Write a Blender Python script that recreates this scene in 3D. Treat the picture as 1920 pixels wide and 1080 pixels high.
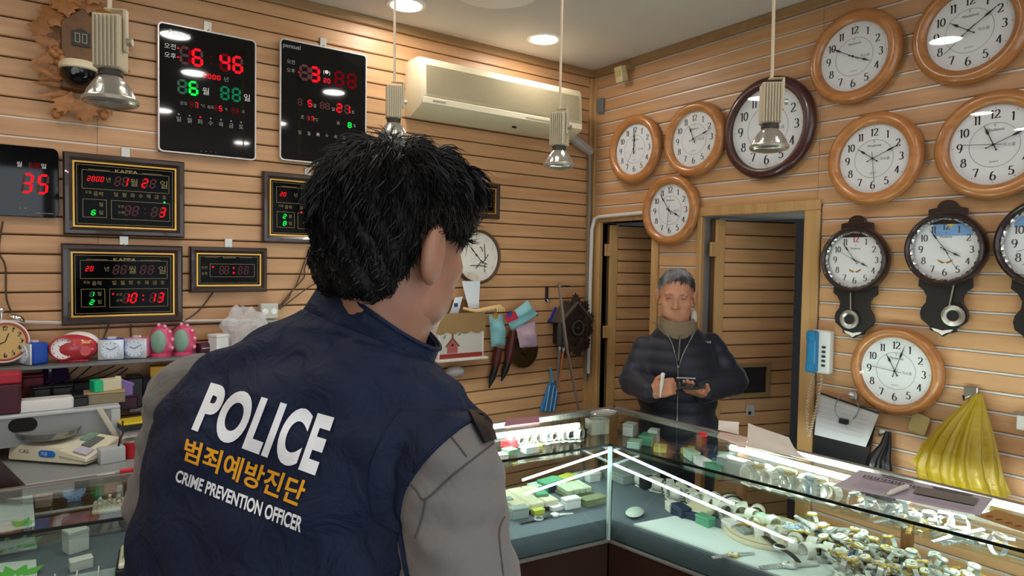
import bpy, bmesh, math, random
import numpy as np
from mathutils import Vector, Matrix, Euler
random.seed(7); np.random.seed(7)
for _o in list(bpy.data.objects): bpy.data.objects.remove(_o)
SC = bpy.context.scene; COL = SC.collection
PI = math.pi
# ---------------------------------------------------------------- camera
FOC = 1240.0                                   # focal length in pixels of a 1920 px wide frame
YAW, PITCH, ROLL = [math.radians(a) for a in (35.62, -2.24, 0.95)]
CAMP = Vector((-2.690, -2.960, 1.6)); CEIL = 2.7356
_f = Vector((math.sin(YAW)*math.cos(PITCH), math.cos(YAW)*math.cos(PITCH), math.sin(PITCH)))
_r = _f.cross(Vector((0, 0, 1))).normalized(); _u = _r.cross(_f)
RIGHT = _r*math.cos(ROLL)+_u*math.sin(ROLL); UP = -_r*math.sin(ROLL)+_u*math.cos(ROLL); FWD = _f
cam = bpy.data.cameras.new('camera'); camo = bpy.data.objects.new('camera', cam); COL.objects.link(camo)
cam.sensor_width = 36; cam.lens = FOC/1920*36; cam.clip_start = .05
_m = Matrix((RIGHT, UP, -FWD)).transposed().to_4x4(); _m.translation = CAMP; camo.matrix_world = _m
SC.camera = camo
cam.dof.use_dof = False
def ray(x, y): return RIGHT*((x-960)/FOC)+UP*(-(y-540)/FOC)+FWD
def hit(x, y, ax, val):
    v = ray(x, y); return CAMP+v*((val-CAMP[ax])/v[ax])
def at(x, y, d): return CAMP+ray(x, y)*d
def wl(x, y, o=.03): return hit(x, y, 1, -o)    # a point of the left wall, o metres in front of it
def wr(x, y, o=.03): return hit(x, y, 0, -o)    # a point of the right wall
# ---------------------------------------------------------------- view, world
vs = SC.view_settings; vs.view_transform = 'Standard'; vs.look = 'None'; vs.gamma = 1; vs.use_curve_mapping = False
vs.exposure = 0.55
W = bpy.data.worlds.new('daylight'); SC.world = W; W.use_nodes = True
_bg = W.node_tree.nodes['Background']; _bg.inputs[0].default_value = (.86, .93, 1, 1); _bg.inputs[1].default_value = 1.5
DOWNLIGHT_POWER = 60.0
# ---------------------------------------------------------------- helpers
def lin(h):
    if isinstance(h, str):
        h = h.lstrip('#'); h = [int(h[i:i+2], 16)/255 for i in (0, 2, 4)]
    return tuple(c/12.92 if c <= .04045 else ((c+.055)/1.055)**2.4 for c in h)+(1,)
MATS = {}
def nodes(m): return m.node_tree.nodes, m.node_tree.links
def mat(name, col='#808080', rough=.5, metal=0, spec=.5, bump=None, var=0, coat=0, emit=None, estr=0, sheen=0, sss=0, alpha=1, trans=0, ior=1.45):
    """plain principled material; bump=(scale,strength), var = brightness change by noise and by object"""
    if name in MATS: return MATS[name]
    m = bpy.data.materials.new(name); m.use_nodes = True; N, L = nodes(m); b = N['Principled BSDF']
    c = lin(col); b.inputs['Base Color'].default_value = c; b.inputs['Roughness'].default_value = rough
    b.inputs['Metallic'].default_value = metal; b.inputs['Specular IOR Level'].default_value = spec
    b.inputs['Coat Weight'].default_value = coat; b.inputs['Sheen Weight'].default_value = sheen
    b.inputs['Alpha'].default_value = alpha; b.inputs['Transmission Weight'].default_value = trans; b.inputs['IOR'].default_value = ior
    if sss:
        b.inputs['Subsurface Weight'].default_value = sss; b.inputs['Subsurface Radius'].default_value = (.01, .004, .002)
    if emit:
        b.inputs['Emission Color'].default_value = lin(emit); b.inputs['Emission Strength'].default_value = estr
    if bump or var:
        tc = N.new('ShaderNodeTexCoord'); nz = N.new('ShaderNodeTexNoise'); nz.inputs['Scale'].default_value = bump[0] if bump else 20
        nz.inputs['Detail'].default_value = 5; L.new(tc.outputs['Object'], nz.inputs['Vector'])
        if bump:
            bp = N.new('ShaderNodeBump'); bp.inputs['Strength'].default_value = bump[1]; bp.inputs['Distance'].default_value = .01
            L.new(nz.outputs[0], bp.inputs['Height']); L.new(bp.outputs[0], b.inputs['Normal'])
        if var:
            oi = N.new('ShaderNodeObjectInfo'); ad = N.new('ShaderNodeMath'); ad.operation = 'ADD'
            L.new(nz.outputs[0], ad.inputs[0]); L.new(oi.outputs['Random'], ad.inputs[1])
            mr = N.new('ShaderNodeMapRange'); mr.inputs[1].default_value = .3; mr.inputs[2].default_value = 1.7
            mr.inputs[3].default_value = 1-var; mr.inputs[4].default_value = 1+var; L.new(ad.outputs[0], mr.inputs[0])
            hs = N.new('ShaderNodeHueSaturation'); hs.inputs['Color'].default_value = c
            L.new(mr.outputs[0], hs.inputs['Value']); L.new(hs.outputs[0], b.inputs['Base Color'])
    MATS[name] = m; return m
def wood(name, c1, c2, rough=.45, scale=(3, 40, 40), var=.08, coat=0, bump=.15, axis='x'):
    """straight grained wood; grain runs along the local axis"""
    if name in MATS: return MATS[name]
    m = bpy.data.materials.new(name); m.use_nodes = True; N, L = nodes(m); b = N['Principled BSDF']
    tc = N.new('ShaderNodeTexCoord'); mp = N.new('ShaderNodeMapping'); oi = N.new('ShaderNodeObjectInfo')
    s = {'x': scale, 'y': (scale[1], scale[0], scale[2]), 'z': (scale[1], scale[2], scale[0])}[axis]
    mp.inputs['Scale'].default_value = s; L.new(tc.outputs['Object'], mp.inputs['Vector'])
    vm = N.new('ShaderNodeVectorMath'); vm.operation = 'SCALE'; vm.inputs[0].default_value = (37, 53, 71); L.new(oi.outputs['Random'], vm.inputs['Scale'])
    L.new(vm.outputs[0], mp.inputs['Location'])
    nz = N.new('ShaderNodeTexNoise'); nz.inputs['Scale'].default_value = 1; nz.inputs['Detail'].default_value = 6; nz.inputs['Distortion'].default_value = .6
    L.new(mp.outputs[0], nz.inputs['Vector'])
    cr = N.new('ShaderNodeValToRGB'); cr.color_ramp.elements[0].position = .3; cr.color_ramp.elements[1].position = .7
    cr.color_ramp.elements[0].color = lin(c1); cr.color_ramp.elements[1].color = lin(c2); L.new(nz.outputs[0], cr.inputs[0])
    hs = N.new('ShaderNodeHueSaturation'); mr = N.new('ShaderNodeMapRange'); mr.inputs[3].default_value = 1-var; mr.inputs[4].default_value = 1+var
    L.new(oi.outputs['Random'], mr.inputs[0]); L.new(mr.outputs[0], hs.inputs['Value']); L.new(cr.outputs[0], hs.inputs['Color'])
    L.new(hs.outputs[0], b.inputs['Base Color']); b.inputs['Roughness'].default_value = rough; b.inputs['Coat Weight'].default_value = coat
    b.inputs['Coat Roughness'].default_value = .15
    bp = N.new('ShaderNodeBump'); bp.inputs['Strength'].default_value = bump; bp.inputs['Distance'].default_value = .002
    L.new(nz.outputs[0], bp.inputs['Height']); L.new(bp.outputs[0], b.inputs['Normal'])
    MATS[name] = m; return m
def emis(name, col, strength):
    if name in MATS: return MATS[name]
    m = bpy.data.materials.new(name); m.use_nodes = True; N, L = nodes(m); N.remove(N['Principled BSDF'])
    e = N.new('ShaderNodeEmission'); e.inputs[0].default_value = lin(col); e.inputs[1].default_value = strength
    L.new(e.outputs[0], N['Material Output'].inputs[0]); MATS[name] = m; return m
def glass(name, tint='#ffffff', rough=.0, refl=1.0, ior=1.5):
    """thin clear pane: see-through plus mirror reflection by Fresnel"""
    if name in MATS: return MATS[name]
    m = bpy.data.materials.new(name); m.use_nodes = True; N, L = nodes(m); N.remove(N['Principled BSDF'])
    t = N.new('ShaderNodeBsdfTransparent'); t.inputs[0].default_value = lin(tint)
    g = N.new('ShaderNodeBsdfGlossy'); g.inputs['Roughness'].default_value = rough
    fr = N.new('ShaderNodeFresnel'); fr.inputs[0].default_value = ior
    ge = N.new('ShaderNodeNewGeometry'); mr = N.new('ShaderNodeMapRange'); mr.inputs[3].default_value = ior; mr.inputs[4].default_value = 1/ior
    L.new(ge.outputs['Backfacing'], mr.inputs[0]); L.new(mr.outputs[0], fr.inputs[0])      # same reflection on both sides of a pane
    mu = N.new('ShaderNodeMath'); mu.operation = 'MULTIPLY'; mu.inputs[1].default_value = refl; L.new(fr.outputs[0], mu.inputs[0])
    mx = N.new('ShaderNodeMixShader'); L.new(mu.outputs[0], mx.inputs[0]); L.new(t.outputs[0], mx.inputs[1]); L.new(g.outputs[0], mx.inputs[2])
    L.new(mx.outputs[0], N['Material Output'].inputs[0]); MATS[name] = m; return m

class MB:
    """collects shapes of one mesh"""
    def __init__(s): s.v = []; s.f = []
    def add(s, vs_, fs): 
        k = len(s.v); s.v += [tuple(v) for v in vs_]; s.f += [tuple(i+k for i in f) for f in fs]; return s
    def box(s, c, d, rot=None):
        x, y, z = (a/2 for a in d)
        P = [Vector(p) for p in ((-x,-y,-z),(x,-y,-z),(x,y,-z),(-x,y,-z),(-x,-y,z),(x,-y,z),(x,y,z),(-x,y,z))]
        if rot is not None: P = [rot @ p for p in P]
        return s.add([p+Vector(c) for p in P], [(0,3,2,1),(4,5,6,7),(0,1,5,4),(1,2,6,5),(2,3,7,6),(3,0,4,7)])
    def span(s, a, b):
        return s.box([(p+q)/2 for p, q in zip(a, b)], [abs(q-p) for p, q in zip(a, b)])
    def hexa(s, lo, hi):
        """two quads (counter-clockwise from above), bottom and top"""
        return s.add(list(lo)+list(hi), [(3,2,1,0),(4,5,6,7),(0,1,5,4),(1,2,6,5),(2,3,7,6),(3,0,4,7)])
    def cyl(s, p0, p1, r0, r1=None, n=16, caps=True):
        p0, p1 = Vector(p0), Vector(p1); r1 = r0 if r1 is None else r1; d = (p1-p0).normalized()
        a = d.orthogonal().normalized(); b = d.cross(a); V = []
        for p, r in ((p0, r0), (p1, r1)):
            V += [p+a*math.cos(t)*r+b*math.sin(t)*r for t in (2*PI*i/n for i in range(n))]
        F = [(i, (i+1) % n, n+(i+1) % n, n+i) for i in range(n)]
        if caps: F += [tuple(range(n-1, -1, -1)), tuple(range(n, 2*n))]
        return s.add(V, F)
    def lathe(s, prof, n=32, o=(0,0,0), axis='z', closed=False, sx=1, sy=1):
        """prof = [(radius, height)]; axis y: height runs along -y (towards the viewer of a wall thing)"""
        V = []; m = len(prof)
        for r, h in prof:
            for i in range(n):
                t = 2*PI*i/n; a, b = r*math.cos(t)*sx, r*math.sin(t)*sy
                V.append((o[0]+a, o[1]+b, o[2]+h) if axis == 'z' else (o[0]+a, o[1]-h, o[2]+b))
        F = []
        for j in range(m-1 if not closed else m):
            for i in range(n):
                k, l = j*n, ((j+1) % m)*n; F.append((k+i, k+(i+1) % n, l+(i+1) % n, l+i))
        if not closed:
            if prof[0][0] > 1e-6: F.append(tuple(range(n-1, -1, -1)))
            if prof[-1][0] > 1e-6: F.append(tuple((m-1)*n+i for i in range(n)))
        return s.add(V, F)
    def prism(s, poly, y0, y1, axis='y'):
        """polygon in local x,z pushed from y0 to y1 (axis z: polygon in x,y, pushed along z)"""
        n = len(poly); mk = (lambda p, h: (p[0], h, p[1])) if axis == 'y' else (lambda p, h: (p[0], p[1], h))
        V = [mk(p, y0) for p in poly]+[mk(p, y1) for p in poly]
        return s.add(V, [tuple(range(n)), tuple(range(2*n-1, n-1, -1))]+[(i, n+i, n+(i+1) % n, (i+1) % n) for i in range(n)])
    def tube(s, pts, r, n=8, caps=True):
        pts = [Vector(p) for p in pts]; m = len(pts); R = r if isinstance(r, (list, tuple)) else [r]*m; V = []
        t0 = (pts[1]-pts[0]).normalized(); a = t0.orthogonal().normalized()
        for i, p in enumerate(pts):
            t = (pts[min(i+1, m-1)]-pts[max(i-1, 0)]).normalized(); a = (a-t*a.dot(t))
            a = a.normalized() if a.length > 1e-6 else t.orthogonal().normalized(); b = t.cross(a)
            V += [p+(a*math.cos(w)+b*math.sin(w))*R[i] for w in (2*PI*k/n for k in range(n))]
        F = [(i*n+k, i*n+(k+1) % n, (i+1)*n+(k+1) % n, (i+1)*n+k) for i in range(m-1) for k in range(n)]
        if caps: F += [tuple(range(n-1, -1, -1)), tuple((m-1)*n+k for k in range(n))]
        return s.add(V, F)
    def ell(s, c, r, n=20, m=12, rot=None, z0=-1.0, z1=1.0):
        V = []; c = Vector(c); a0, a1 = math.asin(z0), math.asin(z1)
        for j in range(m+1):
            a = a0+(a1-a0)*j/m
            for i in range(n):
                t = 2*PI*i/n; p = Vector((r[0]*math.cos(a)*math.cos(t), r[1]*math.cos(a)*math.sin(t), r[2]*math.sin(a)))
                V.append((rot @ p if rot is not None else p)+c)
        F = [(j*n+i, j*n+(i+1) % n, (j+1)*n+(i+1) % n, (j+1)*n+i) for j in range(m) for i in range(n)]
        F += [tuple(range(n-1, -1, -1)), tuple(m*n+i for i in range(n))]
        return s.add(V, F)
    def quad(s, a, b, c, d): return s.add([a, b, c, d], [(0, 1, 2, 3)])
    def sheet(s, fn, nu, nv, th=0):
        """surface fn(u,v) with u,v in 0..1, given thickness th along its normal"""
        G = [[Vector(fn(i/nu, j/nv)) for i in range(nu+1)] for j in range(nv+1)]
        def lay(Gx): return [p for row in Gx for p in row]
        F = [(j*(nu+1)+i, j*(nu+1)+i+1, (j+1)*(nu+1)+i+1, (j+1)*(nu+1)+i) for j in range(nv) for i in range(nu)]
        if not th: return s.add(lay(G), F)
        G2 = []
        for j in range(nv+1):
            row = []
            for i in range(nu+1):
                du = G[j][min(i+1, nu)]-G[j][max(i-1, 0)]; dv = G[min(j+1, nv)][i]-G[max(j-1, 0)][i]
                nn = du.cross(dv); row.append(G[j][i]-(nn.normalized() if nn.length > 1e-9 else Vector((0,0,1)))*th)
            G2.append(row)
        K = (nu+1)*(nv+1); F2 = [tuple(K+i for i in reversed(f)) for f in F]
        ring = [i for i in range(nu+1)]+[(j+1)*(nu+1)-1 for j in range(1, nv+1)]+[nv*(nu+1)+i for i in range(nu-1, -1, -1)]+[j*(nu+1) for j in range(nv-1, 0, -1)]
        n = len(ring); S = [(ring[i], K+ring[i], K+ring[(i+1) % n], ring[(i+1) % n]) for i in range(n)]
        return s.add(lay(G)+lay(G2), F+F2+S)
    def xf(s, M, k=0):
        s.v[k:] = [tuple(M @ Vector(p)) for p in s.v[k:]]; return s

def mesh(name, mb, m, bev=0, smooth=35, seg=1):
    me = bpy.data.meshes.new(name); me.from_pydata(mb.v, [], mb.f); me.validate(clean_customdata=False)
    bm = bmesh.new(); bm.from_mesh(me); bmesh.ops.recalc_face_normals(bm, faces=bm.faces)
    if bev:
        ed = [e for e in bm.edges if len(e.link_faces) == 2 and e.calc_face_angle(0) > .6]
        bmesh.ops.bevel(bm, geom=ed, offset=bev, segments=seg, affect='EDGES', profile=.6, clamp_overlap=True)
    bm.to_mesh(me); bm.free()
    if smooth: me.shade_smooth(); me.set_sharp_from_angle(angle=math.radians(smooth))
    if m is not None: me.materials.append(m if not isinstance(m, str) else MATS[m])
    return me
def link(name, me, parent=None, loc=None, rot=None):
    o = bpy.data.objects.new(name, me); COL.objects.link(o)
    if parent is not None: o.parent = parent
    if loc is not None: o.location = loc
    if rot is not None: o.rotation_euler = rot
    return o
def obj(name, mb, m, parent=None, bev=0, smooth=35, loc=None, rot=None, seg=1):
    return link(name, mesh(name, mb, m, bev, smooth, seg), parent, loc, rot)
def tag(o, label, cat, group=None, kind=None):
    if label: o['label'] = label
    if cat: o['category'] = cat
    if group: o['group'] = group
    if kind: o['kind'] = kind
    return o
def thing(name, label, cat, loc=(0,0,0), rotz=0, group=None, rot=None):
    o = bpy.data.objects.new(name, None); COL.objects.link(o); o.empty_display_size = .05
    o.location = loc; o.rotation_euler = rot if rot is not None else (0, 0, rotz)
    return tag(o, label, cat, group)
def struct(name, mb, m, label=None, bev=0, smooth=0):
    o = obj(name, mb, m, None, bev, smooth); o['kind'] = 'structure'
    if label: o['label'] = label
    return o
def dup(root, loc=None, rot=None, label=None, group=None):
    r = root.copy(); COL.objects.link(r)
    if loc is not None: r.location = loc
    if rot is not None: r.rotation_euler = rot
    if label: r['label'] = label
    if group: r['group'] = group
    for ch in list(root.children):
        c = ch.copy(); COL.objects.link(c); c.parent = r
        for g in ch.children:
            d = g.copy(); COL.objects.link(d); d.parent = c
    return r
RW = -PI/2      # turn of a thing that hangs on the right wall (its front looks along local -y)
# flat text as a mesh in local x,z (front looks along -y)
_tc = {}
def text_mb(txt, size=.01, **k):
    key = (txt, tuple(sorted((a, b) for a, b in k.items() if a != 'fw')))
    if key not in _tc: _tc[key] = _text_mb(txt, 1.0, **{a: b for a, b in k.items() if a != 'fw'})
    m = _tc[key]; o = MB(); fw = k.get('fw', 1.0); o.v = [(x*size*fw, 0, z*size) for x, y, z in m.v]; o.f = list(m.f); return o
def _text_mb(txt, size=.01, depth=0, shear=0, space=1.0, bold=0, align='CENTER', fw=1.0):
    cu = bpy.data.curves.new('t', 'FONT'); cu.body = txt; cu.size = 1; cu.align_x = align; cu.align_y = 'CENTER'; cu.shear = shear
    cu.space_character = space; cu.offset = bold; cu.resolution_u = 6 if len(txt) > 5 else 3
    o = bpy.data.objects.new('t', cu); COL.objects.link(o)
    dg = bpy.context.evaluated_depsgraph_get(); me = bpy.data.meshes.new_from_object(o.evaluated_get(dg))
    mb = MB(); mb.add([(v.co.x*size*fw, 0, v.co.y*size) for v in me.vertices], [tuple(p.vertices) for p in me.polygons])
    bpy.data.objects.remove(o); bpy.data.curves.remove(cu); bpy.data.meshes.remove(me)
    return mb
def put(mb, src, dx=0, dy=0, dz=0, s=1.0):
    return mb.add([(v[0]*s+dx, v[1]*s+dy, v[2]*s+dz) for v in src.v], src.f)
# ================================================================ the setting
PITCH_S = .0691
M_SLAT = wood('slat_wood', '#b3855a', '#c89b70', rough=.42, scale=(2.0, 26, 26), var=.05, bump=.08)
M_TRIM = wood('trim_wood', '#a98250', '#bd9663', rough=.4, scale=(2.0, 30, 30), var=.05)
M_TRIMZ = wood('trim_wood_upright', '#a98250', '#bd9663', rough=.4, scale=(2.0, 30, 30), var=.05, axis='z')
M_CROWN = wood('crown_wood', '#8a6a45', '#9c7b52', rough=.45, scale=(2.0, 30, 30), var=.03)
M_GROOVE = mat('groove_backing_board', '#5b4328', .8)  # dark brown backing board behind the slats
M_ALU = mat('groove_strip_aluminium', '#b9b2ad', .45, .35)
M_CEIL = mat('ceiling_paint', '#cbc2b9', .9, bump=(60, .05))
M_FLOOR = mat('floor_tile_dark', '#4a3b34', .35, bump=(30, .05))
XL, YF = -4.6, -5.2            # far left wall and shop front
struct('floor', MB().span((XL, YF, -.05), (2.2, .3, 0)), M_FLOOR, 'dark brown shop floor')
struct('ceiling', MB().span((XL, YF, CEIL), (2.2, .3, CEIL+.08)), M_CEIL, 'plain off-white painted ceiling')
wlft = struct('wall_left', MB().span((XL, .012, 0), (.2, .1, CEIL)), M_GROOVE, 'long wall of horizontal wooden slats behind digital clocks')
struct('wall_side', MB().span((XL-.1, YF, 0), (XL, .1, CEIL)), mat('side_wall_paint', '#cdbfa8', .8))
# shop front behind the camera: low sill, header and two posts, daylight between them
sf = MB().span((XL, YF-.1, 0), (2.2, YF, .25)).span((XL, YF-.1, 2.45), (2.2, YF, CEIL))
for x in (XL+.1, -2.6, -.9, .1): sf.span((x-.05, YF-.1, .25), (x+.05, YF, 2.45))
struct('wall_front', sf, mat('front_frame_grey', '#8b8d90', .4, .6), 'shop front frame behind the viewer')
# right wall with two door openings
D1 = (-.098, -.50); D2 = (-.83, -1.37); DT = 1.842       # openings (from, to) along y, top
wrg = MB()
for y0, y1, z0, z1 in ((.1, D1[0], 0, CEIL), (D1[1], D2[0], 0, CEIL), (D2[1], YF, 0, CEIL), (D1[0], D1[1], DT, CEIL), (D2[0], D2[1], DT, CEIL)):
    wrg.span((.012, y0, z0), (.12, y1, z1))
wrgt = struct('wall_right', wrg, M_ALU, 'wall of horizontal wooden slats carrying the round clocks')
_pc = {}
def plank(length, parent, loc, rotz, h=.0615):
    k = (round(length, 3), h)
    if k not in _pc:
        L_ = length/2-.0006; t = .012
        # face with chamfered long edges
        prof = [(-.000, -h/2), (-t+.003, -h/2), (-t, -h/2+.004), (-t, h/2-.002), (-t+.001, h/2), (0, h/2)]
        mb = MB(); V = [(-L_, y, z) for y, z in prof]+[(L_, y, z) for y, z in prof]; n = len(prof)
        mb.add(V, [tuple(range(n)), tuple(range(2*n-1, n-1, -1))]+[(i, n+i, n+(i+1) % n, (i+1) % n) for i in range(n)])
        _pc[k] = mesh('plank', mb, M_SLAT, 0, 0)
    return link('plank', _pc[k], parent, loc, (0, 0, rotz))
M_STRIP = mat('groove_strip_light', '#cfc9c4', .4, .2)
def strip(length, parent, loc, rotz, h=.0072):
    k = ('s', round(length, 3))
    if k not in _pc: _pc[k] = mesh('groove_strip', MB().box((0, -.004, 0), (length-.002, .008, h)), M_STRIP, 0, 0)
    return link('groove_strip', _pc[k], parent, loc, (0, 0, rotz))
# left wall: grooves at 2.641 - k * .0694
LP = .0694
seams = [XL, -3.72, -2.505, -1.29, -.012]
for k in range(-1, 37):
    zt = 2.641-LP*k; zc = zt-LP/2
    if k == -1: zc = 2.641+.028
    if zc < .03: break
    for a, b in zip(seams[:-1], seams[1:]):
        plank(b-a, wlft, ((a+b)/2, .012, zc), 0, .0635 if k != -1 else .05)
for k in (8, 9): strip(1.3, wlft, (-2.95, .012, 2.641-LP*k), 0, .006)
RP = .0688
rs = [-.04, -1.42, -2.64, -3.86, YF]
for k in range(-1, 37):
    zt = 2.620-RP*k; zc = zt-RP/2
    if zc < .03: break
    for a, b in zip(rs[:-1], rs[1:]):
        segs = [(a, b)]
        if zc < DT+.02 and a == -.04: segs = [(-.548, -.802)]
        if a == -1.42 and zc < DT+.04: segs = [(-1.442, b)]
        for p, q in segs:
            plank(p-q, wrgt, (.012, (p+q)/2, zc), RW, .0585)
            strip(p-q, wrgt, (.012, (p+q)/2, zt-.0005), RW)
# trims
struct('trim_1', MB().span((XL, -.022, 2.695), (0, .012, CEIL)), M_CROWN, 'brown crown strip along the top of the left wall', .003)
o = struct('trim_2', MB().span((XL, -.0145, -.019), (-XL*0, .012, .021)), M_CROWN, 'brown crown strip along the top of the right wall', .003)
bpy.data.objects.remove(o)
struct('trim_2', MB().span((-.022, YF, 2.692), (.012, -.022, CEIL)), M_CROWN, 'brown crown strip along the top of the right wall', .003)
struct('trim_3', MB().span((-.012, -.04, 0), (.012, .012, 2.692)).span((-.03, -.016, 0), (-.012, .012, 2.692)), M_TRIMZ, 'wooden corner post where the two slatted walls meet', .002)
# door frames
fr = MB().span((-.014, -.04, 0), (.13, D1[0], DT)).span((-.014, -.04, DT), (.13, D1[1]-.045, DT+.05)).span((-.014, D1[1], 0), (.13, D1[1]-.045, DT))
struct('trim_4', fr, M_TRIMZ, 'wooden frame around the narrow doorway next to the corner', .003)
fr = MB().span((-.014, D2[0]+.03, 0), (.13, D2[0], DT)).span((-.014, D2[0]+.03, DT), (.0, D2[1]-.07, DT+.045)).span((-.014, D2[1], 0), (.0, D2[1]-.07, DT))
struct('trim_5', fr, M_TRIMZ, 'wooden frame around the wider doorway behind the shopkeeper', .003)
struct('trim_6', MB().span((0.001, D2[1]-.002, 0), (.45, D2[1]-.05, DT)).span((.001, D2[0], DT+.001), (.45, D2[1]-.05, DT+.02)), mat('reveal_paint_grey', '#c3c8cc', .6), 'grey painted reveal inside the wider doorway')
# back room beyond the doors
bk = MB().span((.12, -3.2, 0), (2.2, -3.1, CEIL)).span((.12, .2, 0), (2.1, .3, CEIL))
for y0, y1, z0, z1 in ((-3.1, -1.0, 0, CEIL), (-.32, .2, 0, CEIL), (-1.0, -.32, 0, .8), (-1.0, -.32, 2.35, CEIL)): bk.span((2.1, y0, z0), (2.2, y1, z1))  # unseen window opening, added so daylight reaches the doorway reveal
struct('wall_back', bk, mat('back_room_paint', '#8f9194', .85), 'dim grey back room seen past the doors, with an unseen window added for daylight')
# door leaves, swung into the back room
def door(name, hinge_y, width, ang, label):
    d = bpy.data.objects.new(name, None); COL.objects.link(d); d.location = (.035, hinge_y, 0); d.rotation_euler = (0, 0, RW+ang)
    d['kind'] = 'structure'; d['label'] = label
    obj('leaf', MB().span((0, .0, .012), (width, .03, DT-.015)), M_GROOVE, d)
    k = 0; top = DT-.02
    while top-RP*k > .06:
        zc = top-RP*k-RP/2
        plank(round(width-.05, 3), d, (.05+(width-.05)/2, 0, zc), 0, .0635); k += 1
    obj('stile', MB().span((0, -.014, .012), (.05, 0, DT-.015)), M_TRIMZ, d, .002)
    for z in (1.68, 1.2, .3): obj('hinge', MB().span((-.028, -.016, z-.035), (.012, .002, z+.035)).cyl((-.028, -.016, z-.035), (-.028, -.016, z+.035), .006), mat('hinge_paint', '#b08a56', .5), d)
    return d
door1 = door('door_1', D1[0]-.03, .40, math.radians(70), 'slatted wooden door leaf standing ajar next to the corner')
door2 = door('door_2', D2[0]-.045, .47, math.radians(71), 'slatted wooden door leaf swung open behind the shopkeeper')
# downlights in the ceiling
M_LED = emis('downlight_diffuser', '#fffaf2', DOWNLIGHT_POWER)
def downlight(x, y, label, grp=None):
    t = thing('downlight', label, 'ceiling light', (x, y, CEIL), 0, grp)
    obj('ring', MB().lathe([(.088, 0), (.086, -.006), (.07, -.008), (.068, -.002)], 40), mat('downlight_ring', '#efeae2', .4), t)
    obj('diffuser', MB().lathe([(.068, -.0015), (.067, -.004), (.001, -.005)], 32), M_LED, t)
downlight(-1.352, -.251, 'bright round recessed downlight above the air conditioner, at the top edge of the photo')
downlight(-.596, -.279, 'bright round recessed downlight nearest the corner of the two slatted walls')
for x, y in ((-2.11, -.9), (-2.95, -1.0), (-3.8, -1.0), (-1.05, -1.5), (-1.05, -2.8), (-1.05, -4.0), (-1.9, -1.6), (-3.2, -1.6), (-1.9, -2.9), (-3.2, -2.9), (-1.9, -4.2), (-3.2, -4.2)):
    downlight(x, y, 'round recessed downlight further along the ceiling, out of view', 'downlights out of view')
# ================================================================ numerals drawn with a broad pen
def arc(cx, cy, rx, ry, a0, a1, n=14):
    return [(cx+rx*math.cos(math.radians(a0+(a1-a0)*i/n)), cy+ry*math.sin(math.radians(a0+(a1-a0)*i/n))) for i in range(n+1)]
GLY = {
 '0': [arc(0, .5, .23, .47, 90, 450, 28)],
 '1': [[(0, .97), (0, .03)], [(-.14, .82), (0, .96)], [(-.11, .02), (.11, .02)]],
 '2': [arc(0, .72, .22, .25, 165, 0, 14)+[(.19, .58), (-.24, .03)], [(-.24, .05), (.24, .05)], [(.24, .05), (.26, .16)]],
 '3': [arc(-.02, .73, .2, .24, 150, -90, 16), arc(-.02, .27, .24, .25, 90, -150, 18)],
 '4': [[(.1, .97), (.1, .02)], [(.1, .95), (-.26, .3), (.28, .3)]],
 '5': [[(.2, .95), (-.16, .95), (-.19, .52)], arc(-.02, .3, .24, .29, 120, -150, 18)],
 '6': [arc(.06, .3, .3, .68, 80, 180, 10)+arc(0, .29, .24, .29, 180, 540, 24)],
 '7': [[(-.24, .83), (-.24, .95), (.25, .95)], [(.25, .95), (-.04, .02)]],
 '8': [arc(0, .75, .18, .22, 0, 360, 22), arc(0, .27, .24, .27, 0, 360, 22)],
 '9': [[(-x, 1-y) for x, y in arc(.06, .3, .3, .68, 80, 180, 10)+arc(0, .29, .24, .29, 180, 540, 24)]],
}
def pen(mb, line, sx, sz, ox, oz, w, t, y):
    n = len(line); P = [(ox+p[0]*sx, oz+p[1]*sz) for p in line]; A = []; B = []
    for i in range(n):
        dx, dz = P[min(i+1, n-1)][0]-P[max(i-1, 0)][0], P[min(i+1, n-1)][1]-P[max(i-1, 0)][1]
        l = math.hypot(dx, dz) or 1; nx, nz = -dz/l, dx/l; h = math.hypot(w*nx, t*nz)/2
        A.append((P[i][0]+nx*h, y, P[i][1]+nz*h)); B.append((P[i][0]-nx*h, y, P[i][1]-nz*h))
    mb.add(A+B, [(i, i+1, n+i+1, n+i) for i in range(n-1)])
def number(mb, txt, cx, cz, h, y, w=.17, t=.06, wide=1.0):
    adv = {'1': .36, '0': .62}
    tot = sum(adv.get(c, .58) for c in txt)*h*wide; x = cx-tot/2
    for c in txt:
        a = adv.get(c, .58)*h*wide
        for ln in GLY[c]: pen(mb, ln, h*wide, h, x+a/2, cz-h/2, w*h, t*h, y)
        x += a
M_INK = mat('dial_ink', '#17151a', .6)
M_DIAL = mat('dial_white', '#eceaec', .55)
M_RING = mat('dial_ring_line', '#a9a9ad', .6)
M_CGLASS = glass('clock_glass', '#fbfcfc', .0, .55)
M_OAK = wood('clock_oak', '#9f6333', '#b67b45', rough=.3, scale=(6, 30, 30), var=.10, coat=.35, bump=.05)
M_MAHOG = wood('clock_mahogany', '#3a1c1a', '#4a2522', rough=.3, scale=(6, 30, 30), var=.03, coat=.35, bump=.05)
def ringband(mb, r0, r1, y, n=64):
    V = [(r*math.cos(2*PI*i/n), y, r*math.sin(2*PI*i/n)) for r in (r0, r1) for i in range(n)]
    mb.add(V, [(i, (i+1) % n, n+(i+1) % n, n+i) for i in range(n)])
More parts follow.
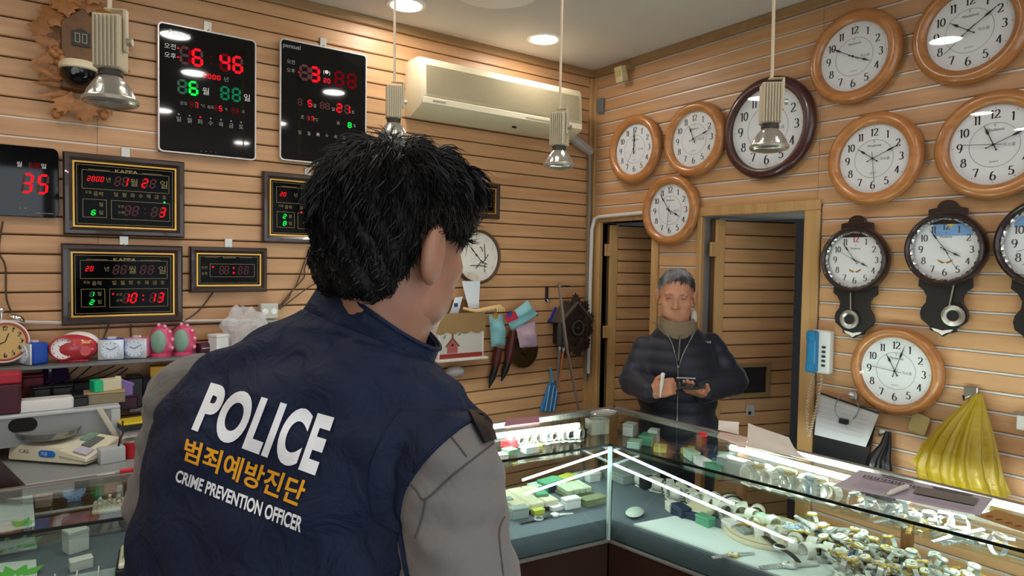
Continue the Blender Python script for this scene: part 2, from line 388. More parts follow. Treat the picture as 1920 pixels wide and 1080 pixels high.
def hand(L, w, tail, y, style='spade'):
    """clock hand pointing up in local x,z"""
    mb = MB()
    if style == 'spade':
        pts = [(-w*.35, -tail), (w*.35, -tail), (w*.3, L*.5), (w*1.25, L*.62), (w*.5, L*.78), (0.0003, L), (-.0003, L), (-w*.5, L*.78), (-w*1.25, L*.62), (-w*.3, L*.5)]
        mb.prism(pts, y, y-.0012); mb.lathe([(w*.8, 0), (w*.8, .0016), (0.0001, .0018)], 12, (0, y, -tail), 'y')
    else:
        mb.prism([(-w/2, -tail), (w/2, -tail), (w/2, L), (-w/2, L)], y, y-.0008)
    return mb
_num = {}
def dial_parts(t, R, time, brand=True, y=-.02, cap='#17151a', numh=.22, second=None, ring=True, ink=None, minor=True, seccol=None):
    """white dial of radius R with numerals, hands and a glass"""
    d = obj('dial', MB().lathe([(R*1.02, 0), (R*1.02, .004), (.0001, .0042)], 64, (0, y+.004, 0), 'y'), M_DIAL, t)
    yy = y-.0008; im = ink or M_INK
    for k in range(1, 13):
        key = (k, round(R*numh, 4), im.name)
        if key not in _num: nm = MB(); number(nm, str(k), 0, 0, R*numh, 0); _num[key] = mesh('numeral', nm, im, 0, 0)
        a = math.radians(90-30*k); link('numeral', _num[key], d, (R*.77*math.cos(a), yy, R*.77*math.sin(a)))
    if minor:
        dt = MB()
        for k in range(60):
            a = math.radians(6*k); r = R*(.012 if k % 5 == 0 else .004); dt.lathe([(r, .0), (r, .0004)], 6, (R*.93*math.cos(a), yy+.0002, R*.93*math.sin(a)), 'y')
        obj('minute_dots', dt, M_INK, d, smooth=0)['kind'] = 'stuff'
    if ring:
        rb = MB(); ringband(rb, R*.545, R*.56, yy); obj('inner_ring', rb, M_RING, d, smooth=0)
    if brand:
        tm = text_mb('Modenna', R*.105, shear=.3); G1, G2 = mat('dial_ink_grey', '#3b3a40', .6), mat('dial_ink_soft', '#5d5c62', .6)
        obj('brand', put(MB(), tm, 0, yy, R*.38), G1, d, smooth=0); obj('brand_mark', put(MB(), text_mb('Y', R*.11), 0, yy, R*.49), G1, d, smooth=0)
        obj('caption', put(MB(), text_mb('저소음', R*.1), R*.32, yy, -R*.03), G2, d, smooth=0); obj('caption', put(MB(), text_mb('QUARTZ', R*.05), 0, yy, -R*.42), G2, d, smooth=0)
    h, m = time
    obj('hour_hand', hand(R*.56, R*.028, R*.14, y-.005), M_INK, t, smooth=0, rot=(0, math.radians((h % 12)*30+m/2), 0))
    obj('minute_hand', hand(R*.82, R*.024, R*.17, y-.0075), M_INK, t, smooth=0, rot=(0, math.radians(m*6), 0))
    if second is not None:
        obj('second_hand', hand(R*.72, R*.014, R*.2, y-.010, 'thin'), seccol or mat('second_hand_grey', '#4a4a50', .5), t, smooth=0, rot=(0, math.radians(second*6), 0))
    obj('hub', MB().lathe([(R*.03, 0), (R*.03, .004), (.0001, .005)], 16, (0, y-.008, 0), 'y'), M_INK, t)
def round_clock(label, Y, Z, dia, time, second=None, mt=None, dr=.735, grp='round wooden wall clocks'):
    t = thing('wall_clock', label, 'clock', (0, Y, Z), RW, grp); R = dia/2; r = R*dr; th = .042
    t.location.x = -.012
    prof = [(R*.96, 0), (R, .008), (R*1.0, .018), (R*.985, .028), (R*.95, .036), (R*.90, .0415), (R*.85, .042), (R*.80, .038), (r*1.02, .031), (r, .026), (r, .0)]
    obj('frame', MB().lathe(prof, 72, (0, 0, 0), 'y', closed=True), mt or M_OAK, t, smooth=50)
    dial_parts(t, r, time, y=-.016, second=second)
    obj('glass', MB().lathe([(r*1.01, 0), (r*1.01, .0015)], 48, (0, -.029, 0), 'y'), M_CGLASS, t)
    return t
round_clock('round oak clock reading twelve, highest-left on the door wall beside the corner', -.376, 2.229, .374, (12, 0), 35)
round_clock('round oak clock immediately left of the dark mahogany clock', -.781, 2.227, .370, (11, 12), None)
round_clock('large round clock in a dark mahogany frame behind a hanging lamp', -1.19, 2.219, .455, (12, 1), None, M_MAHOG, .80)
round_clock('round oak clock touching the ceiling trim, hands at ten to four', -1.568, 2.444, .368, (3, 50), None)
round_clock('round oak clock cut off by the top edge of the photo', -1.972, 2.437, .37, (10, 9), 38)
round_clock('round oak clock with hands at eleven past ten, between three other oak clocks', -1.660, 2.028, .362, (10, 11), 29)
round_clock('round oak clock cut off by the right edge of the photo, above two pendulum clocks', -2.062, 2.028, .37, (11, 11), 46)
round_clock('round oak clock hung low over the post between the two doorways', -.637, 1.882, .367, (3, 54), 31)
round_clock('round oak clock beneath the pendulum clocks, beside the blue telephone', -1.772, 1.208, .338, (11, 3), 46, dr=.76)
# ---------------------------------------------------------------- pendulum clocks
M_EBONY = mat('pendulum_ebony', '#2b1a18', .35, coat=.3, var=.05)
M_BOARD = mat('pendulum_board_black', '#1d1a1b', .45)
M_CHROME = mat('chrome', '#dcdad6', .15, 1.0)
M_SILVER = mat('brushed_silver', '#b9b7ae', .35, .9)
def pend_clock(label, Y, Z, s, time, second, blue, swing):
    t = thing('pendulum_clock', label, 'clock', (-.012, Y, Z), RW, 'dark pendulum wall clocks')
    R = .134*s
    top = [(-.062, .09), (-.062, .146), (-.04, .15)]+[(.034*math.cos(a), .150+.028*math.sin(a)) for a in [PI-PI*i/10 for i in range(11)]]+[(.04, .15), (.062, .146), (.062, .09)]
    obj('crest', MB().prism([(x*s, z*s) for x, z in top], 0, -.02), M_EBONY, t, .002)
    side = [(.085, -.10), (.088, -.135), (.070, -.150), (.058, -.172), (.060, -.195), (.074, -.215), (.079, -.235), (.074, -.258), (.056, -.272), (.044, -.283), (.042, -.297), (.018, -.303), (.0, -.317)]
    poly = [(x*s, z*s) for x, z in side]+[(-x*s, z*s) for x, z in reversed(side[:-1])]
    obj('backboard', MB().prism(poly, 0, -.016), M_BOARD, t, .002)
    prof = [(R*.97, 0), (R, .01), (R*.995, .03), (R*.96, .045), (R*.91, .05), (R*.86, .045), (R*.84, .036), (R*.84, 0)]
    obj('frame', MB().lathe(prof, 64, (0, 0, 0), 'y', closed=True), M_EBONY, t, smooth=50)
    r = R*.80
    bz = MB(); n = 36                                # faceted bright bezel
    for i in range(n):
        a0, a1 = 2*PI*i/n, 2*PI*(i+1)/n; am = (a0+a1)/2
        P = lambda rr, a, y: (rr*math.cos(a), y, rr*math.sin(a))
        V = [P(R*.845, a0, -.036), P(R*.845, a1, -.036), P(r*.985, a1, -.028), P(r*.985, a0, -.028), P((R*.845+r)/2, am, -.0425 if i % 2 else -.037)]
        bz.add(V, [(0, 1, 4), (1, 2, 4), (2, 3, 4), (3, 0, 4)])
    obj('bezel', bz, M_CHROME, t, smooth=0)
    dial_parts(t, r, time, brand=False, y=-.018, numh=.23, second=second, ring=False, ink=mat('dial_ink_mid', '#4a4a4c', .6), minor=False)
    d = [c for c in t.children if c.name.startswith('dial')][0]
    obj('brand', put(MB(), text_mb('Modenna', r*.1), 0, -.0188, r*.42), MATS['dial_ink_grey'], d, smooth=0); obj('brand_mark', put(MB(), text_mb('Y', r*.1), 0, -.0188, r*.53), MATS['dial_ink_grey'], d, smooth=0)
    ins = MB()                                       # small gilt emblem on the lower dial
    for sgn in (-1, 1): ins.prism([(0, -r*.44), (sgn*r*.10, -r*.40), (sgn*r*.24, -r*.33), (sgn*r*.2, -r*.41), (sgn*r*.08, -r*.48)], -.0186, -.0192)
    obj('emblem', ins, mat('gilt', '#b98a4a', .4, .5), d, smooth=0)
    if blue:
        b = MB(); P = []
        for i in range(15):
            a = math.radians(35+i*(blue/14)); P.append((r*.97*math.cos(a), r*.97*math.sin(a)))
        b.prism(P+[(r*.97*math.cos(math.radians(35+blue)), r*.45), (r*.97*math.cos(math.radians(35)), r*.45)], -.0181, -.0184)
        obj('sky_print', b, mat('dial_sky_print', '#7fa9dc', .55), d, smooth=0)
        obj('sun_print', MB().lathe([(r*.09, 0), (r*.09, .0004)], 18, (r*.12, -.0185, r*.84), 'y'), mat('dial_sun_print', '#eec24e', .55), d)
    obj('glass', MB().lathe([(r*1.0, 0), (r*1.0, .0015)], 48, (0, -.030, 0), 'y'), M_CGLASS, t)
    bx = math.sin(swing)*.235*s; bzv = -math.cos(swing)*.235*s
    obj('rod', MB().box((bx*.75, -.024, bzv*.75), (.005, .003, .10*s), Matrix.Rotation(-swing, 3, 'Y').inverted()), M_SILVER, t)
    bob = obj('bob', MB().lathe([(.020*s, 0), (.0205*s, .005), (.028*s, .009), (.037*s, .007), (.0385*s, .002), (.0385*s, 0)], 36, (bx, -.022, bzv-.005), 'y', closed=True), M_SILVER, t)
    obj('bob_centre', MB().lathe([(.021*s, 0), (.021*s, .004)], 24, (bx, -.022, bzv-.005), 'y'), M_BOARD, bob)
    bird = [(-.036, -.287), (-.016, -.290), (0, -.294), (.016, -.290), (.036, -.287), (.026, -.297), (.012, -.302), (0, -.311), (-.012, -.302), (-.026, -.297)]
    obj('plaque', MB().prism([(x*s, z*s) for x, z in bird], -.016, -.02), mat('plaque_white', '#dedbd6', .4), t)
    return t
pend_clock('dark pendulum clock with a red twelve, above the blue telephone', -1.604, 1.632, 1.0, (3, 54), 50, 0, -.05)
p2 = pend_clock('dark pendulum clock with a blue sky print at the top of its dial', -1.927, 1.672, 1.0, (3, 54), 25, 80, .15)
pend_clock('dark pendulum clock cut off by the right edge of the photo, with rosy bezel', -2.226, 1.690, 1.12, (2, 37), 42, 110, .0)
_d = [c for c in bpy.data.objects if c.name.startswith('pendulum_clock')][0]
_r = .134*.80
_n = MB(); number(_n, '12', 0, _r*.76, _r*.2, -.0194, .16); obj('red_numeral', _n, mat('dial_ink_red', '#d0394a', .6), [c for c in _d.children if c.name.startswith('dial')][0], smooth=0)
# ================================================================ digital clocks on the left wall
SEG = {'0': 'abcdef', '1': 'bc', '2': 'abged', '3': 'abgcd', '4': 'fgbc', '5': 'afgcd', '6': 'afgedc', '7': 'abc', '8': 'abcdefg', '9': 'abcdfg', ' ': ''}
M_RED = emis('led_red', '#ff1420', 1.0); M_GRN = emis('led_green', '#12ff4a', .8)
M_RDIM = mat('led_red_unlit', '#4a0710', .5); M_GDIM = mat('led_green_unlit', '#12583a', .5); M_RMID = emis('led_red_faint', '#a0101c', .3); M_GMID = emis('led_green_faint', '#1e9a63', .35)
M_PANEL = mat('led_panel_gloss', '#050506', .04, spec=.5)
M_LWHITE = mat('panel_print_white', '#d8d8d8', .5); M_LGREY = mat('panel_print_grey', '#8b8b8b', .5); M_GOLDP = mat('panel_print_gold', '#85754a', .45, .3)
def segs(ch, w, h, y, sl=0):
    mb = MB(); t = w*.25; g = t*.12; X, Z = w/2-t/2, h/2-t/2
    def hb(z): return [(-X+t*.15+g, z), (-X+t*.5+g, z+t/2), (X-t*.5-g, z+t/2), (X-t*.15-g, z), (X-t*.5-g, z-t/2), (-X+t*.5+g, z-t/2)]
    def vb(x, z0, z1): return [(x, z0+g), (x+t/2, z0+t*.5+g), (x+t/2, z1-t*.5-g), (x, z1-g), (x-t/2, z1-t*.5-g), (x-t/2, z0+t*.5+g)]
    S = {'a': hb(Z), 'g': hb(0), 'd': hb(-Z), 'f': vb(-X, 0, Z), 'b': vb(X, 0, Z), 'e': vb(-X, -Z, 0), 'c': vb(X, -Z, 0)}
    for s in ch: mb.prism([(x+sl*z, z) for x, z in S[s]], y, y-.0008)
    return mb
_sg = {}
def digit(t, ch, x, z, w, h, y, on, off, sl=0):
    lit = SEG[ch]; un = ''.join(c for c in 'abcdefg' if c not in lit)
    d = None
    for ss, m, nm in ((lit, on, 'lit_digit'), (un, off, 'unlit_digit')):
        if not ss or m is None: continue
        k = (ss, round(w, 5), round(h, 5), sl, m.name)
        if k not in _sg: _sg[k] = mesh(nm, segs(ss, w, h, 0, sl), m, 0, 0)
        o = link(nm, _sg[k], t, (x, y, z)); o['kind'] = 'stuff' if nm == 'unlit_digit' else 'part'
        if 'kind' in o and o['kind'] == 'part': del o['kind']
def label_txt(t, txt, x, z, s, y, m, name='lettering', **k):
    return link(name, mesh(name, text_mb(txt, s, **k), m, 0, 0), t, (x, y, z))
def dot(t, x, z, r, y, m, name='indicator_light'):
    k = ('dot', round(r, 5), m.name)
    if k not in _sg: _sg[k] = mesh(name, MB().lathe([(r, 0), (r*.9, .0008), (.0001, .001)], 12, (0, 0, 0), 'y'), m)
    return link(name, _sg[k], t, (x, y, z))
def rrect(w, h, r, n=5):
    P = []
    for cx, cz, a in ((w/2-r, h/2-r, 0), (-w/2+r, h/2-r, 90), (-w/2+r, -h/2+r, 180), (w/2-r, -h/2+r, 270)):
        P += [(cx+r*math.cos(math.radians(a+90*i/n)), cz+r*math.sin(math.radians(a+90*i/n))) for i in range(n+1)]
    return P
def ringpoly(mb, A, B, y0, y1):
    """frame between two outlines with equal point count"""
    n = len(A); V = [(p[0], y0, p[1]) for p in A]+[(p[0], y0, p[1]) for p in B]+[(p[0], y1, p[1]) for p in A]+[(p[0], y1, p[1]) for p in B]; F = []
    for i in range(n):
        j = (i+1) % n
        F += [(2*n+i, 2*n+j, 3*n+j, 3*n+i), (i, n+i, n+j, j), (i, j, 2*n+j, 2*n+i), (n+j, n+i, 3*n+i, 3*n+j)]
    mb.add(V, F)
M_ALUW = mat('clock_rim_white_metal', '#d9d4d4', .3, .4)
DAYS = '일월화수목금토'
def hook(t, x, z):
    """chrome slat-wall hook above a clock"""
    return obj('hook', MB().box((x, -.004, z), (.03, .006, .05)).tube([(x, -.006, z-.01), (x, -.02, z-.022), (x, -.028, z-.012)], .003, 6), M_SILVER, t, .001)
def led_panel(label, X, Z, w, h, rim=True, r=.018):
    t = thing('digital_clock', label, 'clock', (X, 0, Z), 0, 'digital LED wall clocks')
    obj('casing', MB().prism(rrect(w*.96, h*.97, r), -.002, -.022), mat('clock_case_black', '#121214', .4), t)
    if rim:
        mb = MB(); ringpoly(mb, rrect(w, h, r), rrect(w-.012, h-.012, r*.75), -.018, -.032); obj('rim', mb, M_ALUW, t, .0015)
    obj('front_panel', MB().prism(rrect(w-.010, h-.010, r*.8) if rim else rrect(w, h, r), -.018, -.029), M_PANEL, t, 0 if rim else .002)
    return t
# --- tall clock with the white rim, left
w, h = .37, .503; T = led_panel('tall black digital clock with bright red hour digits and green month digit', -2.1205, 2.2625, w, h); y = -.0295
U = lambda u: (u-.5)*w
V = lambda v: (.5-v)*h
label_txt(T, 'Pamcos', U(.2), V(.066), .026, y, M_LWHITE, 'brand', shear=.4, bold=.012)
for tx, v, m in (('오전', .18, M_RED), ('오후', .25, M_RED)): label_txt(T, tx, U(.12), V(v), .024, y, M_LWHITE); dot(T, U(.195), V(v), .0035, y, m)
for ch, u, on in (('1', .265, M_RMID), ('6', .385, M_RED), ('4', .665, M_RED), ('6', .80, M_RED)): digit(T, ch, U(u), V(.228), .042, .072, y, on, M_RDIM if ch != '4' else M_RMID)
for v in (.2, .255): dot(T, U(.525), V(v), .003, y, M_RMID)
for i in range(4): digit(T, '2000'[i], U(.46+.047*i), V(.36), .014, .02, y, M_RED, M_RDIM)
label_txt(T, '년', U(.68), V(.365), .022, y, M_LGREY)
for ch, u, on in (('1', .235, M_GMID), ('6', .345, M_GRN), ('8', .665, M_GMID), ('8', .785, M_GMID)): digit(T, ch, U(u), V(.475), .036, .058, y, on, M_GDIM)
label_txt(T, '월', U(.47), V(.488), .032, y, M_LWHITE); label_txt(T, '일', U(.9), V(.49), .032, y, M_LWHITE)
for tx, u in (('온도', .25), ('℃', .44), ('습도', .52), ('%', .68), ('초', .86)): label_txt(T, tx, U(u), V(.605), .015, y, M_LGREY)
for ch, u, on in (('0', .325, M_RMID), ('7', .375, M_RED), ('0', .575, M_RMID), ('5', .62, M_RED), ('0', .75, M_RMID), ('0', .795, M_RMID)): digit(T, ch, U(u), V(.605), .013, .024, y, on, M_RDIM)
for i, c in enumerate(DAYS): label_txt(T, c, U(.2+.106*i), V(.735), .022, y, M_LGREY); dot(T, U(.2+.106*i), V(.695), .0035, y, M_RED if i == 2 else M_LGREY)
for i in range(4): dot(T, U(.42+.05*i), V(.965), .0015, y, M_LGREY, 'button_mark')
hook(T, 0, h/2+.02)
# --- second tall clock
w, h = .397, .523; T = led_panel('tall black digital clock with white rim, directly above the officer\'s hair', -1.6395, 2.2865, w, h)
U = lambda u: (u-.5)*w
V = lambda v: (.5-v)*h
label_txt(T, 'pentual', U(.13), V(.055), .026, y, M_LGREY, 'brand', bold=.01)
for tx, v in (('오전', .185), ('오후', .255)): label_txt(T, tx, U(.12), V(v), .02, y, M_LGREY)
dot(T, U(.205), V(.255), .0035, y, M_RED)
for ch, u, on in (('1', .27, M_RDIM), ('3', .385, M_RED), ('8', .665, M_RMID), ('8', .815, M_RMID)): digit(T, ch, U(u), V(.25), .047, .07, y, on, M_RDIM)
label_txt(T, '(●)', U(.52), V(.215), .022, y, M_LWHITE, 'signal_mark'); digit(T, '2', U(.5), V(.285), .014, .021, y, M_RED, M_RDIM); digit(T, '0', U(.545), V(.285), .014, .021, y, M_RED, M_RDIM)
for ch, u, on in (('1', .22, M_RDIM), ('5', .33, M_RED), ('1', .47, M_RDIM), ('8', .53, M_RDIM), ('2', .67, M_RED), ('1', .765, M_RED)): digit(T, ch, U(u), V(.50), .021 if u < .6 else .03, .032 if u < .6 else .042, y, on, M_RDIM)
for tx, u, v in (('월', .385, .515), ('일', .6, .52), ('초', .835, .52), ('온', .25, .625), ('℃', .4, .63), ('습', .66, .63), ('%', .855, .635)): label_txt(T, tx, U(u), V(v), .018, y, M_LGREY)
for ch, u in (('1', .31), ('7', .36)): digit(T, ch, U(u), V(.625), .013, .022, y, M_RED, M_RDIM)
digit(T, '8', U(.795), V(.635), .02, .026, y, M_GRN, M_GDIM)
for i in range(7): label_txt(T, DAYS[i], U(.22+.102*i), V(.755), .018, y, M_LWHITE if i == 2 else M_LGREY)
hook(T, .0, h/2+.02)
# --- squarish clock at the left edge
w, h = .26, .25; T = led_panel('square black digital clock showing a red 35, cut off by the left edge', -2.757, 1.858, w, h, False, .02); y = -.0295
U = lambda u: (u-.5)*w
V = lambda v: (.5-v)*h
for ch, u in (('3', .645), ('5', .82)): digit(T, ch, U(u), V(.525), .033, .072, y, M_RED, M_RDIM, .12)
for ch, u in (('1', .68), ('8', .73), ('8', .77)): digit(T, ch, U(u), V(.27), .009, .022, y, M_RMID, M_RDIM)
label_txt(T, '월', U(.56), V(.27), .02, y, M_LWHITE); label_txt(T, '일', U(.83), V(.27), .02, y, M_LWHITE); label_txt(T, 'radio controlled', U(.83), V(.94), .008, y, M_LGREY)
for u in (.56, .62): dot(T, U(u), V(.88), .002, y, M_LGREY, 'button_mark')
# --- clocks in picture frames
M_FRAME = mat('clock_frame_brown', '#352824', .28, coat=.4, var=.03); M_GILT = mat('frame_gilt', '#c99a48', .28, .85)
def goldbox(t, x0, z0, x1, z1, y, th=.0016, name='gold_line_box'):
    mb = MB(); ringpoly(mb, [(x1, z1), (x0, z1), (x0, z0), (x1, z0)], [(x1-th, z1-th), (x0+th, z1-th), (x0+th, z0+th), (x1-th, z0+th)], y, y-.0006); return obj(name, mb, M_GOLDP, t, smooth=0)
def framed(label, X, Z, w, h, small=False):
    t = thing('framed_digital_clock', label, 'clock', (X, 0, Z), 0, 'digital clocks in brown frames'); fw = .030 if not small else .026
    R4 = lambda a: [(w/2-a, h/2-a), (-w/2+a, h/2-a), (-w/2+a, -h/2+a), (w/2-a, -h/2+a)]
    A = [R4(0), R4(0), R4(.006), R4(fw*.6), R4(fw)]; Y = [-.002, -.024, -.034, -.036, -.026]; mb = MB(); Vx = []
    for a, yy in zip(A, Y): Vx += [(p[0], yy, p[1]) for p in a]
    mb.add(Vx, [(4*k+i, 4*k+(i+1) % 4, 4*k+4+(i+1) % 4, 4*k+4+i) for k in range(4) for i in range(4)])
    obj('frame', mb, M_FRAME, t, smooth=20)
    mb = MB(); ringpoly(mb, R4(fw-.001), R4(fw+.006), -.02, -.0275); obj('gilt_edge', mb, M_GILT, t, .001)
    obj('front_panel', MB().box((0, -.012, 0), (w-2*fw, .02, h-2*fw)), mat('framed_panel_black', '#030303', .12, spec=.08), t)
    y = -.0225; i = fw+.012
    goldbox(t, -w/2+i, -h/2+i, w/2-i, h/2-i, y)
    lz = h/2-fw-(.028 if not small else .017)
    for s in (-1, 1): obj('gold_line', MB().box((s*w*.22, y, lz), (w*.17, .0006, .0015)), M_GOLDP, t)
    label_txt(t, 'KAPPA', 0, lz, .017 if not small else .011, y, M_GOLDP, 'brand', bold=.02, fw=1.5)
    hook(t, 0, h/2+.012)
    return t, y
def kappa(label, X, Z, year, mo, da, green, hm, litdot, dayred=None):
    w, h = .404, .304; t, y = framed(label, X, Z, w, h); U = lambda u: (u-.5)*w; V = lambda v: (.5-v)*h
    goldbox(t, U(.145), V(.43), U(.865), V(.20), y); goldbox(t, U(.15), V(.78), U(.34), V(.555), y); goldbox(t, U(.375), V(.79), U(.87), V(.555), y)
    for k, c in enumerate(year): digit(t, c, U(.2+.035*k), V(.305), .011, .02, y, M_RED, M_RDIM, .2)
    label_txt(t, '년', U(.355), V(.31), .02, y, M_GOLDP)
    for k, (c, lit) in enumerate(mo): digit(t, c, U(.43+.062*k), V(.315), .02, .037, y, M_RED if lit else M_RDIM, M_RDIM, .2)
    label_txt(t, '월', U(.565), V(.325), .032, y, M_GOLDP)
    for k, (c, lit) in enumerate(da): digit(t, c, U(.655+.068*k), V(.315), .021, .037, y, M_RED if lit else M_RDIM, M_RDIM, .2)
    label_txt(t, '일', U(.82), V(.325), .034, y, M_GOLDP)
    label_txt(t, '오늘', U(.195), V(.475), .012, y, M_GOLDP); label_txt(t, '음력', U(.275), V(.49), .018, y, M_GOLDP)
    for k, c in enumerate(DAYS): label_txt(t, c, U(.415+.068*k), V(.485), .018, y, M_GOLDP)
    if dayred is not None: dot(t, U(.415+.068*dayred[0]), V(.545), .004, y, dayred[1])
    for k, c in enumerate(green):
        if c != ' ': digit(t, c, U(.235), V(.62+.10*k), .016, .021, y, M_GRN, M_GDIM, .2)
        label_txt(t, '월일'[k], U(.295), V(.62+.10*k), .017, y, M_GOLDP)
    for k, tx in enumerate(('오전', '오후')): label_txt(t, tx, U(.455), V(.63+.075*k), .012, y, M_GOLDP)
    if litdot: dot(t, U(.405), V(.62), .0035, y, M_RED)
    for k, (c, lit) in enumerate(hm): digit(t, c, U((.51, .575, .735, .805)[k]), V(.675), .022, .04, y, M_RED if lit else M_RDIM, M_RDIM, .2)
    for v in (.645, .70): dot(t, U(.655), V(v), .003, y, M_RED if litdot else M_RDIM)
    return t
on = lambda s: [(c, 1) for c in s]
off = lambda s: [(c, 0) for c in s]
kappa('brown framed digital clock showing a red 1 and 2, upper of two hung together', -2.413, 1.8265, '2000', [('1', 0), ('1', 1)], [('2', 1), ('8', 0)], ' 6', [('1', 0), ('0', 0), ('8', 0), ('3', 1)], False, (6, M_GRN))
kappa('brown framed digital clock showing 10:13, lower of two hung together', -2.4205, 1.490, '20', off('18'), off('88'), '12', on('1013'), True)
kappa('brown framed digital clock half hidden behind the left of the officer\'s hair', -1.706, 1.820, '20', off('18'), off('88'), '28', off('1888'), False, (0, M_RED))
def small_framed(label, X, Z, colon):
    w, h = .305, .188; t, y = framed(label, X, Z, w, h, True); U = lambda u: (u-.5)*w; V = lambda v: (.5-v)*h
    goldbox(t, U(.25), V(.66), U(.83), V(.37), y)
    for k, tx in enumerate(('오전', '오후')): label_txt(t, tx, U(.185), V(.46+.13*k), .013, y, M_GOLDP)
    for k, c in enumerate('1624'): digit(t, c, U((.4, .465, .64, .72)[k]), V(.51), .018, .036, y, M_RDIM, M_RDIM, .1)
    for x_, z_ in ((.29, .44), (.555, .46), (.555, .57)): dot(t, U(x_), V(z_), .0042, y, M_RED if colon else M_RDIM)
small_framed('small brown framed digital clock with red colon dots and dark digits', -2.0405, 1.5485, True)
small_framed('small brown framed digital clock showing right of the officer\'s hair', -.828, 1.922, False)
# --- round clock with twig ornament
t = thing('wall_clock', 'pale round clock in a thin brown frame with a beaded twig ornament', 'clock', (-.805, 0, 1.624), 0)
R = .143
obj('frame', MB().lathe([(R*.97, 0), (R, .006), (R, .022), (R*.96, .028), (R*.91, .026), (R*.9, .018), (R*.9, 0)], 56, (0, 0, 0), 'y', closed=True), mat('thin_frame_brown', '#4d351d', .4), t, smooth=50)
d = obj('dial', MB().lathe([(R*.92, 0), (R*.92, .012), (.0001, .0122)], 56, (0, 0, 0), 'y'), mat('dial_parchment', '#d9d2c6', .6), t)
for k in range(1, 13):
    nm = MB(); a = math.radians(90-30*k); number(nm, str(k), 0, 0, R*.16, 0, .09, .04)
    link('numeral', mesh('numeral', nm, mat('dial_ink_faint', '#8f8781', .6), 0, 0), d, (R*.76*math.cos(a), -.0128, R*.76*math.sin(a)))
obj('hour_hand', hand(R*.45, R*.03, R*.1, -.016), M_INK, t, rot=(0, math.radians(316), 0), loc=(.02, 0, -.02)); obj('minute_hand', hand(R*.85, R*.022, R*.12, -.018), M_INK, t, rot=(0, math.radians(316), 0), loc=(.02, 0, -.02))
tw = MB(); M_TW = mat('twig_dark', '#3a2a24', .5)
for p in (((-.05, -.045), (.06, -.05)), ((.045, -.08), (.04, .07)), ((.04, -.02), (.065, .015)), ((.02, -.025), (-.01, -.06)), ((.03, .03), (.012, .055)), ((.02, -.02), (.06, -.04))):
    tw.tube([(p[0][0], -.0145, p[0][1]), ((p[0][0]+p[1][0])/2+.004, -.0155, (p[0][1]+p[1][1])/2+.003), (p[1][0], -.0145, p[1][1])], .0022, 6)
obj('twig_ornament', tw, M_TW, t)
for p in ((-.05, -.04), (.055, -.045), (.02, -.01), (.03, .06), (.045, -.025), (-.07, .065), (.0, -.03), (.05, -.062)):
    obj('bead', MB().ell((p[0], -.017, p[1]), (.006, .005, .005), 10, 6), mat('bead_pearl', '#f1eeea', .25), t)
# ================================================================ air conditioner
AX0, AX1 = -1.232, -.235
t = thing('air_conditioner', 'cream split air conditioner with a fine grille high on the slatted wall', 'air conditioner', (0, 0, 0)); M_AC = mat('ac_cream_plastic', '#d6c9a8', .45, var=.03)
prof = [(0, 2.300), (-.055, 2.288), (-.150, 2.320), (-.172, 2.334), (-.178, 2.36), (-.165, 2.535), (-.150, 2.556), (-.12, 2.562), (0, 2.562)]
n = len(prof); mb = MB(); mb.add([(AX0, a, b) for a, b in prof]+[(AX1, a, b) for a, b in prof], [tuple(range(n)), tuple(range(2*n-1, n-1, -1))]+[(i, n+i, n+(i+1) % n, (i+1) % n) for i in range(n)])
obj('casing', mb, M_AC, t, .008, seg=2)
gr = MB(); k = 34
for i in range(k):
    f = (i+.5)/k; zz = 2.382+f*.138; yy = -.1785+f*.0105
    gr.box(((AX0+AX1)/2, yy-.001, zz), (AX1-AX0-.05, .004, .0022))
g = obj('grille', gr, mat('ac_grille_cream', '#c3b593', .5), t); g['kind'] = 'stuff'
obj('front_band', MB().box(((AX0+AX1)/2, -.179, 2.352), (AX1-AX0-.012, .006, .03)), mat('ac_band_cream', '#e2d7ba', .4), t, .002)
obj('louvre_slot', MB().box((-.55, -.1825, 2.350), (.16, .002, .005)), mat('ac_slot', '#a3967a', .5), t)
obj('brand', MB().box((-1.14, -.1825, 2.352), (.07, .001, .008)), mat('ac_badge', '#9a9480', .5), t)
obj('drain_hole', MB().cyl((-.66, -.125, 2.309), (-.66, -.122, 2.302), .012, n=16), mat('hole_black', '#0c0a08', .8), t)
obj('seam_line', MB().box(((AX0+AX1)/2, -.176, 2.372), (AX1-AX0-.02, .004, .0015)), mat('ac_slot', '#a3967a'), t)
# wrapped pipe from the air conditioner to the corner and down
pp = [(-.235, -.05, 2.345), (-.16, -.05, 2.30), (-.10, -.05, 2.275), (-.05, -.045, 2.255)]
tag(obj('pipe_run', MB().tube(pp, [.028, .03, .028, .026], 10), mat('pipe_wrap_silver', '#a8a29a', .45, .3, bump=(60, .6)), None), 'silver wrapped pipe from the air conditioner into the corner', 'pipe')
tag(obj('drain_pipe', MB().tube([(-.05, -.035, 2.25), (-.042, -.032, 2.1), (-.04, -.032, 1.9), (-.04, -.032, .9)], .010, 8), mat('pipe_grey', '#7d766c', .5), None), 'thin grey pipe running down the corner below the wrapped pipe', 'pipe')
tag(obj('cable_conduit', MB().tube([(-.045, -.06, .95), (-.045, -.06, 1.5), (-.043, -.062, 1.80), (-.035, -.075, 1.862), (-.03, -.11, 1.872), (-.03, -.46, 1.878)], .011, 8), mat('conduit_white', '#cbc7c2', .5), None), 'white cable conduit bending over the top of the narrow doorway', 'conduit')
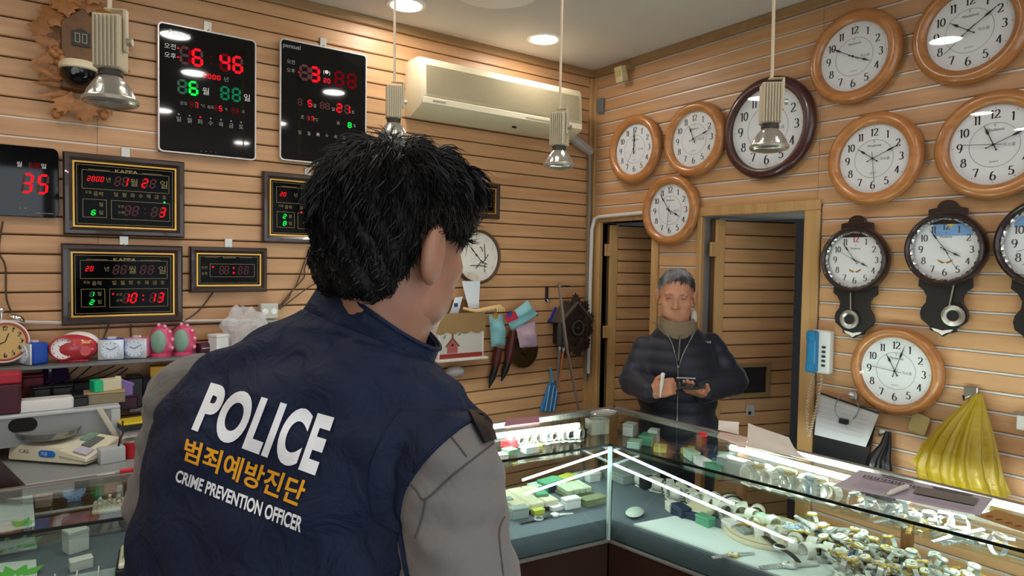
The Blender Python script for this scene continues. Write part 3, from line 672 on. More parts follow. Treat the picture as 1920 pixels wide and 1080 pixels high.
# ================================================================ carved cuckoo clock and dome camera
M_CARVE = wood('carved_limewood', '#8a5527', '#a96f38', rough=.5, scale=(30, 60, 30), var=.12, bump=.3)
M_CARVED = wood('carved_body_brown', '#5a3818', '#704921', rough=.5, scale=(30, 8, 30), var=.05, bump=.2)
def leaf_mb(L, W, lobes=5, th=.008):
    """carved leaf lying in local x,z, stem at the origin, tip up"""
    H = [(.03, .0), (.14, .16), (.34, .20), (.30, .30), (.56, .36), (.44, .50), (.52, .66), (.30, .66), (.30, .86), (.14, .80), (0, 1.0)] if lobes >= 4 and W > .06 else [(.03, 0), (.22, .15), (.30, .3), (.22, .38), (.30, .52), (.18, .6), (.18, .76), (0, 1.0)]
    P = [(-x*W, z*L) for x, z in H]+[(x*W, z*L) for x, z in reversed(H[:-1])]
    mb = MB(); C = (0, -th*1.1, L*.4); k = len(P)
    V = [C]+[(x, -th*.25, z) for x, z in P]+[(0, -th*.4, 0)]+[(x, 0, z) for x, z in P]+[(0, 0, 0)]
    m = k+1; F = []
    for i in range(m): F.append((0, 1+i, 1+(i+1) % m)); F.append((1+i, 1+m+i, 1+m+(i+1) % m, 1+(i+1) % m))
    mb.add(V, F); return mb
c = wl(152, 100, .05); t = thing('cuckoo_clock', 'carved orange-brown cuckoo clock with leaves and a dark little window', 'clock', (c.x, 0, c.z), 0)
def cp(px, py, o=.08): q = wl(px, py, o); return (q.x-c.x, -o, q.z-c.z)
a, b = cp(114, 45), cp(196, 45); zb = cp(155, 168)[2]; zt = cp(155, 30)[2]
hw = (b[0]-a[0])/2; cx = (a[0]+b[0])/2
obj('housing', MB().prism([(cx-hw, zb), (cx+hw, zb), (cx+hw, zt-.03), (cx, zt+.03), (cx-hw, zt-.03)], -.0, -.075), M_CARVED, t, .003)
p = cp(152, 72); obj('window', MB().prism([(p[0]-.028, p[2]-.028), (p[0]+.028, p[2]-.028), (p[0]+.028, p[2]+.022), (p[0], p[2]+.036), (p[0]-.028, p[2]+.022)], -.07, -.081), mat('cuckoo_window_dark', '#2a2722', .5), t)
for s in (-1, 1):
    mb = MB(); ringpoly(mb, [(p[0]+s*.011+dx*.008, p[2]+dz*.017) for dx, dz in ((1, 1), (-1, 1), (-1, -1), (1, -1))], [(p[0]+s*.011+dx*.005, p[2]+dz*.014) for dx, dz in ((1, 1), (-1, 1), (-1, -1), (1, -1))], -.08, -.084); obj('window_bar', mb, mat('cuckoo_window_bar', '#8d8a72', .5), t)
_lm = [mesh('leaf', leaf_mb(.105, .085, 5), M_CARVE, 0, 40), mesh('leaf', leaf_mb(.085, .07, 3), M_CARVE, 0, 40), mesh('leaf', leaf_mb(.12, .05, 4), M_CARVE, 0, 40)]
for px, py, ang, k, sc in ((118, 52, -40, 0, 1.0), (100, 62, -75, 0, .8), (128, 34, -12, 0, .95), (160, 30, 5, 0, 1.1), (180, 48, 30, 0, .9), (196, 62, 55, 0, .9), (205, 85, 80, 0, .8), (205, 120, 100, 1, .9), (112, 88, -80, 1, 1.0), (108, 108, -110, 1, 1.0), (112, 128, -130, 1, .9),
                             (118, 150, -70, 2, .9), (120, 158, -92, 2, .8), (128, 172, -110, 2, .8), (135, 172, -150, 0, .9), (158, 178, 180, 0, 1.0), (185, 172, 150, 0, .9), (120, 178, -165, 1, .8), (195, 178, 165, 1, .8), (200, 150, 120, 2, .7), (150, 12, -25, 0, 1.0), (165, 10, 25, 0, 1.0), (157, 5, 0, 0, 1.0)):
    q = cp(px, py, .07); o = link('leaf', _lm[k], t, (q[0], -.065-random.random()*.02, q[2]), (random.uniform(-.35, .1), math.radians(ang), 0)); o.scale = (sc, 1, sc)
cone = MB().ell((0, 0, 0), (.016, .012, .022), 10, 7)
for px, py in ((105, 212), (118, 205), (195, 214), (155, 216)): q = cp(px, py, .06); obj('pine_cone', MB().ell((q[0], -.045, q[2]), (.016, .012, .02), 9, 6), M_CARVE, t)
for px, py in ((104, 92), (112, 99), (104, 104), (117, 110), (108, 118), (98, 98)): q = cp(px, py, .08); obj('carved_grape', MB().ell((q[0], -.085, q[2]), (.013, .011, .013), 9, 6), M_CARVE, t)
obj('support_block', MB().box((cx, -.05, zb+.02), (.05, .1, .03)), M_CARVED, t)
q = wl(148, 128, .13); t = thing('dome_camera', 'dome security camera with cream band and black dome, on the carved cuckoo clock', 'camera', (q.x, -.115, q.z), 0)
obj('collar', MB().lathe([(.020, .028), (.052, .024), (.060, .012), (.061, -.002), (.056, -.006)], 32), mat('camera_cream', '#d5c7a6', .45), t)
obj('dome', MB().ell((0, 0, -.004), (.056, .056, .056), 28, 12, None, -1, .0), mat('camera_dome_black', '#0a0a0c', .06), t)
obj('lens', MB().cyl((-.012, -.045, -.018), (-.012, -.052, -.024), .014, .012), mat('camera_lens_grey', '#6f7478', .2), t)
obj('mount', MB().box((0, .03, .022), (.06, .10, .02)), MATS['camera_cream'], t, .004)
# ================================================================ hanging spot lamps
M_SPOT = mat('spot_cream_metal', '#b9ae93', .45, .25, var=.03); M_BULB = mat('reflector_bulb_glass', '#b5b1a6', .18, .75, bump=(90, .15)); M_CORD = mat('lamp_cord_cream', '#c9b79c', .6)
def pendant(px, py, dep, rz, label):
    """px,py = middle of the bulb's rim"""
    p = at(px, py, dep); t = thing('hanging_spot_lamp', label, 'lamp', p, rz, 'hanging spot lamps')
    prof = [(.046, 0), (.0475, .006), (.046, .012), (.040, .026), (.030, .042), (.021, .052), (.017, .06)]
    bl = obj('bulb', MB().lathe([(.0001, -.008), (.02, -.0065), (.036, -.003)]+prof, 36), M_BULB, t, smooth=60)
    obj('rim', MB().lathe([(.0475, .002), (.0495, .004), (.0495, .010), (.0475, .012)], 36, closed=True), mat('bulb_rim', '#a19b8c', .3, .5), bl)
    obj('neck', MB().cyl((0, 0, .055), (0, 0, .066), .022, n=20), mat('lamp_neck_dark', '#3a352d', .6), t)
    obj('holder', MB().box((0, 0, .118), (.05, .042, .104)), M_SPOT, t, .003)
    for k in range(7): obj('rib', MB().box((-.021+.007*k, -.023, .118), (.0035, .006, .1)), M_SPOT, t, .001)
    obj('bracket', MB().box((.029, -.004, .142), (.006, .014, .08)).box((.012, -.004, .182), (.04, .014, .003)), M_SPOT, t, .001)
    obj('knob', MB().cyl((.031, -.004, .122), (.041, -.004, .122), .008, n=14), M_SILVER, t)
    top = CEIL-p.z
    obj('cord', MB().tube([(0, -.004, .18), (.001, -.004, .2), (.0, 0, .4), (0, 0, top)], .0042, 8), M_CORD, t)
    obj('ceiling_rose', MB().lathe([(.03, top), (.03, top-.006), (.012, top-.018), (.0001, top-.018)], 20), M_SPOT, t)
pendant(208, 196, 1.30, math.radians(-25), 'hanging spot lamp in front of the carved cuckoo clock, largest in view')
pendant(738, 262, 2.13, math.radians(-20), 'hanging spot lamp directly above the officer\'s head')
pendant(1048, 314, 2.10, math.radians(-65), 'hanging spot lamp in front of the air conditioner\'s right end')
pendant(1442, 281, 1.72, math.radians(-45), 'hanging spot lamp in front of the dark mahogany clock')
p = hit(930, -18, 2, CEIL); tag(obj('ceiling_rosette', MB().lathe([(.19, CEIL), (.185, CEIL-.006), (.15, CEIL-.012), (.0001, CEIL-.014)], 48, (p.x, p.y, 0)), mat('rosette_white', '#e4ddd3', .6), None), 'flat round white disc on the ceiling at the top of the photo', 'ceiling disc')
# ================================================================ shelf of alarm clocks
M_SHELF = mat('shelf_grey', '#6d7070', .35, .2)
SZ = 1.213; t = thing('wall_shelf', 'long narrow grey shelf carrying the small alarm clocks', 'shelf', (0, 0, 0))
obj('board', MB().span((-3.3, -.17, SZ-.010), (-1.80, -.005, SZ)), M_SHELF, t, .001)
for x in (-3.2, -2.66, -1.95): obj('bracket', MB().prism([(0, 0), (-.15, 0), (-.15, -.01), (0, -.06)], -.004, .004).xf(Matrix.Translation((x, -.01, SZ-.011)) @ Matrix.Rotation(PI/2, 4, 'Z')), M_SHELF, t)
t = thing('wall_shelf', 'lower grey shelf with boxes and cables under the alarm clocks', 'shelf', (0, 0, 0)); LZ = 1.03
obj('board', MB().span((-2.42, -.17, LZ-.010), (-1.80, -.005, LZ)), M_SHELF, t, .001)
for x in (-2.36, -1.9): obj('bracket', MB().box((x, -.08, LZ-.03), (.006, .14, .04)), M_SHELF, t)
def onshelf(px, y=-.09, z=SZ): v = hit(px, 600, 1, y); return Vector((v.x, y, z))
M_ACF = mat('alarm_face', '#d5e0ee', .5)
def small_face(t, c, R, n, m, hands=((300, .5), (60, .7)), y0=0):
    """a flat clock face at c looking along -y"""
    d = obj('face', MB().lathe([(R, 0), (R, .003)], 36, (c[0], c[1], c[2]), 'y'), m, t)
    for k, (a, l) in enumerate(hands): obj('clock_hand', MB().box((0, 0, l*R/2), (R*.05, .001, l*R)), M_INK, t, loc=(c[0], c[1]-.004-.001*k, c[2]), rot=(0, math.radians(a), 0))
    for k in range(12):
        a = math.radians(30*k); dot(d, c[0]+R*.84*math.cos(a), c[2]+R*.84*math.sin(a), R*.05, c[1]-.0032, M_INK, 'hour_mark')
# bell alarm clock
v = onshelf(3); t = thing('alarm_clock', 'white round alarm clock with chrome bells and tan dial, at the left edge', 'clock', v, math.radians(18)); R = .074
obj('case', MB().lathe([(R*.95, -.03), (R, -.01), (R, .025), (R*.96, .036), (R*.88, .036), (R*.86, .028)], 44, (0, 0, R+.012), 'y'), mat('alarm_white', '#d9d6d3', .35), t, smooth=50)
mb = MB(); mb.lathe([(R*.88, .03), (R*.9, .036), (R*.82, .037), (R*.8, .030)], 44, (0, 0, R+.012), 'y', closed=True); obj('bezel', mb, mat('alarm_red_bezel', '#a8443f', .4), t)
small_face(t, (0, -.029, R+.012), R*.82, 12, mat('alarm_tan_face', '#c7a76a', .5), ((20, .5), (250, .65)))
for k in range(1, 13): nm = MB(); a = math.radians(90-30*k); number(nm, str(k), R*.62*math.cos(a), R*.62*math.sin(a), .016, 0); obj('numeral', nm, M_INK, t, smooth=0, loc=(0, -.0327, R+.012))
for s in (-1, 1):
    obj('bell', MB().ell((s*.04, 0, 2*R+.012), (.03, .028, .02), 18, 8, Matrix.Rotation(s*.5, 3, 'Y'), 0, 1), M_CHROME, t); obj('foot', MB().cyl((s*.05, 0, .02), (s*.06, 0, 0), .008, n=10), M_CHROME, t)
obj('hammer', MB().cyl((0, 0, 2*R+.012), (0, 0, 2*R+.045), .004).ell((0, 0, 2*R+.045), (.01, .01, .01), 10, 6), M_CHROME, t)
def cube_alarm(px, colr, face, rz, label, s=.085, bell=True):
    v = onshelf(px); t = thing('alarm_clock', label, 'clock', v, rz, 'small alarm clocks on the shelf')
    obj('case', MB().box((0, .0, s*.46), (s, .055, s*.9)), colr, t, .012, seg=3)
    obj('front_rim', MB().box((0, -.031, s*.46), (s*.98, .008, s*.88)), mat('alarm_rim_silver', '#cfd3d6', .3, .5), t, .004, seg=2)
    small_face(t, (0, -.036, s*.46), s*.37, 12, face)
    obj('snooze_button', MB().box((0, 0, s*.93), (.03, .02, .012)), MATS['alarm_rim_silver'], t, .003)
    for k in (-1, 1): obj('foot', MB().box((k*s*.3, 0, .003), (.012, .03, .012)), colr, t)
M_BLUE = mat('alarm_blue', '#1746a8', .4); M_PINK = mat('alarm_pink', '#d3658f', .4); M_HOT = mat('alarm_rose', '#c9456f', .3, coat=.4)
cube_alarm(63, M_BLUE, M_ACF, math.radians(-62), 'blue cube alarm clock turned away, between the bell clock and the red radio clock')
cube_alarm(210, M_BLUE, M_ACF, math.radians(-12), 'pale faced alarm clock with a blue case, right of the red radio clock')
cube_alarm(257, M_PINK, M_ACF, math.radians(-22), 'pale faced alarm clock with a pink case, beside the pink dome clocks')
# red and white radio clock
v = onshelf(137); t = thing('alarm_clock', 'red and white egg-shaped alarm clock with round white dial', 'clock', v, math.radians(-8), 'small alarm clocks on the shelf'); t.scale = (.8, .8, .84)
obj('case', MB().ell((0, .0, .058), (.098, .05, .060), 28, 14), mat('alarm_red', '#b0303a', .3, coat=.4), t, smooth=80)
obj('white_shell', MB().ell((.018, .02, .064), (.088, .045, .064), 28, 14), mat('alarm_white', '#d9d6d3'), t, smooth=80)
obj('dial_ring', MB().lathe([(.05, 0), (.05, .012), (.044, .014), (.044, .004)], 36, (-.035, -.038, .062), 'y', closed=True), MATS['alarm_red'], t)
small_face(t, (-.035, -.040, .062), .045, 12, mat('alarm_white_face', '#e8e6e4', .5), ((310, .5), (95, .6)))
obj('speaker', MB().lathe([(.022, 0), (.02, .004), (.0001, .003)], 20, (.05, -.044, .048), 'y'), mat('speaker_red', '#c7545a', .5), t)
obj('light_bar', MB().box((.052, -.043, .086), (.03, .006, .01)), mat('amber_bar', '#e8a94a', .3), t)
obj('base', MB().box((0, 0, .005), (.12, .07, .01)), MATS['alarm_red'], t, .004)
def dome_alarm(px, label):
    v = onshelf(px); t = thing('alarm_clock', label, 'clock', v, math.radians(-30), 'pink dome alarm clocks'); t.scale = (.85, .85, .96)
    obj('shell', MB().ell((0, .005, .055), (.055, .042, .072), 24, 14), M_HOT, t, smooth=80)
    obj('screen', MB().ell((-.002, -.026, .06), (.036, .02, .048), 22, 10), mat('dome_screen_green', '#7fa08e', .12), t, smooth=80)
    for k in range(5): a = math.radians(95-28*k); obj('crest_bump', MB().ell((.055*math.cos(a), -.012, .055+.072*math.sin(a)), (.008, .008, .008), 10, 6), mat('crest_pink', '#e79ab4', .3), t)
    obj('base', MB().lathe([(.045, 0), (.045, .008), (.036, .014)], 24, (0, 0, 0)), M_HOT, t)
dome_alarm(302, 'pink dome alarm clock with crest bumps, next to the pink cube clock'); dome_alarm(344, 'pink dome alarm clock with crest bumps, nearest the officer\'s shoulder')
v = onshelf(384); t = thing('case', 'dark plum glasses case lying on the alarm clock shelf by the officer', 'case', v, .3); obj('body', MB().box((0, 0, .022), (.06, .05, .044)), mat('plum_case', '#4a1f33', .4), t, .012, seg=2); obj('hinge_line', MB().box((0, -.026, .024), (.05, .002, .003)), M_SILVER, t)
v = onshelf(410, -.11); t = thing('gift_box', 'small white box on the shelf at the officer\'s collar', 'box', v, .5); obj('body', MB().box((0, 0, .035), (.06, .05, .07)), mat('box_white', '#dad8d5', .6), t, .002); obj('lid', MB().box((0, 0, .072), (.064, .054, .012)), MATS['box_white'], t, .002)
# crumpled clear plastic bag behind the collar
def crumple(mb, c, r, n=18, m=12, amp=.35, seed=1, flat=1.0):
    rnd = random.Random(seed); V = []; ph = [rnd.uniform(0, 6.3) for _ in range(12)]
    for j in range(m+1):
        a = -PI/2+PI*j/m
        for i in range(n):
            tt = 2*PI*i/n
            k = 1+amp*(math.sin(3*tt+ph[0]+2*a)*.4+math.sin(5*tt+ph[1]-3*a)*.3+math.sin(7*a+ph[2]+tt)*.3+rnd.uniform(-.3, .3))
            V.append((c[0]+r[0]*k*math.cos(a)*math.cos(tt), c[1]+r[1]*k*math.cos(a)*math.sin(tt), c[2]+r[2]*k*math.sin(a)*flat))
    F = [(j*n+i, j*n+(i+1) % n, (j+1)*n+(i+1) % n, (j+1)*n+i) for j in range(m) for i in range(n)]+[tuple(range(n-1, -1, -1)), tuple(m*n+i for i in range(n))]
    return mb.add(V, F)
M_CLEARBAG = glass('clear_plastic', '#e9e4e6', .15, 1.0, 1.6)
v = onshelf(455, -.1); tag(obj('plastic_bag', crumple(MB(), (v.x, v.y, SZ+.09), (.09, .05, .085), 22, 14, .3, 3), mat('bag_clear_grey', '#d9d4d6', .25, alpha=.45), None, smooth=0), 'crumpled clear plastic bag on the shelf behind the officer\'s collar', 'bag')
# power outlet and wall cables
v = wl(503, 583, .03); t = thing('power_outlet', 'grey and white power outlet box with cables, left of the officer\'s collar', 'outlet', (v.x, 0, v.z)); obj('box', MB().box((0, -.025, 0), (.075, .05, .065)), mat('outlet_grey', '#b9b6b0', .5), t, .004)
for k in (-1, 1): obj('socket', MB().cyl((k*.018, -.05, .0), (k*.018, -.053, 0), .013, n=16), mat('outlet_white', '#e5e2dd', .5), t)
M_CBL = mat('cable_brown', '#4a3626', .6); M_CBK = mat('cable_black', '#1d1a18', .6); M_CWH = mat('cable_white', '#c9c2bb', .5)
def cable(label, pts, r, m, grp='loose cables on the left wall'):
    P = [wl(x, y, o) for x, y, o in pts]; Q = []
    for i in range(len(P)-1):
        p0, p1, p2, p3 = P[max(i-1, 0)], P[i], P[i+1], P[min(i+2, len(P)-1)]
        for k in range(5):
            f = k/5; Q.append(.5*((2*p1)+(p2-p0)*f+(2*p0-5*p1+4*p2-p3)*f*f+(3*p1-p0-3*p2+p3)*f**3))
    Q.append(P[-1]); return tag(obj('cable', MB().tube(Q, r, 6), m, None), label, 'cable', grp)
cable('white trunking cable running along the wall under the framed clocks', [(-60, 600, .014), (60, 604, .014), (200, 606, .014), (350, 602, .014), (460, 601, .014), (600, 604, .014), (700, 606, .014)], .006, M_CWH)
cable('brown cable hanging down the wall at the left edge under the square clock', [(5, 415, .01), (-2, 470, .012), (10, 500, .012), (12, 560, .012), (28, 595, .012), (45, 612, .02)], .003, M_CBL)
cable('brown cable slanting down from the small framed clock', [(400, 548, .01), (370, 585, .012), (330, 612, .02), (300, 640, .02)], .003, M_CBL)
cable('brown cable looping from the half hidden framed clock to the outlet', [(588, 462, .01), (572, 500, .014), (570, 520, .014), (548, 545, .014), (540, 560, .014), (520, 580, .02)], .0028, M_CBL)
cable('second brown cable twisting beside the looping cable above the outlet', [(582, 462, .01), (566, 505, .014), (555, 535, .014), (545, 548, .014), (524, 574, .014), (516, 582, .02)], .0028, M_CBL)
cable('brown cable rising from the outlet towards the officer\'s neck', [(524, 580, .014), (570, 545, .014), (625, 508, .014), (680, 470, .014)], .0028, M_CBL)
cable('thin dark cable hanging from the lower framed clock, left one', [(205, 606, .012), (192, 640, .02), (185, 668, .06)], .003, M_CBL)
cable('thin dark cable hanging from the lower framed clock, right one', [(245, 606, .012), (245, 640, .02), (243, 662, .04)], .003, M_CBL)
for k, (a, b2) in enumerate((((150, 685), (85, 725)), ((172, 686), (105, 728)), ((215, 686), (120, 715)), ((232, 688), (140, 722)), ((240, 690), (175, 724)))):
    cable(('first', 'second', 'third', 'fourth', 'fifth')[k]+' from the left of the dark cables sagging below the alarm clock shelf', [(a[0], a[1], .08), ((a[0]+b2[0])/2, (a[1]+b2[1])/2+6, .1), (b2[0], b2[1], .13)], .003, M_CBK)
# ================================================================ back table, desk shelf, scale and clutter at the lower left
M_GMET = mat('desk_grey_metal', '#8d9090', .45, .1); M_GLT = mat('desk_grey_edge', '#b4b8ba', .4, .1)
TZ = .92
t = thing('back_table', 'grey table behind the glass counter under the desk shelf', 'table', (0, 0, 0))
obj('top', MB().span((-3.3, -.56, TZ-.03), (-2.2, -.02, TZ)), M_GMET, t, .003)
for x, y in ((-3.2, -.5), (-2.28, -.5), (-3.2, -.08), (-2.28, -.08)): obj('leg', MB().span((x-.02, y-.02, 0), (x+.02, y+.02, TZ-.03)), M_GMET, t)
DZ = 1.074; t = thing('desk_shelf', 'grey metal desk shelf with a black oval cut-out in its front', 'shelf', (0, 0, 0)); DX = -2.46
obj('top', MB().span((-3.2, -.285, DZ-.012), (DX, -.02, DZ)), M_GLT, t, .003)
obj('front_panel', MB().span((-3.2, -.28, DZ-.105), (DX-.03, -.27, DZ-.012)), M_GMET, t)
for x in (DX-.03, -3.2):
    for y0 in (-.285, -.05): obj('side_post', MB().span((x, y0, TZ), (x+.03, y0+.03, DZ-.012)), M_GLT, t, .003)
q = hit(43, 797, 1, -.28); obj('oval_opening', MB().prism(rrect(.078, .045, .022), -.281, -.2815).xf(Matrix.Translation((q.x, 0, q.z))), mat('hole_black', '#0c0a08'), t)
# weighing scale
a, b = hit(14, 866, 2, TZ), hit(160, 877, 2, TZ); dx = b-a; L = dx.length; t = thing('weighing_scale', 'cream electronic weighing scale with a round steel dish', 'scale', (a+b)/2, math.atan2(dx.y, dx.x))
obj('body', MB().hexa([(-L/2, 0, .008), (L/2, 0, .008), (L/2, .16, .008), (-L/2, .16, .008)], [(-L/2-.004, .012, .055), (L*.18, .012, .055), (L*.18, .16, .06), (-L/2-.004, .16, .06)]), mat('scale_cream', '#cfcab2', .45), t, .006, seg=2)
obj('key_panel', MB().hexa([(L*.15, -.002, .03), (L/2+.004, -.002, .016), (L/2+.004, .15, .016), (L*.15, .15, .03)], [(L*.15, .0, .05), (L/2+.006, .0, .03), (L/2+.006, .14, .065), (L*.15, .14, .075)]), mat('scale_cream', '#cfcab2'), t, .003)
kp = lambda u, v: Vector((L*.17+u*(L*.33), v*.14, .0525+(.02*v*(1-u)+.035*v*u)-.020*u+.002))
for u0, u1, v0, v1, m in ((.05, .3, .55, .95, mat('lcd_green', '#6f9480', .3)), (.38, .72, .35, .8, mat('lcd_dark', '#5a6460', .3)), (.45, .95, .05, .3, mat('keypad_grey', '#b3b0c0', .5))):
    P = [kp(u0, v0), kp(u1, v0), kp(u1, v1), kp(u0, v1)]; obj('display', MB().hexa(P, [p+Vector((0, 0, .003)) for p in P]), m, t)
obj('dish', MB().lathe([(.0001, .075), (.085, .075), (.098, .082), (.104, .094), (.108, .096), (.106, .090), (.1, .078), (.09, .070), (.02, .068), (.02, .05)], 40, (-L*.22, .075, 0), sx=.9, sy=.8), mat('steel_dish', '#9a9a98', .22, .95), t, smooth=50)
obj('badge', MB().prism(rrect(.06, .022, .011), -.001, -.004).xf(Matrix.Translation((-.0, .006, .034))), mat('badge_blue', '#1f6fc4', .4), t); obj('badge_text', text_mb('저울', .014).xf(Matrix.Translation((-.008, .001, .034))), M_LWHITE, t)
obj('brand', text_mb('CAS', .016, fw=1.3).xf(Matrix.Translation((-L*.30, .004, .037))), mat('dial_ink_grey', '#3b3a40'), t)
for s in (-1, 1): obj('foot', MB().cyl((s*L*.4, .03, 0), (s*L*.4, .03, .01), .01), M_CBK, t)
# things on the desk shelf
def ondesk(px, y, z=DZ):
    y = min(y+.11, -.06); v = hit(px, 740, 1, y); return Vector((v.x, y, z))
def bx(name, label, cat, loc, dims, m, rz=0, bev=.002, lid=None, lidm=None, group=None, seg=1):
    t = thing(name, label, cat, loc, rz, group); obj('body', MB().box((0, 0, dims[2]/2), dims), m, t, bev, seg=seg)
    if lid: obj('lid', MB().box((0, 0, dims[2]+lid/2), (dims[0]+.002, dims[1]+.002, lid)), lidm or m, t, bev, seg=seg)
    return t
M_MAR = mat('box_maroon', '#43101f', .5); M_CRIM = mat('box_crimson', '#a3182b', .45); M_BLK = mat('box_black', '#17171b', .45); M_WHT = mat('box_white', '#dad8d5')
bx('jewel_box', 'tall maroon box with a crimson lid at the left edge of the desk shelf', 'box', ondesk(5, -.33), (.10, .09, .10), M_MAR, 0, .006, .035, M_CRIM)
t = thing('receipt_tray', 'flat white plastic tray with rounded ends on the desk shelf', 'tray', ondesk(80, -.34), 0); obj('body', MB().prism(rrect(.175, .06, .02), 0, .038, 'z'), M_WHT, t, .006, seg=2); obj('rim', MB().prism(rrect(.165, .05, .016), .037, .04, 'z'), mat('tray_inner', '#c9c7c4', .6), t)
bx('watch_box', 'black watch box lying behind the white tray, left one', 'box', ondesk(76, -.25), (.055, .06, .06), M_BLK, .2, .006, .006, M_BLK, 'black watch boxes on the desk shelf')
bx('watch_box', 'black watch box behind the white tray, nearer the green box', 'box', ondesk(118, -.25), (.06, .06, .06), M_BLK, -.1, .006, .006, M_BLK, 'black watch boxes on the desk shelf')
bx('jewel_box', 'small dark red box at the back of the desk shelf', 'box', ondesk(62, -.15), (.06, .05, .09), mat('box_darkred', '#6b1426', .5), .1, .003, .01)
t = bx('watch_box', 'open purple watch box leaning at the back of the desk shelf', 'box', ondesk(112, -.13), (.08, .05, .06), mat('box_purple_dark', '#33163f', .5), .3, .003); obj('open_lid', MB().box((0, .03, .085), (.08, .01, .06), Matrix.Rotation(-.5, 3, 'X')), MATS['box_purple_dark'], t, .002)
bx('patterned_box', 'flat patterned brown box at the end of the desk shelf', 'box', ondesk(196, -.30), (.125, .08, .035), mat('box_pattern', '#8c8166', .6, bump=(90, .2), var=.3), -.05, .002, .006, mat('box_tan_edge', '#a48a66', .6))
_gz = DZ+.0412
t = thing('carton', 'white carton with a bright green end on the patterned box', 'box', ondesk(196, -.30, _gz), .25); obj('body', MB().box((.018, 0, .02), (.06, .05, .04)), mat('carton_cream', '#c9c0a4', .6), t, .002); obj('green_end', MB().box((-.026, 0, .02), (.028, .051, .041)), mat('carton_green', '#14b57c', .5), t, .002)
v = ondesk(221, -.29, _gz); tag(obj('small_tube', MB().lathe([(.012, 0), (.012, .04), (.009, .046), (.0001, .046)], 16, tuple(v)), mat('tube_cream', '#cbc3a8', .5), None), 'small cream tube standing beside the green ended carton', 'tube')
bx('watch_box', 'low black watch box between the white tray and the patterned box', 'box', ondesk(147, -.31), (.05, .08, .03), M_BLK, .1, .004, .008)
bx('watch_box', 'black watch box behind the patterned box', 'box', ondesk(165, -.18), (.10, .06, .06), M_BLK, -.1, .004, .008)
# things on the lower wall shelf
def onlow(px, y=-.1): v = hit(px, 720, 1, y); return Vector((v.x, y, LZ))
t = thing('gift_box', 'lilac box tilted on the lower shelf among black cases', 'box', onlow(222, -.13)+Vector((0, 0, .045)), rot=(.0, .45, .35)); obj('body', MB().box((0, 0, .03), (.07, .05, .05)), mat('box_lilac', '#8a72b8', .5), t, .002); obj('lid', MB().box((0, 0, .058), (.073, .053, .012)), MATS['box_lilac'], t, .002)
bx('watch_box', 'plum box propping up the lilac box', 'box', onlow(228, -.12), (.09, .08, .045), mat('box_plum', '#3b1430', .5), .1, .003, .006)
bx('watch_box', 'black case beside the blue alarm clock on the lower shelf', 'box', onlow(252, -.10), (.05, .08, .11), M_BLK, .0, .004, .008)
v = onlow(283, -.11); t = thing('alarm_clock', 'dark screened alarm clock with a blue case on the lower shelf', 'clock', v, math.radians(-55)); obj('case', MB().box((0, .01, .055), (.09, .06, .10)), M_BLUE, t, .01, seg=2); obj('front', MB().box((0, -.028, .055), (.1, .02, .11)), mat('alarm_dark_screen', '#23282e', .12), t, .008, seg=2); obj('rim', MB().box((0, -.016, .055), (.098, .006, .108)), M_CHROME, t, .006); obj('foot', MB().box((0, 0, .003), (.07, .05, .006)), M_BLK, t)
t = bx('product_box', 'yellow cardboard package with a red end on the lower shelf', 'box', onlow(330, -.08), (.18, .06, .145), mat('pack_yellow', '#d6a31c', .5), -.1, .002); obj('red_end', MB().box((.062, -.0005, .0725), (.058, .0615, .1455)), mat('pack_red', '#b3212a', .5), t, .001); obj('window', MB().box((-.045, -.031, .07), (.05, .003, .10)), mat('pack_window', '#cfc4b4', .3), t)
# on the table, right of the desk shelf
def ontab(px, y): v = hit(px, 840, 1, y); return Vector((v.x, y, TZ))
v = ontab(262, -.3); t = thing('paper_roll', 'ribbed white paper roll lying on the back table by the officer\'s sleeve', 'roll', v, .1); obj('roll', MB().cyl((-.06, 0, .036), (.09, 0, .036), .036, n=24), mat('roll_white', '#c9c6c0', .6, bump=(70, .3)), t); obj('wrapper', MB().cyl((.03, 0, .036), (.1, 0, .036), .0375, n=24), mat('wrap_yellow', '#d8bd1e', .5), t); obj('cap', MB().cyl((-.065, 0, .036), (-.06, 0, .036), .018, n=16), M_SILVER, t)
bx('case', 'flat black case with a yellow edge on top of the paper roll', 'case', v+Vector((.02, 0, .0738)), (.17, .09, .02), M_BLK, .12, .003, .008, mat('edge_yellow', '#c9b01c', .5))
v = ontab(247, -.42); t = thing('tin', 'small red tin standing at the officer\'s sleeve', 'tin', v, 0); obj('body', MB().lathe([(.025, 0), (.025, .055), (.023, .057)], 24), mat('tin_red', '#a3141f', .3), t); obj('lid', MB().lathe([(.0255, .055), (.0255, .062), (.0001, .063)], 24), M_SILVER, t)
v = ontab(208, -.44); t = thing('adapter', 'pale grey power adapter on the table at the foot of the desk shelf', 'adapter', v, .2); obj('body', MB().box((0, 0, .025), (.075, .05, .05)), mat('adapter_grey', '#aeb2b4', .5), t, .006, seg=2); obj('lead', MB().tube([(.02, -.01, .05), (.02, -.02, .075), (.03, -.02, .09), (.035, .0, .13)], .003, 6), M_CBK, t)
v = ontab(196, -.3); tag(obj('desk_fan_blade_stick', MB().box((0, 0, .08), (.018, .012, .17), Matrix.Rotation(-.45, 3, 'Y')), mat('stick_cream', '#c3bcae', .5), None, .003, loc=v+Vector((.02, 0, .0))), 'cream plastic stick leaning inside the desk shelf', 'stick')
bpy.data.objects['desk_fan_blade_stick'].name = 'plastic_stick'
v = ontab(130, -.14); tag(obj('beige_board', MB().box((0, 0, .09), (.2, .008, .18)), mat('panel_beige', '#a8a089', .6), None, .001, loc=v), 'beige board standing upright behind the weighing scale', 'board')
P_c = [hit(x, y, 1, -.60) for x, y in ((-70, 800), (0, 866), (40, 905), (66, 932), (60, 1010), (-70, 1040))]
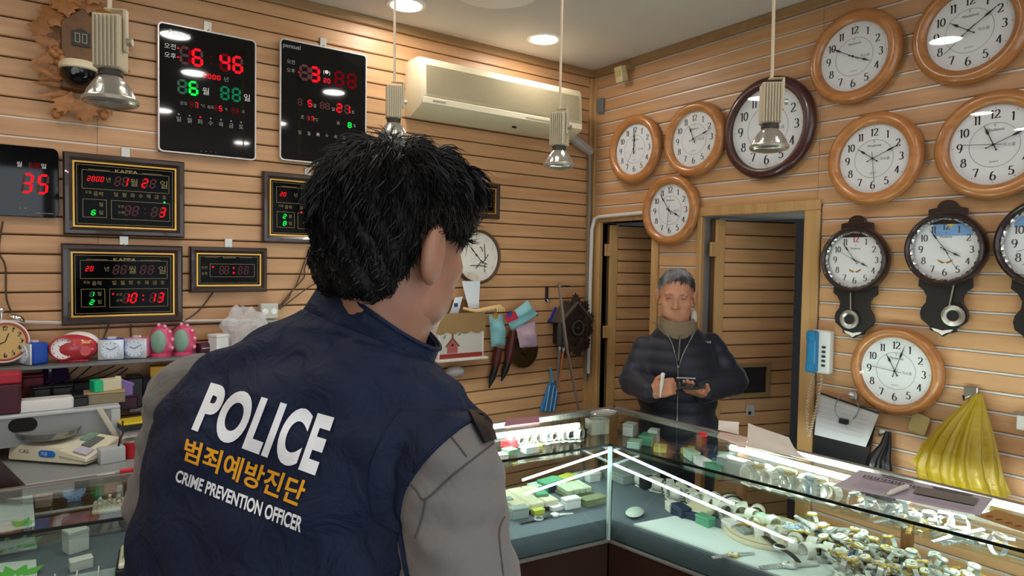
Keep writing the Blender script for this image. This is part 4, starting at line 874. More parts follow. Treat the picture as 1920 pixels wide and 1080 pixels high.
t = thing('chair', 'dark brown leather chair back behind the left of the glass counter', 'chair', (P_c[3].x, -.60, 0))
obj('backrest', MB().prism([(p.x-P_c[3].x, p.z) for p in P_c], -.02, .03), mat('chair_brown', '#2a1512', .5), t, .008, seg=2); obj('seat', MB().box((-.25, .02, .46), (.4, .05, .08)), MATS['chair_brown'], t, .01); obj('post', MB().cyl((-.25, 0, 0), (-.25, 0, .45), .025), M_BLK, t)
# ================================================================ clutter on the left wall by the corner
P_ = lambda px, py, o: wl(px, py, o)
# birdhouse letter box
a = P_(822, 590, .10); b = P_(905, 668, .10); t = thing('letter_box', 'white wooden letter box with a red birdhouse print and scalloped brown top', 'letter box', (a.x, 0, b.z)); w = b.x-a.x; h = a.z-b.z; M_LB = mat('letterbox_cream', '#d6cfc2', .6)
obj('back', MB().span((-.01, -.012, 0), (w, -.002, h+.06)), mat('letterbox_brown', '#8a6a42', .6), t); obj('ledge', MB().span((-.015, -.125, -.012), (w+.02, -.002, 0)), M_LB, t, .002)
for x in (-.002, w-.008): obj('side', MB().span((x, -.105, 0), (x+.010, -.012, h*.84)), M_LB, t, .001)
obj('front', MB().span((.008, -.105, 0), (w-.008, -.097, h*.62)), mat('letterbox_white', '#bdb7ad', .6), t); obj('red_band', MB().span((.006, -.107, .004), (w-.006, -.104, .026)), mat('letterbox_red', '#8c2a24', .5), t)
sc = [(-.015, h*.60)]+[(-.015+(w+.02)*i/16, h*.62-.016*abs(math.sin(i*PI/4+.5))) for i in range(17)]+[(w+.002, h*1.02), (.02, h*1.02)]
obj('scalloped_top', MB().prism(sc, -.108, -.1125), mat('letterbox_brown', '#8a6a42'), t)
hx = w*.3; obj('birdhouse_print', MB().prism([(hx-.03, .03), (hx+.03, .03), (hx+.03, .07), (hx, .105), (hx-.03, .07)], -.105, -.1065), mat('print_red', '#a4514a', .6), t)
obj('print_roof', MB().prism([(hx-.042, .064), (hx-.036, .060), (hx, .098), (hx+.036, .060), (hx+.042, .064), (hx, .112)], -.1066, -.1076), mat('print_brown', '#6b4436', .6), t); obj('print_hole', MB().lathe([(.007, 0), (.007, .0012)], 14, (hx, -.1066, .07), 'y'), M_INK, t); obj('print_chimney', MB().box((hx, -.1066, .12), (.012, .001, .03)), MATS['print_red'], t)
for lx, lz, an in ((.02, .10, .6), (.035, .13, -.5), (.105, .115, .9), (.09, .04, .3)): obj('print_leaf', MB().prism([(0, 0), (.007, .012), (0, .03), (-.007, .012)], 0, -.001), mat('print_green', '#6f7f66', .6), t, loc=(lx+w*.02, -.105, lz), rot=(0, an, 0))
def paper(name, label, cat, pts, m, th=.0012, wob=.006, seed=0, grp=None):
    """a sheet through four world corners (lower-left, lower-right, upper-right, upper-left), gently buckled"""
    rnd = random.Random(seed); ph = rnd.uniform(0, 6); A, B, C, D = [Vector(p) for p in pts]; n = (B-A).cross(D-A).normalized()
    f = lambda u, v: (A*(1-u)+B*u)*(1-v)+(D*(1-u)+C*u)*v+n*(wob*(math.sin(3*u+ph)+math.sin(4*v+ph*2+2*u))*.5)
    o = obj(name, MB().sheet(f, 8, 8, th), m, None, smooth=60); return tag(o, label, cat, grp)
def wq(px, o): return [wl(x, y, o if not isinstance(o, (list, tuple)) else o[i]) for i, (x, y) in enumerate(px)]
paper('receipt', 'white printed receipt stuck up above the letter box', 'paper', wq([(878, 578), (899, 578), (900, 527), (866, 527)], .07), mat('paper_white', '#ccd0d6', .7), seed=1)
paper('card', 'white card with a dark blue square leaning in the letter box', 'paper', wq([(843, 590), (858, 588), (868, 556), (853, 558)], .06), MATS['paper_white'], seed=2); tag(obj('printed_label', MB().box((0, 0, 0), (.022, .001, .02)), mat('print_blue', '#2a3564', .6), bpy.data.objects['card'], loc=wl(855, 572, .066)), None, None)
# back scratcher with a hand shaped end
p0, p1, p2, p3 = wl(868, 578, .09), wl(892, 583, .11), wl(920, 578, .12), wl(938, 576, .12); t = thing('back_scratcher', 'cream hand-shaped back scratcher lying over the letter box', 'back scratcher', p0); L_ = lambda p: p-p0
obj('handle', MB().tube([L_(p0), L_(p1), L_(p2), L_(p3)], [.007, .009, .012, .014], 10), mat('scratcher_cream', '#c9a873', .5), t)
for k in range(4): q = L_(wl(929+k*4, 577, .13)); obj('finger', MB().tube([q, q+Vector((.004, -.012, -.002)), q+Vector((.004, -.014, -.020))], [.006, .006, .004], 6), MATS['scratcher_cream'], t)
def soft_bag(name, label, px, th, m, seed, cat='bag', o=.06):
    """small flattened package through four photo points on the wall, with puffed middle"""
    A, B, C, D = wq(px, o); n = Vector((0, -1, 0)); rnd = random.Random(seed); ph = rnd.uniform(0, 6)
    mb = MB()
    fr = lambda u, v: (A*(1-u)+B*u)*(1-v)+(D*(1-u)+C*u)*v+n*(th*(max(0, math.sin(PI*u)*math.sin(PI*v))**.5)*(.8+.2*math.sin(9*v+ph+3*u)))
    mb.sheet(fr, 10, 12); mb.sheet(lambda u, v: (A*(1-u)+B*u)*(1-v)+(D*(1-u)+C*u)*v-n*.01*(max(0, math.sin(PI*u)*math.sin(PI*v))), 10, 12)
    return tag(obj(name, mb, m, None, smooth=50), label, cat)
M_AQUA = mat('cloth_aqua', '#7fb2b8', .7, bump=(40, .2)); M_LILA = mat('cloth_pink', '#b79aa8', .7, bump=(40, .2))
b1 = soft_bag('wrapped_package', 'pale aqua package with an orange seal hanging beside the letter box', [(921, 650), (948, 648), (943, 590), (917, 590)], .05, M_AQUA, 1, 'package', .06)
q = wl(929, 592, .11); obj('orange_seal', MB().lathe([(.017, 0), (.017, .003)], 18, (q.x, q.y, q.z), 'y'), mat('seal_orange', '#a8782a', .6), b1)
b2 = soft_bag('folded_cloth', 'pale aqua folded cloth with a red and blue label', [(960, 620), (1009, 591), (989, 563), (947, 596)], .045, M_AQUA, 2, 'cloth', .08)
obj('label_patch', MB().add([tuple(wl(x, y, .124)) for x, y in ((953, 606), (972, 597), (966, 583), (944, 592))]+[tuple(wl(x, y, .128)) for x, y in ((953, 606), (972, 597), (966, 583), (944, 592))], [(0, 1, 2, 3), (7, 6, 5, 4), (0, 4, 5, 1), (1, 5, 6, 2), (2, 6, 7, 3), (3, 7, 4, 0)]), mat('patch_red', '#b3243f', .6), b2)
obj('label_patch_blue', MB().add([tuple(wl(x, y, .130)) for x, y in ((952, 594), (961, 591), (958, 585), (949, 588))]+[tuple(wl(x, y, .1285)) for x, y in ((952, 594), (961, 591), (958, 585), (949, 588))], [(0, 1, 2, 3), (7, 6, 5, 4), (0, 4, 5, 1), (1, 5, 6, 2), (2, 6, 7, 3), (3, 7, 4, 0)]), mat('patch_blue', '#27348a', .6), b2)
soft_bag('folded_cloth', 'dusty pink folded cloth hanging over the brass gong', [(975, 652), (1009, 650), (1003, 602), (967, 612)], .03, M_LILA, 3, 'cloth', .085)
g0, g1 = wl(983, 658, .03), wl(1008, 658, .03); R = (g1-g0).length; t = thing('brass_gong', 'dull brass gong hanging beneath the pink cloth', 'gong', (g0.x, 0, g0.z)); obj('disc', MB().lathe([(R*.98, 0), (R, .01), (R*.97, .025), (R*.8, .03), (R*.25, .03), (R*.2, .04), (.0001, .042)], 40, (0, -.008, 0), 'y'), mat('old_brass', '#5c4a2a', .35, .8), t); obj('rim', MB().lathe([(R*.99, .012), (R*1.02, .018), (R*.99, .026), (R*.96, .02)], 40, (0, -.008, 0), 'y', closed=True), mat('old_brass_bright', '#8d7a4a', .35, .8), t)
for k, (pts, lab) in enumerate(((((935, 652), (928, 690), (917, 728)), 'dark red leather strap with a black pointed tip, left of the pair'), (((962, 620), (952, 680), (940, 715)), 'dark red leather strap with a black tip, right of the pair'))):
    P = [wl(x, y, .05) for x, y in pts]; t = thing('leather_strap', lab, 'strap', P[0], 0, 'dark red straps below the aqua package'); Q = [p-P[0] for p in P]
    obj('strap', MB().tube([Q[0], Q[0].lerp(Q[1], .6), Q[1]], [.022, .026, .02], 10), mat('strap_red', '#4a1712', .55), t); obj('tip', MB().tube([Q[1], Q[1].lerp(Q[2], .5), Q[2]], [.02, .018, .003], 10), mat('strap_black', '#0e0b0b', .5), t)
v = wl(853, 697, .05); tag(obj('wall_bowl', MB().ell((v.x, -.05, v.z), (.055, .04, .03), 18, 8), mat('cap_translucent', '#b5b2b4', .4), None), 'whitish plastic bowl fixed to the wall under the letter box', 'bowl')
# dark cuckoo clock
c = wl(1070, 612, .06); t = thing('cuckoo_clock', 'blackened carved cuckoo clock hanging by the corner', 'clock', (c.x, 0, c.z)); M_DKC = wood('carved_blackened', '#231610', '#3a2618', rough=.6, scale=(30, 40, 30), var=.2, bump=.4); rel = lambda px, py, o=.06: wl(px, py, o)-Vector((c.x, 0, c.z))
obj('housing', MB().prism([(-.085, -.10), (.085, -.10), (.085, .05), (0, .14), (-.085, .05)], 0, -.09), M_DKC, t, .003)
for s in (-1, 1): obj('roof', MB().box((s*.062, -.06, .085), (.17, .13, .012), Matrix.Rotation(s*.75, 3, 'Y')), mat('roof_greybrown', '#4d4035', .7), t, .002)
obj('dial', MB().lathe([(.05, 0), (.05, .008), (.042, .012), (.0001, .012)], 30, (.02, -.09, -.005), 'y'), mat('dial_blackened', '#15110f', .5), t)
mb = MB(); mb.lathe([(.046, .0), (.046, .004), (.036, .004), (.036, 0)], 30, (.02, -.102, -.005), 'y', closed=True); obj('chapter_ring', mb, mat('ring_greybrown', '#4a433c', .5), t); obj('hub', MB().lathe([(.008, 0), (.008, .005)], 12, (.02, -.102, -.005), 'y'), MATS['ring_greybrown'], t)
_dl = mesh('leaf', leaf_mb(.09, .075, 5), M_DKC, 0, 40)
for dx, dz, an in ((.06, .03, 70), (.07, -.02, 95), (.06, -.08, 125), (.02, -.09, 170), (-.04, -.09, 200), (.05, .08, 40), (0, .11, 0), (-.03, .08, -30), (.03, -.06, 140)): link('leaf', _dl, t, (dx, -.09-random.random()*.02, dz), (random.uniform(-.4, .1), math.radians(an), 0))
for px in (1049, 1057): q0, q1 = rel(px, 600, .12), rel(px, 655, .12); obj('weight', MB().tube([q0, q0.lerp(q1, .2), q0.lerp(q1, .8), q1], [.003, .011, .012, .004], 8), mat('weight_grey', '#3f3f42', .5), t)
q = rel(1036, 590, .1); obj('blue_tag', MB().box(q, (.012, .01, .09), Matrix.Rotation(.5, 3, 'Y')), mat('tag_blue', '#1b2a8a', .4), t)
v = wl(1028, 552, .02); t = thing('wall_hook', 'small dark metal hook on the slats left of the blackened cuckoo clock', 'hook', (v.x, 0, v.z)); obj('plate', MB().box((0, -.006, 0), (.02, .008, .085)), M_CBK, t, .002); obj('prong', MB().tube([(0, -.01, -.03), (0, -.03, -.045), (0, -.04, -.03)], .005, 6), M_SILVER, t)
tag(obj('metal_rod', MB().tube([wl(1048, 532, .17), wl(1056, 600, .19), wl(1064, 660, .21), wl(1085, 768, .24), Vector((wl(1085, 768, .24).x+.10, -.26, .0))], .0075, 8), mat('rod_grey', '#7a6a5c', .4, .4), None), 'long grey metal rod leaning in the corner in front of the cuckoo clock', 'rod')
tag(obj('shepherd_hook', MB().tube([wl(1048, 532, .004), wl(1050, 538, .03), wl(1058, 536, .05), wl(1070, 537, .05)], .004, 6), M_CBK, None), 'small black hooked wire at the top of the grey rod', 'hook')
A = [wl(x, y, .03) for x, y in ((1014, 772), (1042, 772), (1050, 722), (1033, 715))]; t = thing('hand_broom', 'light blue plastic hand broom hanging by the corner', 'broom', A[0]); q = [p-A[0] for p in A]; y_ = Vector((0, .02, 0))
obj('blade', MB().hexa([q[0], q[1], q[1]+y_, q[0]+y_], [q[3], q[2], q[2]+y_, q[3]+y_]), mat('broom_blue', '#2f73a8', .5), t, .003)
obj('handle', MB().tube([(q[2]+q[3])/2+Vector((-.01, .01, 0)), wl(1032, 690, .03)-A[0]], .008, 8), mat('broom_blue_light', '#5f9cc0', .5), t)
for px in (1028, 1036, 1043): obj('groove', MB().tube([wl(px-5, 771, .035)-A[0], wl(px+3, 722, .035)-A[0]], .003, 5), mat('broom_white', '#9fb6c4', .5), t)
for k, (m, nm, a0, a1) in enumerate(((mat('stick_steel', '#6c7782', .3, .5), 'steel', (1049, 656), (1044, 730)), (mat('stick_orange', '#a8622a', .4), 'orange', (1056, 658), (1046, 735)))):
    t = thing('screwdriver', 'long thin '+nm+' coloured tool standing in the blue hand broom', 'tool', wl(*a0, .19)); d = wl(*a1, .19)-wl(*a0, .19); obj('shaft', MB().tube([Vector((0, 0, 0)), d], .006, 8), m, t); obj('ferrule', MB().tube([Vector((0, 0, 0)), d*-.08], .008, 8), M_SILVER, t)
# ================================================================ things on the right wall
def rp(px, py, o): return wr(px, py, o)
a = wr(1167, 138, .05); t = thing('motion_sensor', 'cream motion sensor tucked under the ceiling beside the corner', 'sensor', (0, a.y, a.z), RW); obj('body', MB().box((.0, -.06, -.005), (.055, .045, .085), Matrix.Rotation(.25, 3, 'X')), mat('sensor_cream', '#c9b98f', .5), t, .006, seg=2); obj('arm', MB().box((.025, -.025, .03), (.03, .05, .025)), mat('sensor_tan', '#8f7443', .6), t, .003); obj('lens', MB().box((0, -.085, -.005), (.035, .003, .03), Matrix.Rotation(.25, 3, 'X')), mat('sensor_lens', '#b5a06a', .5), t)
a = wr(1127, 198, .01); t = thing('junction_plate', 'small grey metal plate on the slats near the corner', 'plate', (0, a.y, a.z), RW); obj('plate', MB().box((0, -.016, 0), (.05, .008, .085)), mat('plate_grey', '#74787c', .5, .3), t, .001)
for s in (-1, 1): obj('screw', MB().lathe([(.004, 0), (.004, .002)], 10, (0, -.02, s*.033), 'y'), M_SILVER, t)
# telephone
a, b = wr(1523, 617, .03), wr(1556, 702, .03); cY, cZ = (a.y+b.y)/2, (a.z+b.z)/2; hh = a.z-b.z; ww = a.y-b.y
t = thing('wall_telephone', 'blue and white wall telephone beside the doorway frame', 'telephone', (-.012, cY, cZ), RW)
obj('base', MB().box((.006, -.02, 0), (ww, .04, hh)), mat('phone_white', '#cfcfcb', .4), t, .012, seg=3)
obj('handset', MB().box((-.018, -.052, 0), (ww*.52, .034, hh*.98)), mat('phone_blue', '#1a6f9e', .35), t, .014, seg=3)
for s in (-1, 1): obj('ear_piece', MB().box((-.018, -.06, s*hh*.36), (ww*.5, .03, hh*.24)), MATS['phone_blue'], t, .012, seg=2)
for k in range(5): obj('key', MB().box((.024, -.041, hh*.12-k*.019), (.016, .004, .010)), mat('phone_key', '#2a2c30', .5), t, .001)
cz = -hh/2; P = [(-.02, -.04, cz)]
for k in range(60): f = k/59; P.append((-.025-.02*math.sin(f*2.6)+.004*math.cos(k*2.1), -.03+.004*math.sin(k*2.1), cz-.01-f*.26))
for k in range(60): f = k/59; P.append((-.03+.045*f+.004*math.cos(k*2.1), -.03+.004*math.sin(k*2.1), cz-.27+f*.26-.015*math.sin(f*PI)))
obj('coiled_cord', MB().tube(P, .0035, 6), mat('phone_cord', '#b5a48c', .5), t)
# calendar sheet with clip, black folder and bags
cor = [wr(1527, 815, .03), wr(1623, 838, .05), wr(1648, 776, .05), wr(1535, 737, .03)]; M_CAL = mat('calendar_white', '#c2c3c6', .6)
cal = paper('calendar_sheet', 'white calendar sheet with a wire ring and black clip, below the telephone', 'calendar', cor, M_CAL, .003, .004, 5)
rg = []
for k in range(25): a_ = math.radians(120+k*12.5); q = wr(1588+22*math.cos(a_), 765+24*math.sin(a_), .055); rg.append(tuple(q))
obj('wire_ring', MB().tube(rg, .0022, 6), mat('wire_grey', '#83868a', .3, .6), cal); q = wr(1582, 790, .062); obj('binder_clip', MB().box(q, (.02, .034, .02)), M_CBK, cal, .003)
for k in range(6): A_, B_ = [cor[3].lerp(cor[0], .15+.12*k).lerp(cor[2].lerp(cor[1], .15+.12*k), f)+Vector((-.010, 0, 0)) for f in (.06, .9)]; obj('print_line', MB().tube([A_, B_], .0007, 4), mat('print_line_grey', '#9a9ca3', .6), cal)
obj('top_bar', MB().tube([cor[3]+Vector((-.002, 0, .003)), cor[2]+Vector((-.002, 0, .003))], .004, 6), M_CBK, cal)
v = wr(1597, 742, .03); t = thing('wall_hook', 'white hook holding the calendar sheet', 'hook', (0, v.y, v.z), RW); obj('plate', MB().box((0, -.018, 0), (.03, .012, .03)), M_SILVER, t, .003); obj('knob', MB().ell((0, -.032, .004), (.012, .012, .008), 12, 8), mat('outlet_white', '#e5e2dd'), t)
paper('document_folder', 'black document folder hanging behind the calendar sheet', 'folder', [wr(1522, 862, .022), wr(1622, 885, .026), wr(1640, 800, .026), wr(1528, 790, .022)], mat('folder_black', '#121114', .45), .006, .002, 6)
obj('printed_title', text_mb('NOTE', .02, fw=1.5), mat('folder_print', '#5c5c60', .5), None).name = '_tmp'
bpy.data.objects.remove(bpy.data.objects['_tmp'])
def hang_bag(name, label, cat, top, centers, m, pleat=9, amp=.18, seed=0, n=44):
    """gathered bag: list of (centre, half width along wall, half depth)"""
    rnd = random.Random(seed); ph = [rnd.uniform(0, 6.28) for _ in range(6)]; V = []; rows = []
    for j, (c, a, d) in enumerate(centers):
        f = j/(len(centers)-1)
        for i in range(n):
            tt = 2*PI*i/n; k = 1+amp*(1-.4*f)*(math.sin(pleat*tt+ph[0])*.6+math.sin((pleat+4)*tt+ph[1]+2*f)*.4)+.05*math.sin(3*tt+ph[2]+7*f)
            V.append((c[0]+d*k*math.sin(tt), c[1]+a*k*math.cos(tt), c[2]+.006*math.sin(5*tt+ph[3])*f))
    F = [(j*n+i, j*n+(i+1) % n, (j+1)*n+(i+1) % n, (j+1)*n+i) for j in range(len(centers)-1) for i in range(n)]+[tuple((len(centers)-1)*n+i for i in range(n))]
    return tag(obj(name, MB().add(V, F), m, None, smooth=60), label, cat)
def lp(px, py, o): return wr(px, py, o)
M_YEL = mat('bag_yellow_plastic', '#b39a1e', .22, spec=.6, alpha=.72, bump=(45, .5)); M_BBAG = mat('bag_black_plastic', '#131316', .3, bump=(30, .4))
top = lp(1820, 742, .07); cs = []
for py, xl, xr, d in ((742, 1815, 1827, .008), (760, 1800, 1836, .022), (790, 1772, 1850, .045), (820, 1748, 1862, .06), (850, 1728, 1872, .07), (880, 1718, 1882, .075), (905, 1722, 1890, .075), (935, 1728, 1890, .07), (965, 1740, 1880, .05)):
    A_, B_ = lp(xl, py, .09), lp(xr, py, .09); cs.append(((-.015-d*1.1, (A_.y+B_.y)/2, (A_.z+B_.z)/2), abs(A_.y-B_.y)/2*.88, d))
hang_bag('plastic_bag', 'translucent yellow plastic bag of odds and ends hanging from a wall hook', 'bag', top, cs, M_YEL, 13, .2, 4, 140)
A_, B_ = lp(1712, 868, .09), lp(1770, 800, .08)
soft = paper('bag_handle', 'loose yellow handle flap', 'bag', [lp(1708, 868, .1), lp(1745, 890, .12), lp(1800, 770, .08), lp(1770, 800, .07)], M_YEL, .001, .012, 8); yb = bpy.data.objects['plastic_bag.001'] if 'plastic_bag.001' in bpy.data.objects else None
for o_ in bpy.data.objects:
    if o_.name.startswith('plastic_bag') and 'yellow' in o_.get('label', ''): yb = o_
soft.parent = yb
for k_ in ('label', 'category'): del soft[k_]
fl2 = obj('bag_corner', MB().sheet(lambda u, v: tuple(lp(1862+u*35*(v), 850+v*78, .08+.02*math.sin(3*u+2*v))), 6, 8, .001), M_YEL, yb)
c_ = cs[6][0]
bx('camera', 'dark camera seen through the yellow plastic bag', 'camera', tuple(lp(1826, 914, .085)), (.05, .10, .05), M_BLK, 0, .006, .012)
tag(obj('cork', MB().cyl(tuple(lp(1842, 882, .09)), tuple(lp(1852, 884, .09)), .012), mat('cork_tan', '#b98a6a', .6), None), 'small tan cork on the camera in the yellow bag', 'cork')
v = wr(1819, 741, .02); t = thing('wall_hook', 'chrome slat hook carrying the yellow bag', 'hook', (0, v.y, v.z), RW); obj('plate', MB().box((0, -.016, .008), (.042, .008, .045)), M_CHROME, t, .002); obj('prong', MB().tube([(0, -.02, -.005), (0, -.07, -.01), (0, -.078, .008)], .004, 6), M_CHROME, t)
v = wr(1658, 812, .02); t = thing('wall_hook', 'dark slat hook carrying the black bag', 'hook', (0, v.y, v.z), RW); obj('plate', MB().box((0, -.016, .004), (.04, .008, .02)), M_SILVER, t, .002); obj('prong', MB().tube([(0, -.02, 0), (0, -.06, -.005), (0, -.066, .008)], .004, 6), M_SILVER, t)
cs = []
for py, xl, xr, d in ((812, 1652, 1662, .008), (835, 1646, 1666, .02), (860, 1626, 1668, .035), (890, 1618, 1674, .045), (930, 1618, 1680, .045)):
    A_, B_ = lp(xl, py, .06), lp(xr, py, .06); cs.append(((-.015-d*1.1, (A_.y+B_.y)/2, (A_.z+B_.z)/2), abs(A_.y-B_.y)/2*.9, d))
hang_bag('plastic_bag', 'black plastic bag hanging between the folder and the round clock', 'bag', None, cs, M_BBAG, 7, .2, 9)
v = wr(1722, 795, .02); tag(obj('price_tag', MB().prism(rrect(.062, .075, .012), -.013, -.016), mat('tag_beige', '#b5a56c', .6), None, loc=(0, v.y, v.z), rot=(0, .25, RW)), 'blank beige tag stuck to the slats below the low round clock', 'tag')
v = wr(1914, 790, .02); t = thing('power_outlet', 'white outlet on the slats at the right edge', 'outlet', (0, v.y, v.z), RW); obj('plate', MB().box((.01, -.017, 0), (.045, .01, .06)), mat('outlet_white', '#e5e2dd'), t, .003); obj('hood', MB().box((.01, -.028, .028), (.05, .022, .012)), M_CHROME, t, .002)
# small framed window, switch and red box on the open door
def ondoor(px, py):
    """point of the open door's front face"""
    M_ = door2.matrix_world if False else Matrix.Translation(door2.location) @ Euler(door2.rotation_euler).to_matrix().to_4x4()
    I = M_.inverted(); o_ = I @ CAMP; d_ = (I.to_3x3() @ ray(px, py)); k = (-.014-o_.y)/d_.y; return o_+d_*k
a, b = ondoor(1368, 682), ondoor(1440, 742); w_, h_ = abs(b.x-a.x), abs(a.z-b.z); cx, cz = (a.x+b.x)/2, (a.z+b.z)/2
mb = MB(); ringpoly(mb, [(cx+w_/2, cz+h_/2), (cx-w_/2, cz+h_/2), (cx-w_/2, cz-h_/2), (cx+w_/2, cz-h_/2)], [(cx+w_/2-.02, cz+h_/2-.02), (cx-w_/2+.02, cz+h_/2-.02), (cx-w_/2+.02, cz-h_/2+.02), (cx+w_/2-.02, cz-h_/2+.02)], -.012, -.03)
wf = obj('window_frame', mb, mat('small_frame_wood', '#8d7650', .5), door2, .002); obj('pane', MB().box((cx, -.0145, cz), (w_-.038, .003, h_-.038)), mat('pane_dark', '#23211f', .08), wf)
a = ondoor(1406, 769); sw = obj('switch_plate', MB().box((a.x, -.018, a.z), (.05, .008, .06)), mat('switch_grey', '#a9a5a0', .5), door2, .003); obj('rocker', MB().box((a.x-.008, -.024, a.z-.012), (.014, .005, .016)), M_CBK, sw)
# ================================================================ L-shaped glass display counter
CZ, CB, PF = .950, .597, .668           # top of the glass, bottom of the glass box, top of the felt platform
FC, BC = Vector((-1.014, -1.249)), Vector((-.559, -.803))
FL, BL = Vector((-3.30, -.992)), Vector((-3.30, -.654))
FR, BR = Vector((-.735, -3.00)), Vector((-.418, -3.00))
M_CG = glass('case_glass', '#f6fbf8', .0, 1.0, 1.5); M_EDGE = mat('glass_edge_green', '#0e1412', .25); M_ALR = mat('case_rail_aluminium', '#7d7873', .4, .3); M_FELT = mat('case_felt_slate', '#5b656e', .85, bump=(200, .2)); M_BASE = mat('case_base_brown', '#35221c', .14, coat=.3)
M_TUBE = emis('case_tube_light', '#effff8', 62.0); M_POST = wood('case_post_wood', '#6b4020', '#84532c', rough=.4, scale=(2, 40, 40), axis='z')
def v3(p, z): return (p.x, p.y, z)
def slab(quad, z0, z1): return MB().hexa([v3(p, z0) for p in quad], [v3(p, z1) for p in quad])
def inset(a, b, d, inner):
    """edge a-b moved by d towards the point inner"""
    n = Vector((-(b-a).y, (b-a).x)).normalized(); n = n if (inner-a).dot(n) > 0 else -n; return a+n*d, b+n*d
def case(label, fa, fb, ba, bb, posts, tubes):
    t = thing('display_case', label, 'display case', (0, 0, 0)); q = [fa, fb, bb, ba]
    if (fb-fa).cross(bb-fa) < 0: q = [fb, fa, ba, bb]
    mid = (fa+fb+ba+bb)/4
    obj('top_glass', slab(q, CZ-.008, CZ), M_CG, t, smooth=0)
    i0, i1 = inset(fa, fb, .006, mid); obj('front_glass', slab([fa, fb, i1, i0] if (fb-fa).cross(i1-fa) > 0 else [fb, fa, i0, i1], CB, CZ-.008), M_CG, t, smooth=0)
    o0, o1 = inset(fa, fb, -.002, mid); k0, k1 = inset(fa, fb, .004, mid); obj('front_edge_strip', slab([o0, o1, k1, k0] if (fb-fa).cross(mid-fa) > 0 else [o1, o0, k0, k1], CZ-.0085, CZ-.001), M_EDGE, t, smooth=0)
    k0, k1 = inset(fa, fb, .012, mid); obj('sill_rail', slab([o0, o1, k1, k0] if (fb-fa).cross(mid-fa) > 0 else [o1, o0, k0, k1], CB-.010, CB), M_ALR, t, .001)
    b0, b1 = inset(ba, bb, .020, mid); r0, r1 = inset(ba, bb, -.004, mid); obj('back_rail', slab([r0, r1, b1, b0] if (bb-ba).cross(mid-ba) > 0 else [r1, r0, b0, b1], CZ-.022, CZ+.002), M_ALR, t, .001)
    p0, p1 = inset(fa, fb, .014, mid); qq = [p0, p1, bb, ba] if (fb-fa).cross(bb-fa) > 0 else [p1, p0, ba, bb]
    obj('platform', slab(qq, CB, PF), M_FELT, t, .002)
    qb = [fa, fb, bb, ba] if (fb-fa).cross(bb-fa) > 0 else [fb, fa, ba, bb]
    s0, s1 = inset(fa, fb, .004, mid); qs = [s0, s1, bb, ba] if (fb-fa).cross(bb-fa) > 0 else [s1, s0, ba, bb]
    obj('base_cabinet', slab(qs, .08, CB-.010), M_BASE, t); s0, s1 = inset(fa, fb, .06, mid); qs = [s0, s1, bb, ba] if (fb-fa).cross(bb-fa) > 0 else [s1, s0, ba, bb]; obj('plinth', slab(qs, 0, .08), mat('plinth_black', '#141010', .6), t)
    m0, m1 = (fa+ba)/2*1.0, (fb+bb)/2*1.0; sh = [m0.lerp(ba, -.05), m1.lerp(bb, -.05), bb, ba]; sh = sh if (sh[1]-sh[0]).cross(sh[2]-sh[0]) > 0 else [sh[1], sh[0], sh[3], sh[2]]
    obj('glass_shelf', slab(sh, .846, .851), M_CG, t, smooth=0)
    for p, wd in posts:
        obj('post', MB().span((p.x-wd/2, p.y-wd/2, PF), (p.x+wd/2, p.y+wd/2, CZ-.022)), M_POST, t, .001)
    for a, b in tubes:
        tb = obj('tube_light', MB().cyl((a.x, a.y, CZ-.024), (b.x, b.y, CZ-.024), .0095, n=14), M_TUBE, t)
        for e in (a, b): obj('tube_cap', MB().cyl((e.x, e.y, CZ-.024), tuple(Vector((e.x, e.y, CZ-.024))+(Vector((e.x-a.x-b.x+e.x, e.y-a.y-b.y+e.y, 0)).normalized()*.012)), .0105, n=14), M_ALR, tb)
    return t
def back_at(px): 
    q = hit(px, 760+(px-1152)*.24 if px > 1152 else 762, 2, CZ); f = (BR-BC); s = ((Vector((q.x, q.y))-BC).dot(f))/f.length_squared; return BC+f*s
case1 = case('glass display case running along the left wall behind the officer', FL, FC, BL, BC, [(BC+Vector((-.02, -.02)), .03), (Vector((-1.4, -.775)), .03), (Vector((-2.25, -.73)), .03)], [(Vector((-.865, -.905)), Vector((-1.75, -.812)))])
case2 = case('glass display case running towards the viewer before the door wall', FC, FR, BC, BR, [(BC+(BR-BC)*f+Vector((-.012, 0)), .028) for f in (.215, .30, .56, .8)], [(Vector((-.602, -1.46)), Vector((-.588, -1.905))), (Vector((-.575, -2.05)), Vector((-.55, -2.6)))])
LSZ = .785                                # raised slate deck at the left end of the left case
_l = [Vector((-3.28, -.985)), Vector((-2.08, -1.11)), Vector((-2.08, -.74)), Vector((-3.28, -.67))]
obj('raised_deck', slab(_l, PF, LSZ), M_FELT, case1, .002)
M_REFLBAR = emis('added_reflection_glow', '#e2f7ff', 9.0)  # added glowing bars that stand in for reflections on the front panes
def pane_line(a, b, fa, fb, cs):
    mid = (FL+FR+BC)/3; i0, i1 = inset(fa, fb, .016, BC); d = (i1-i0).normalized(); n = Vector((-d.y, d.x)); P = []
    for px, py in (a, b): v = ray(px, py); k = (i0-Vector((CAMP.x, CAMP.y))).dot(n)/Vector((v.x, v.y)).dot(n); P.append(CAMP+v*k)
    s_ = obj('reflection_bar', MB().cyl(P[0], P[1], .0042, n=10), M_REFLBAR, cs)
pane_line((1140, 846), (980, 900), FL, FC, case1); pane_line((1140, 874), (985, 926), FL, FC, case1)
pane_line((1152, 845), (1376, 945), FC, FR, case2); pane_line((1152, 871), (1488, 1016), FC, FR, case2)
obj('corner_post', MB().span((FC.x-.004, FC.y-.002, CB), (FC.x+.007, FC.y+.009, CZ-.008)), mat('corner_joint', '#b9d0c8', .3), case1)
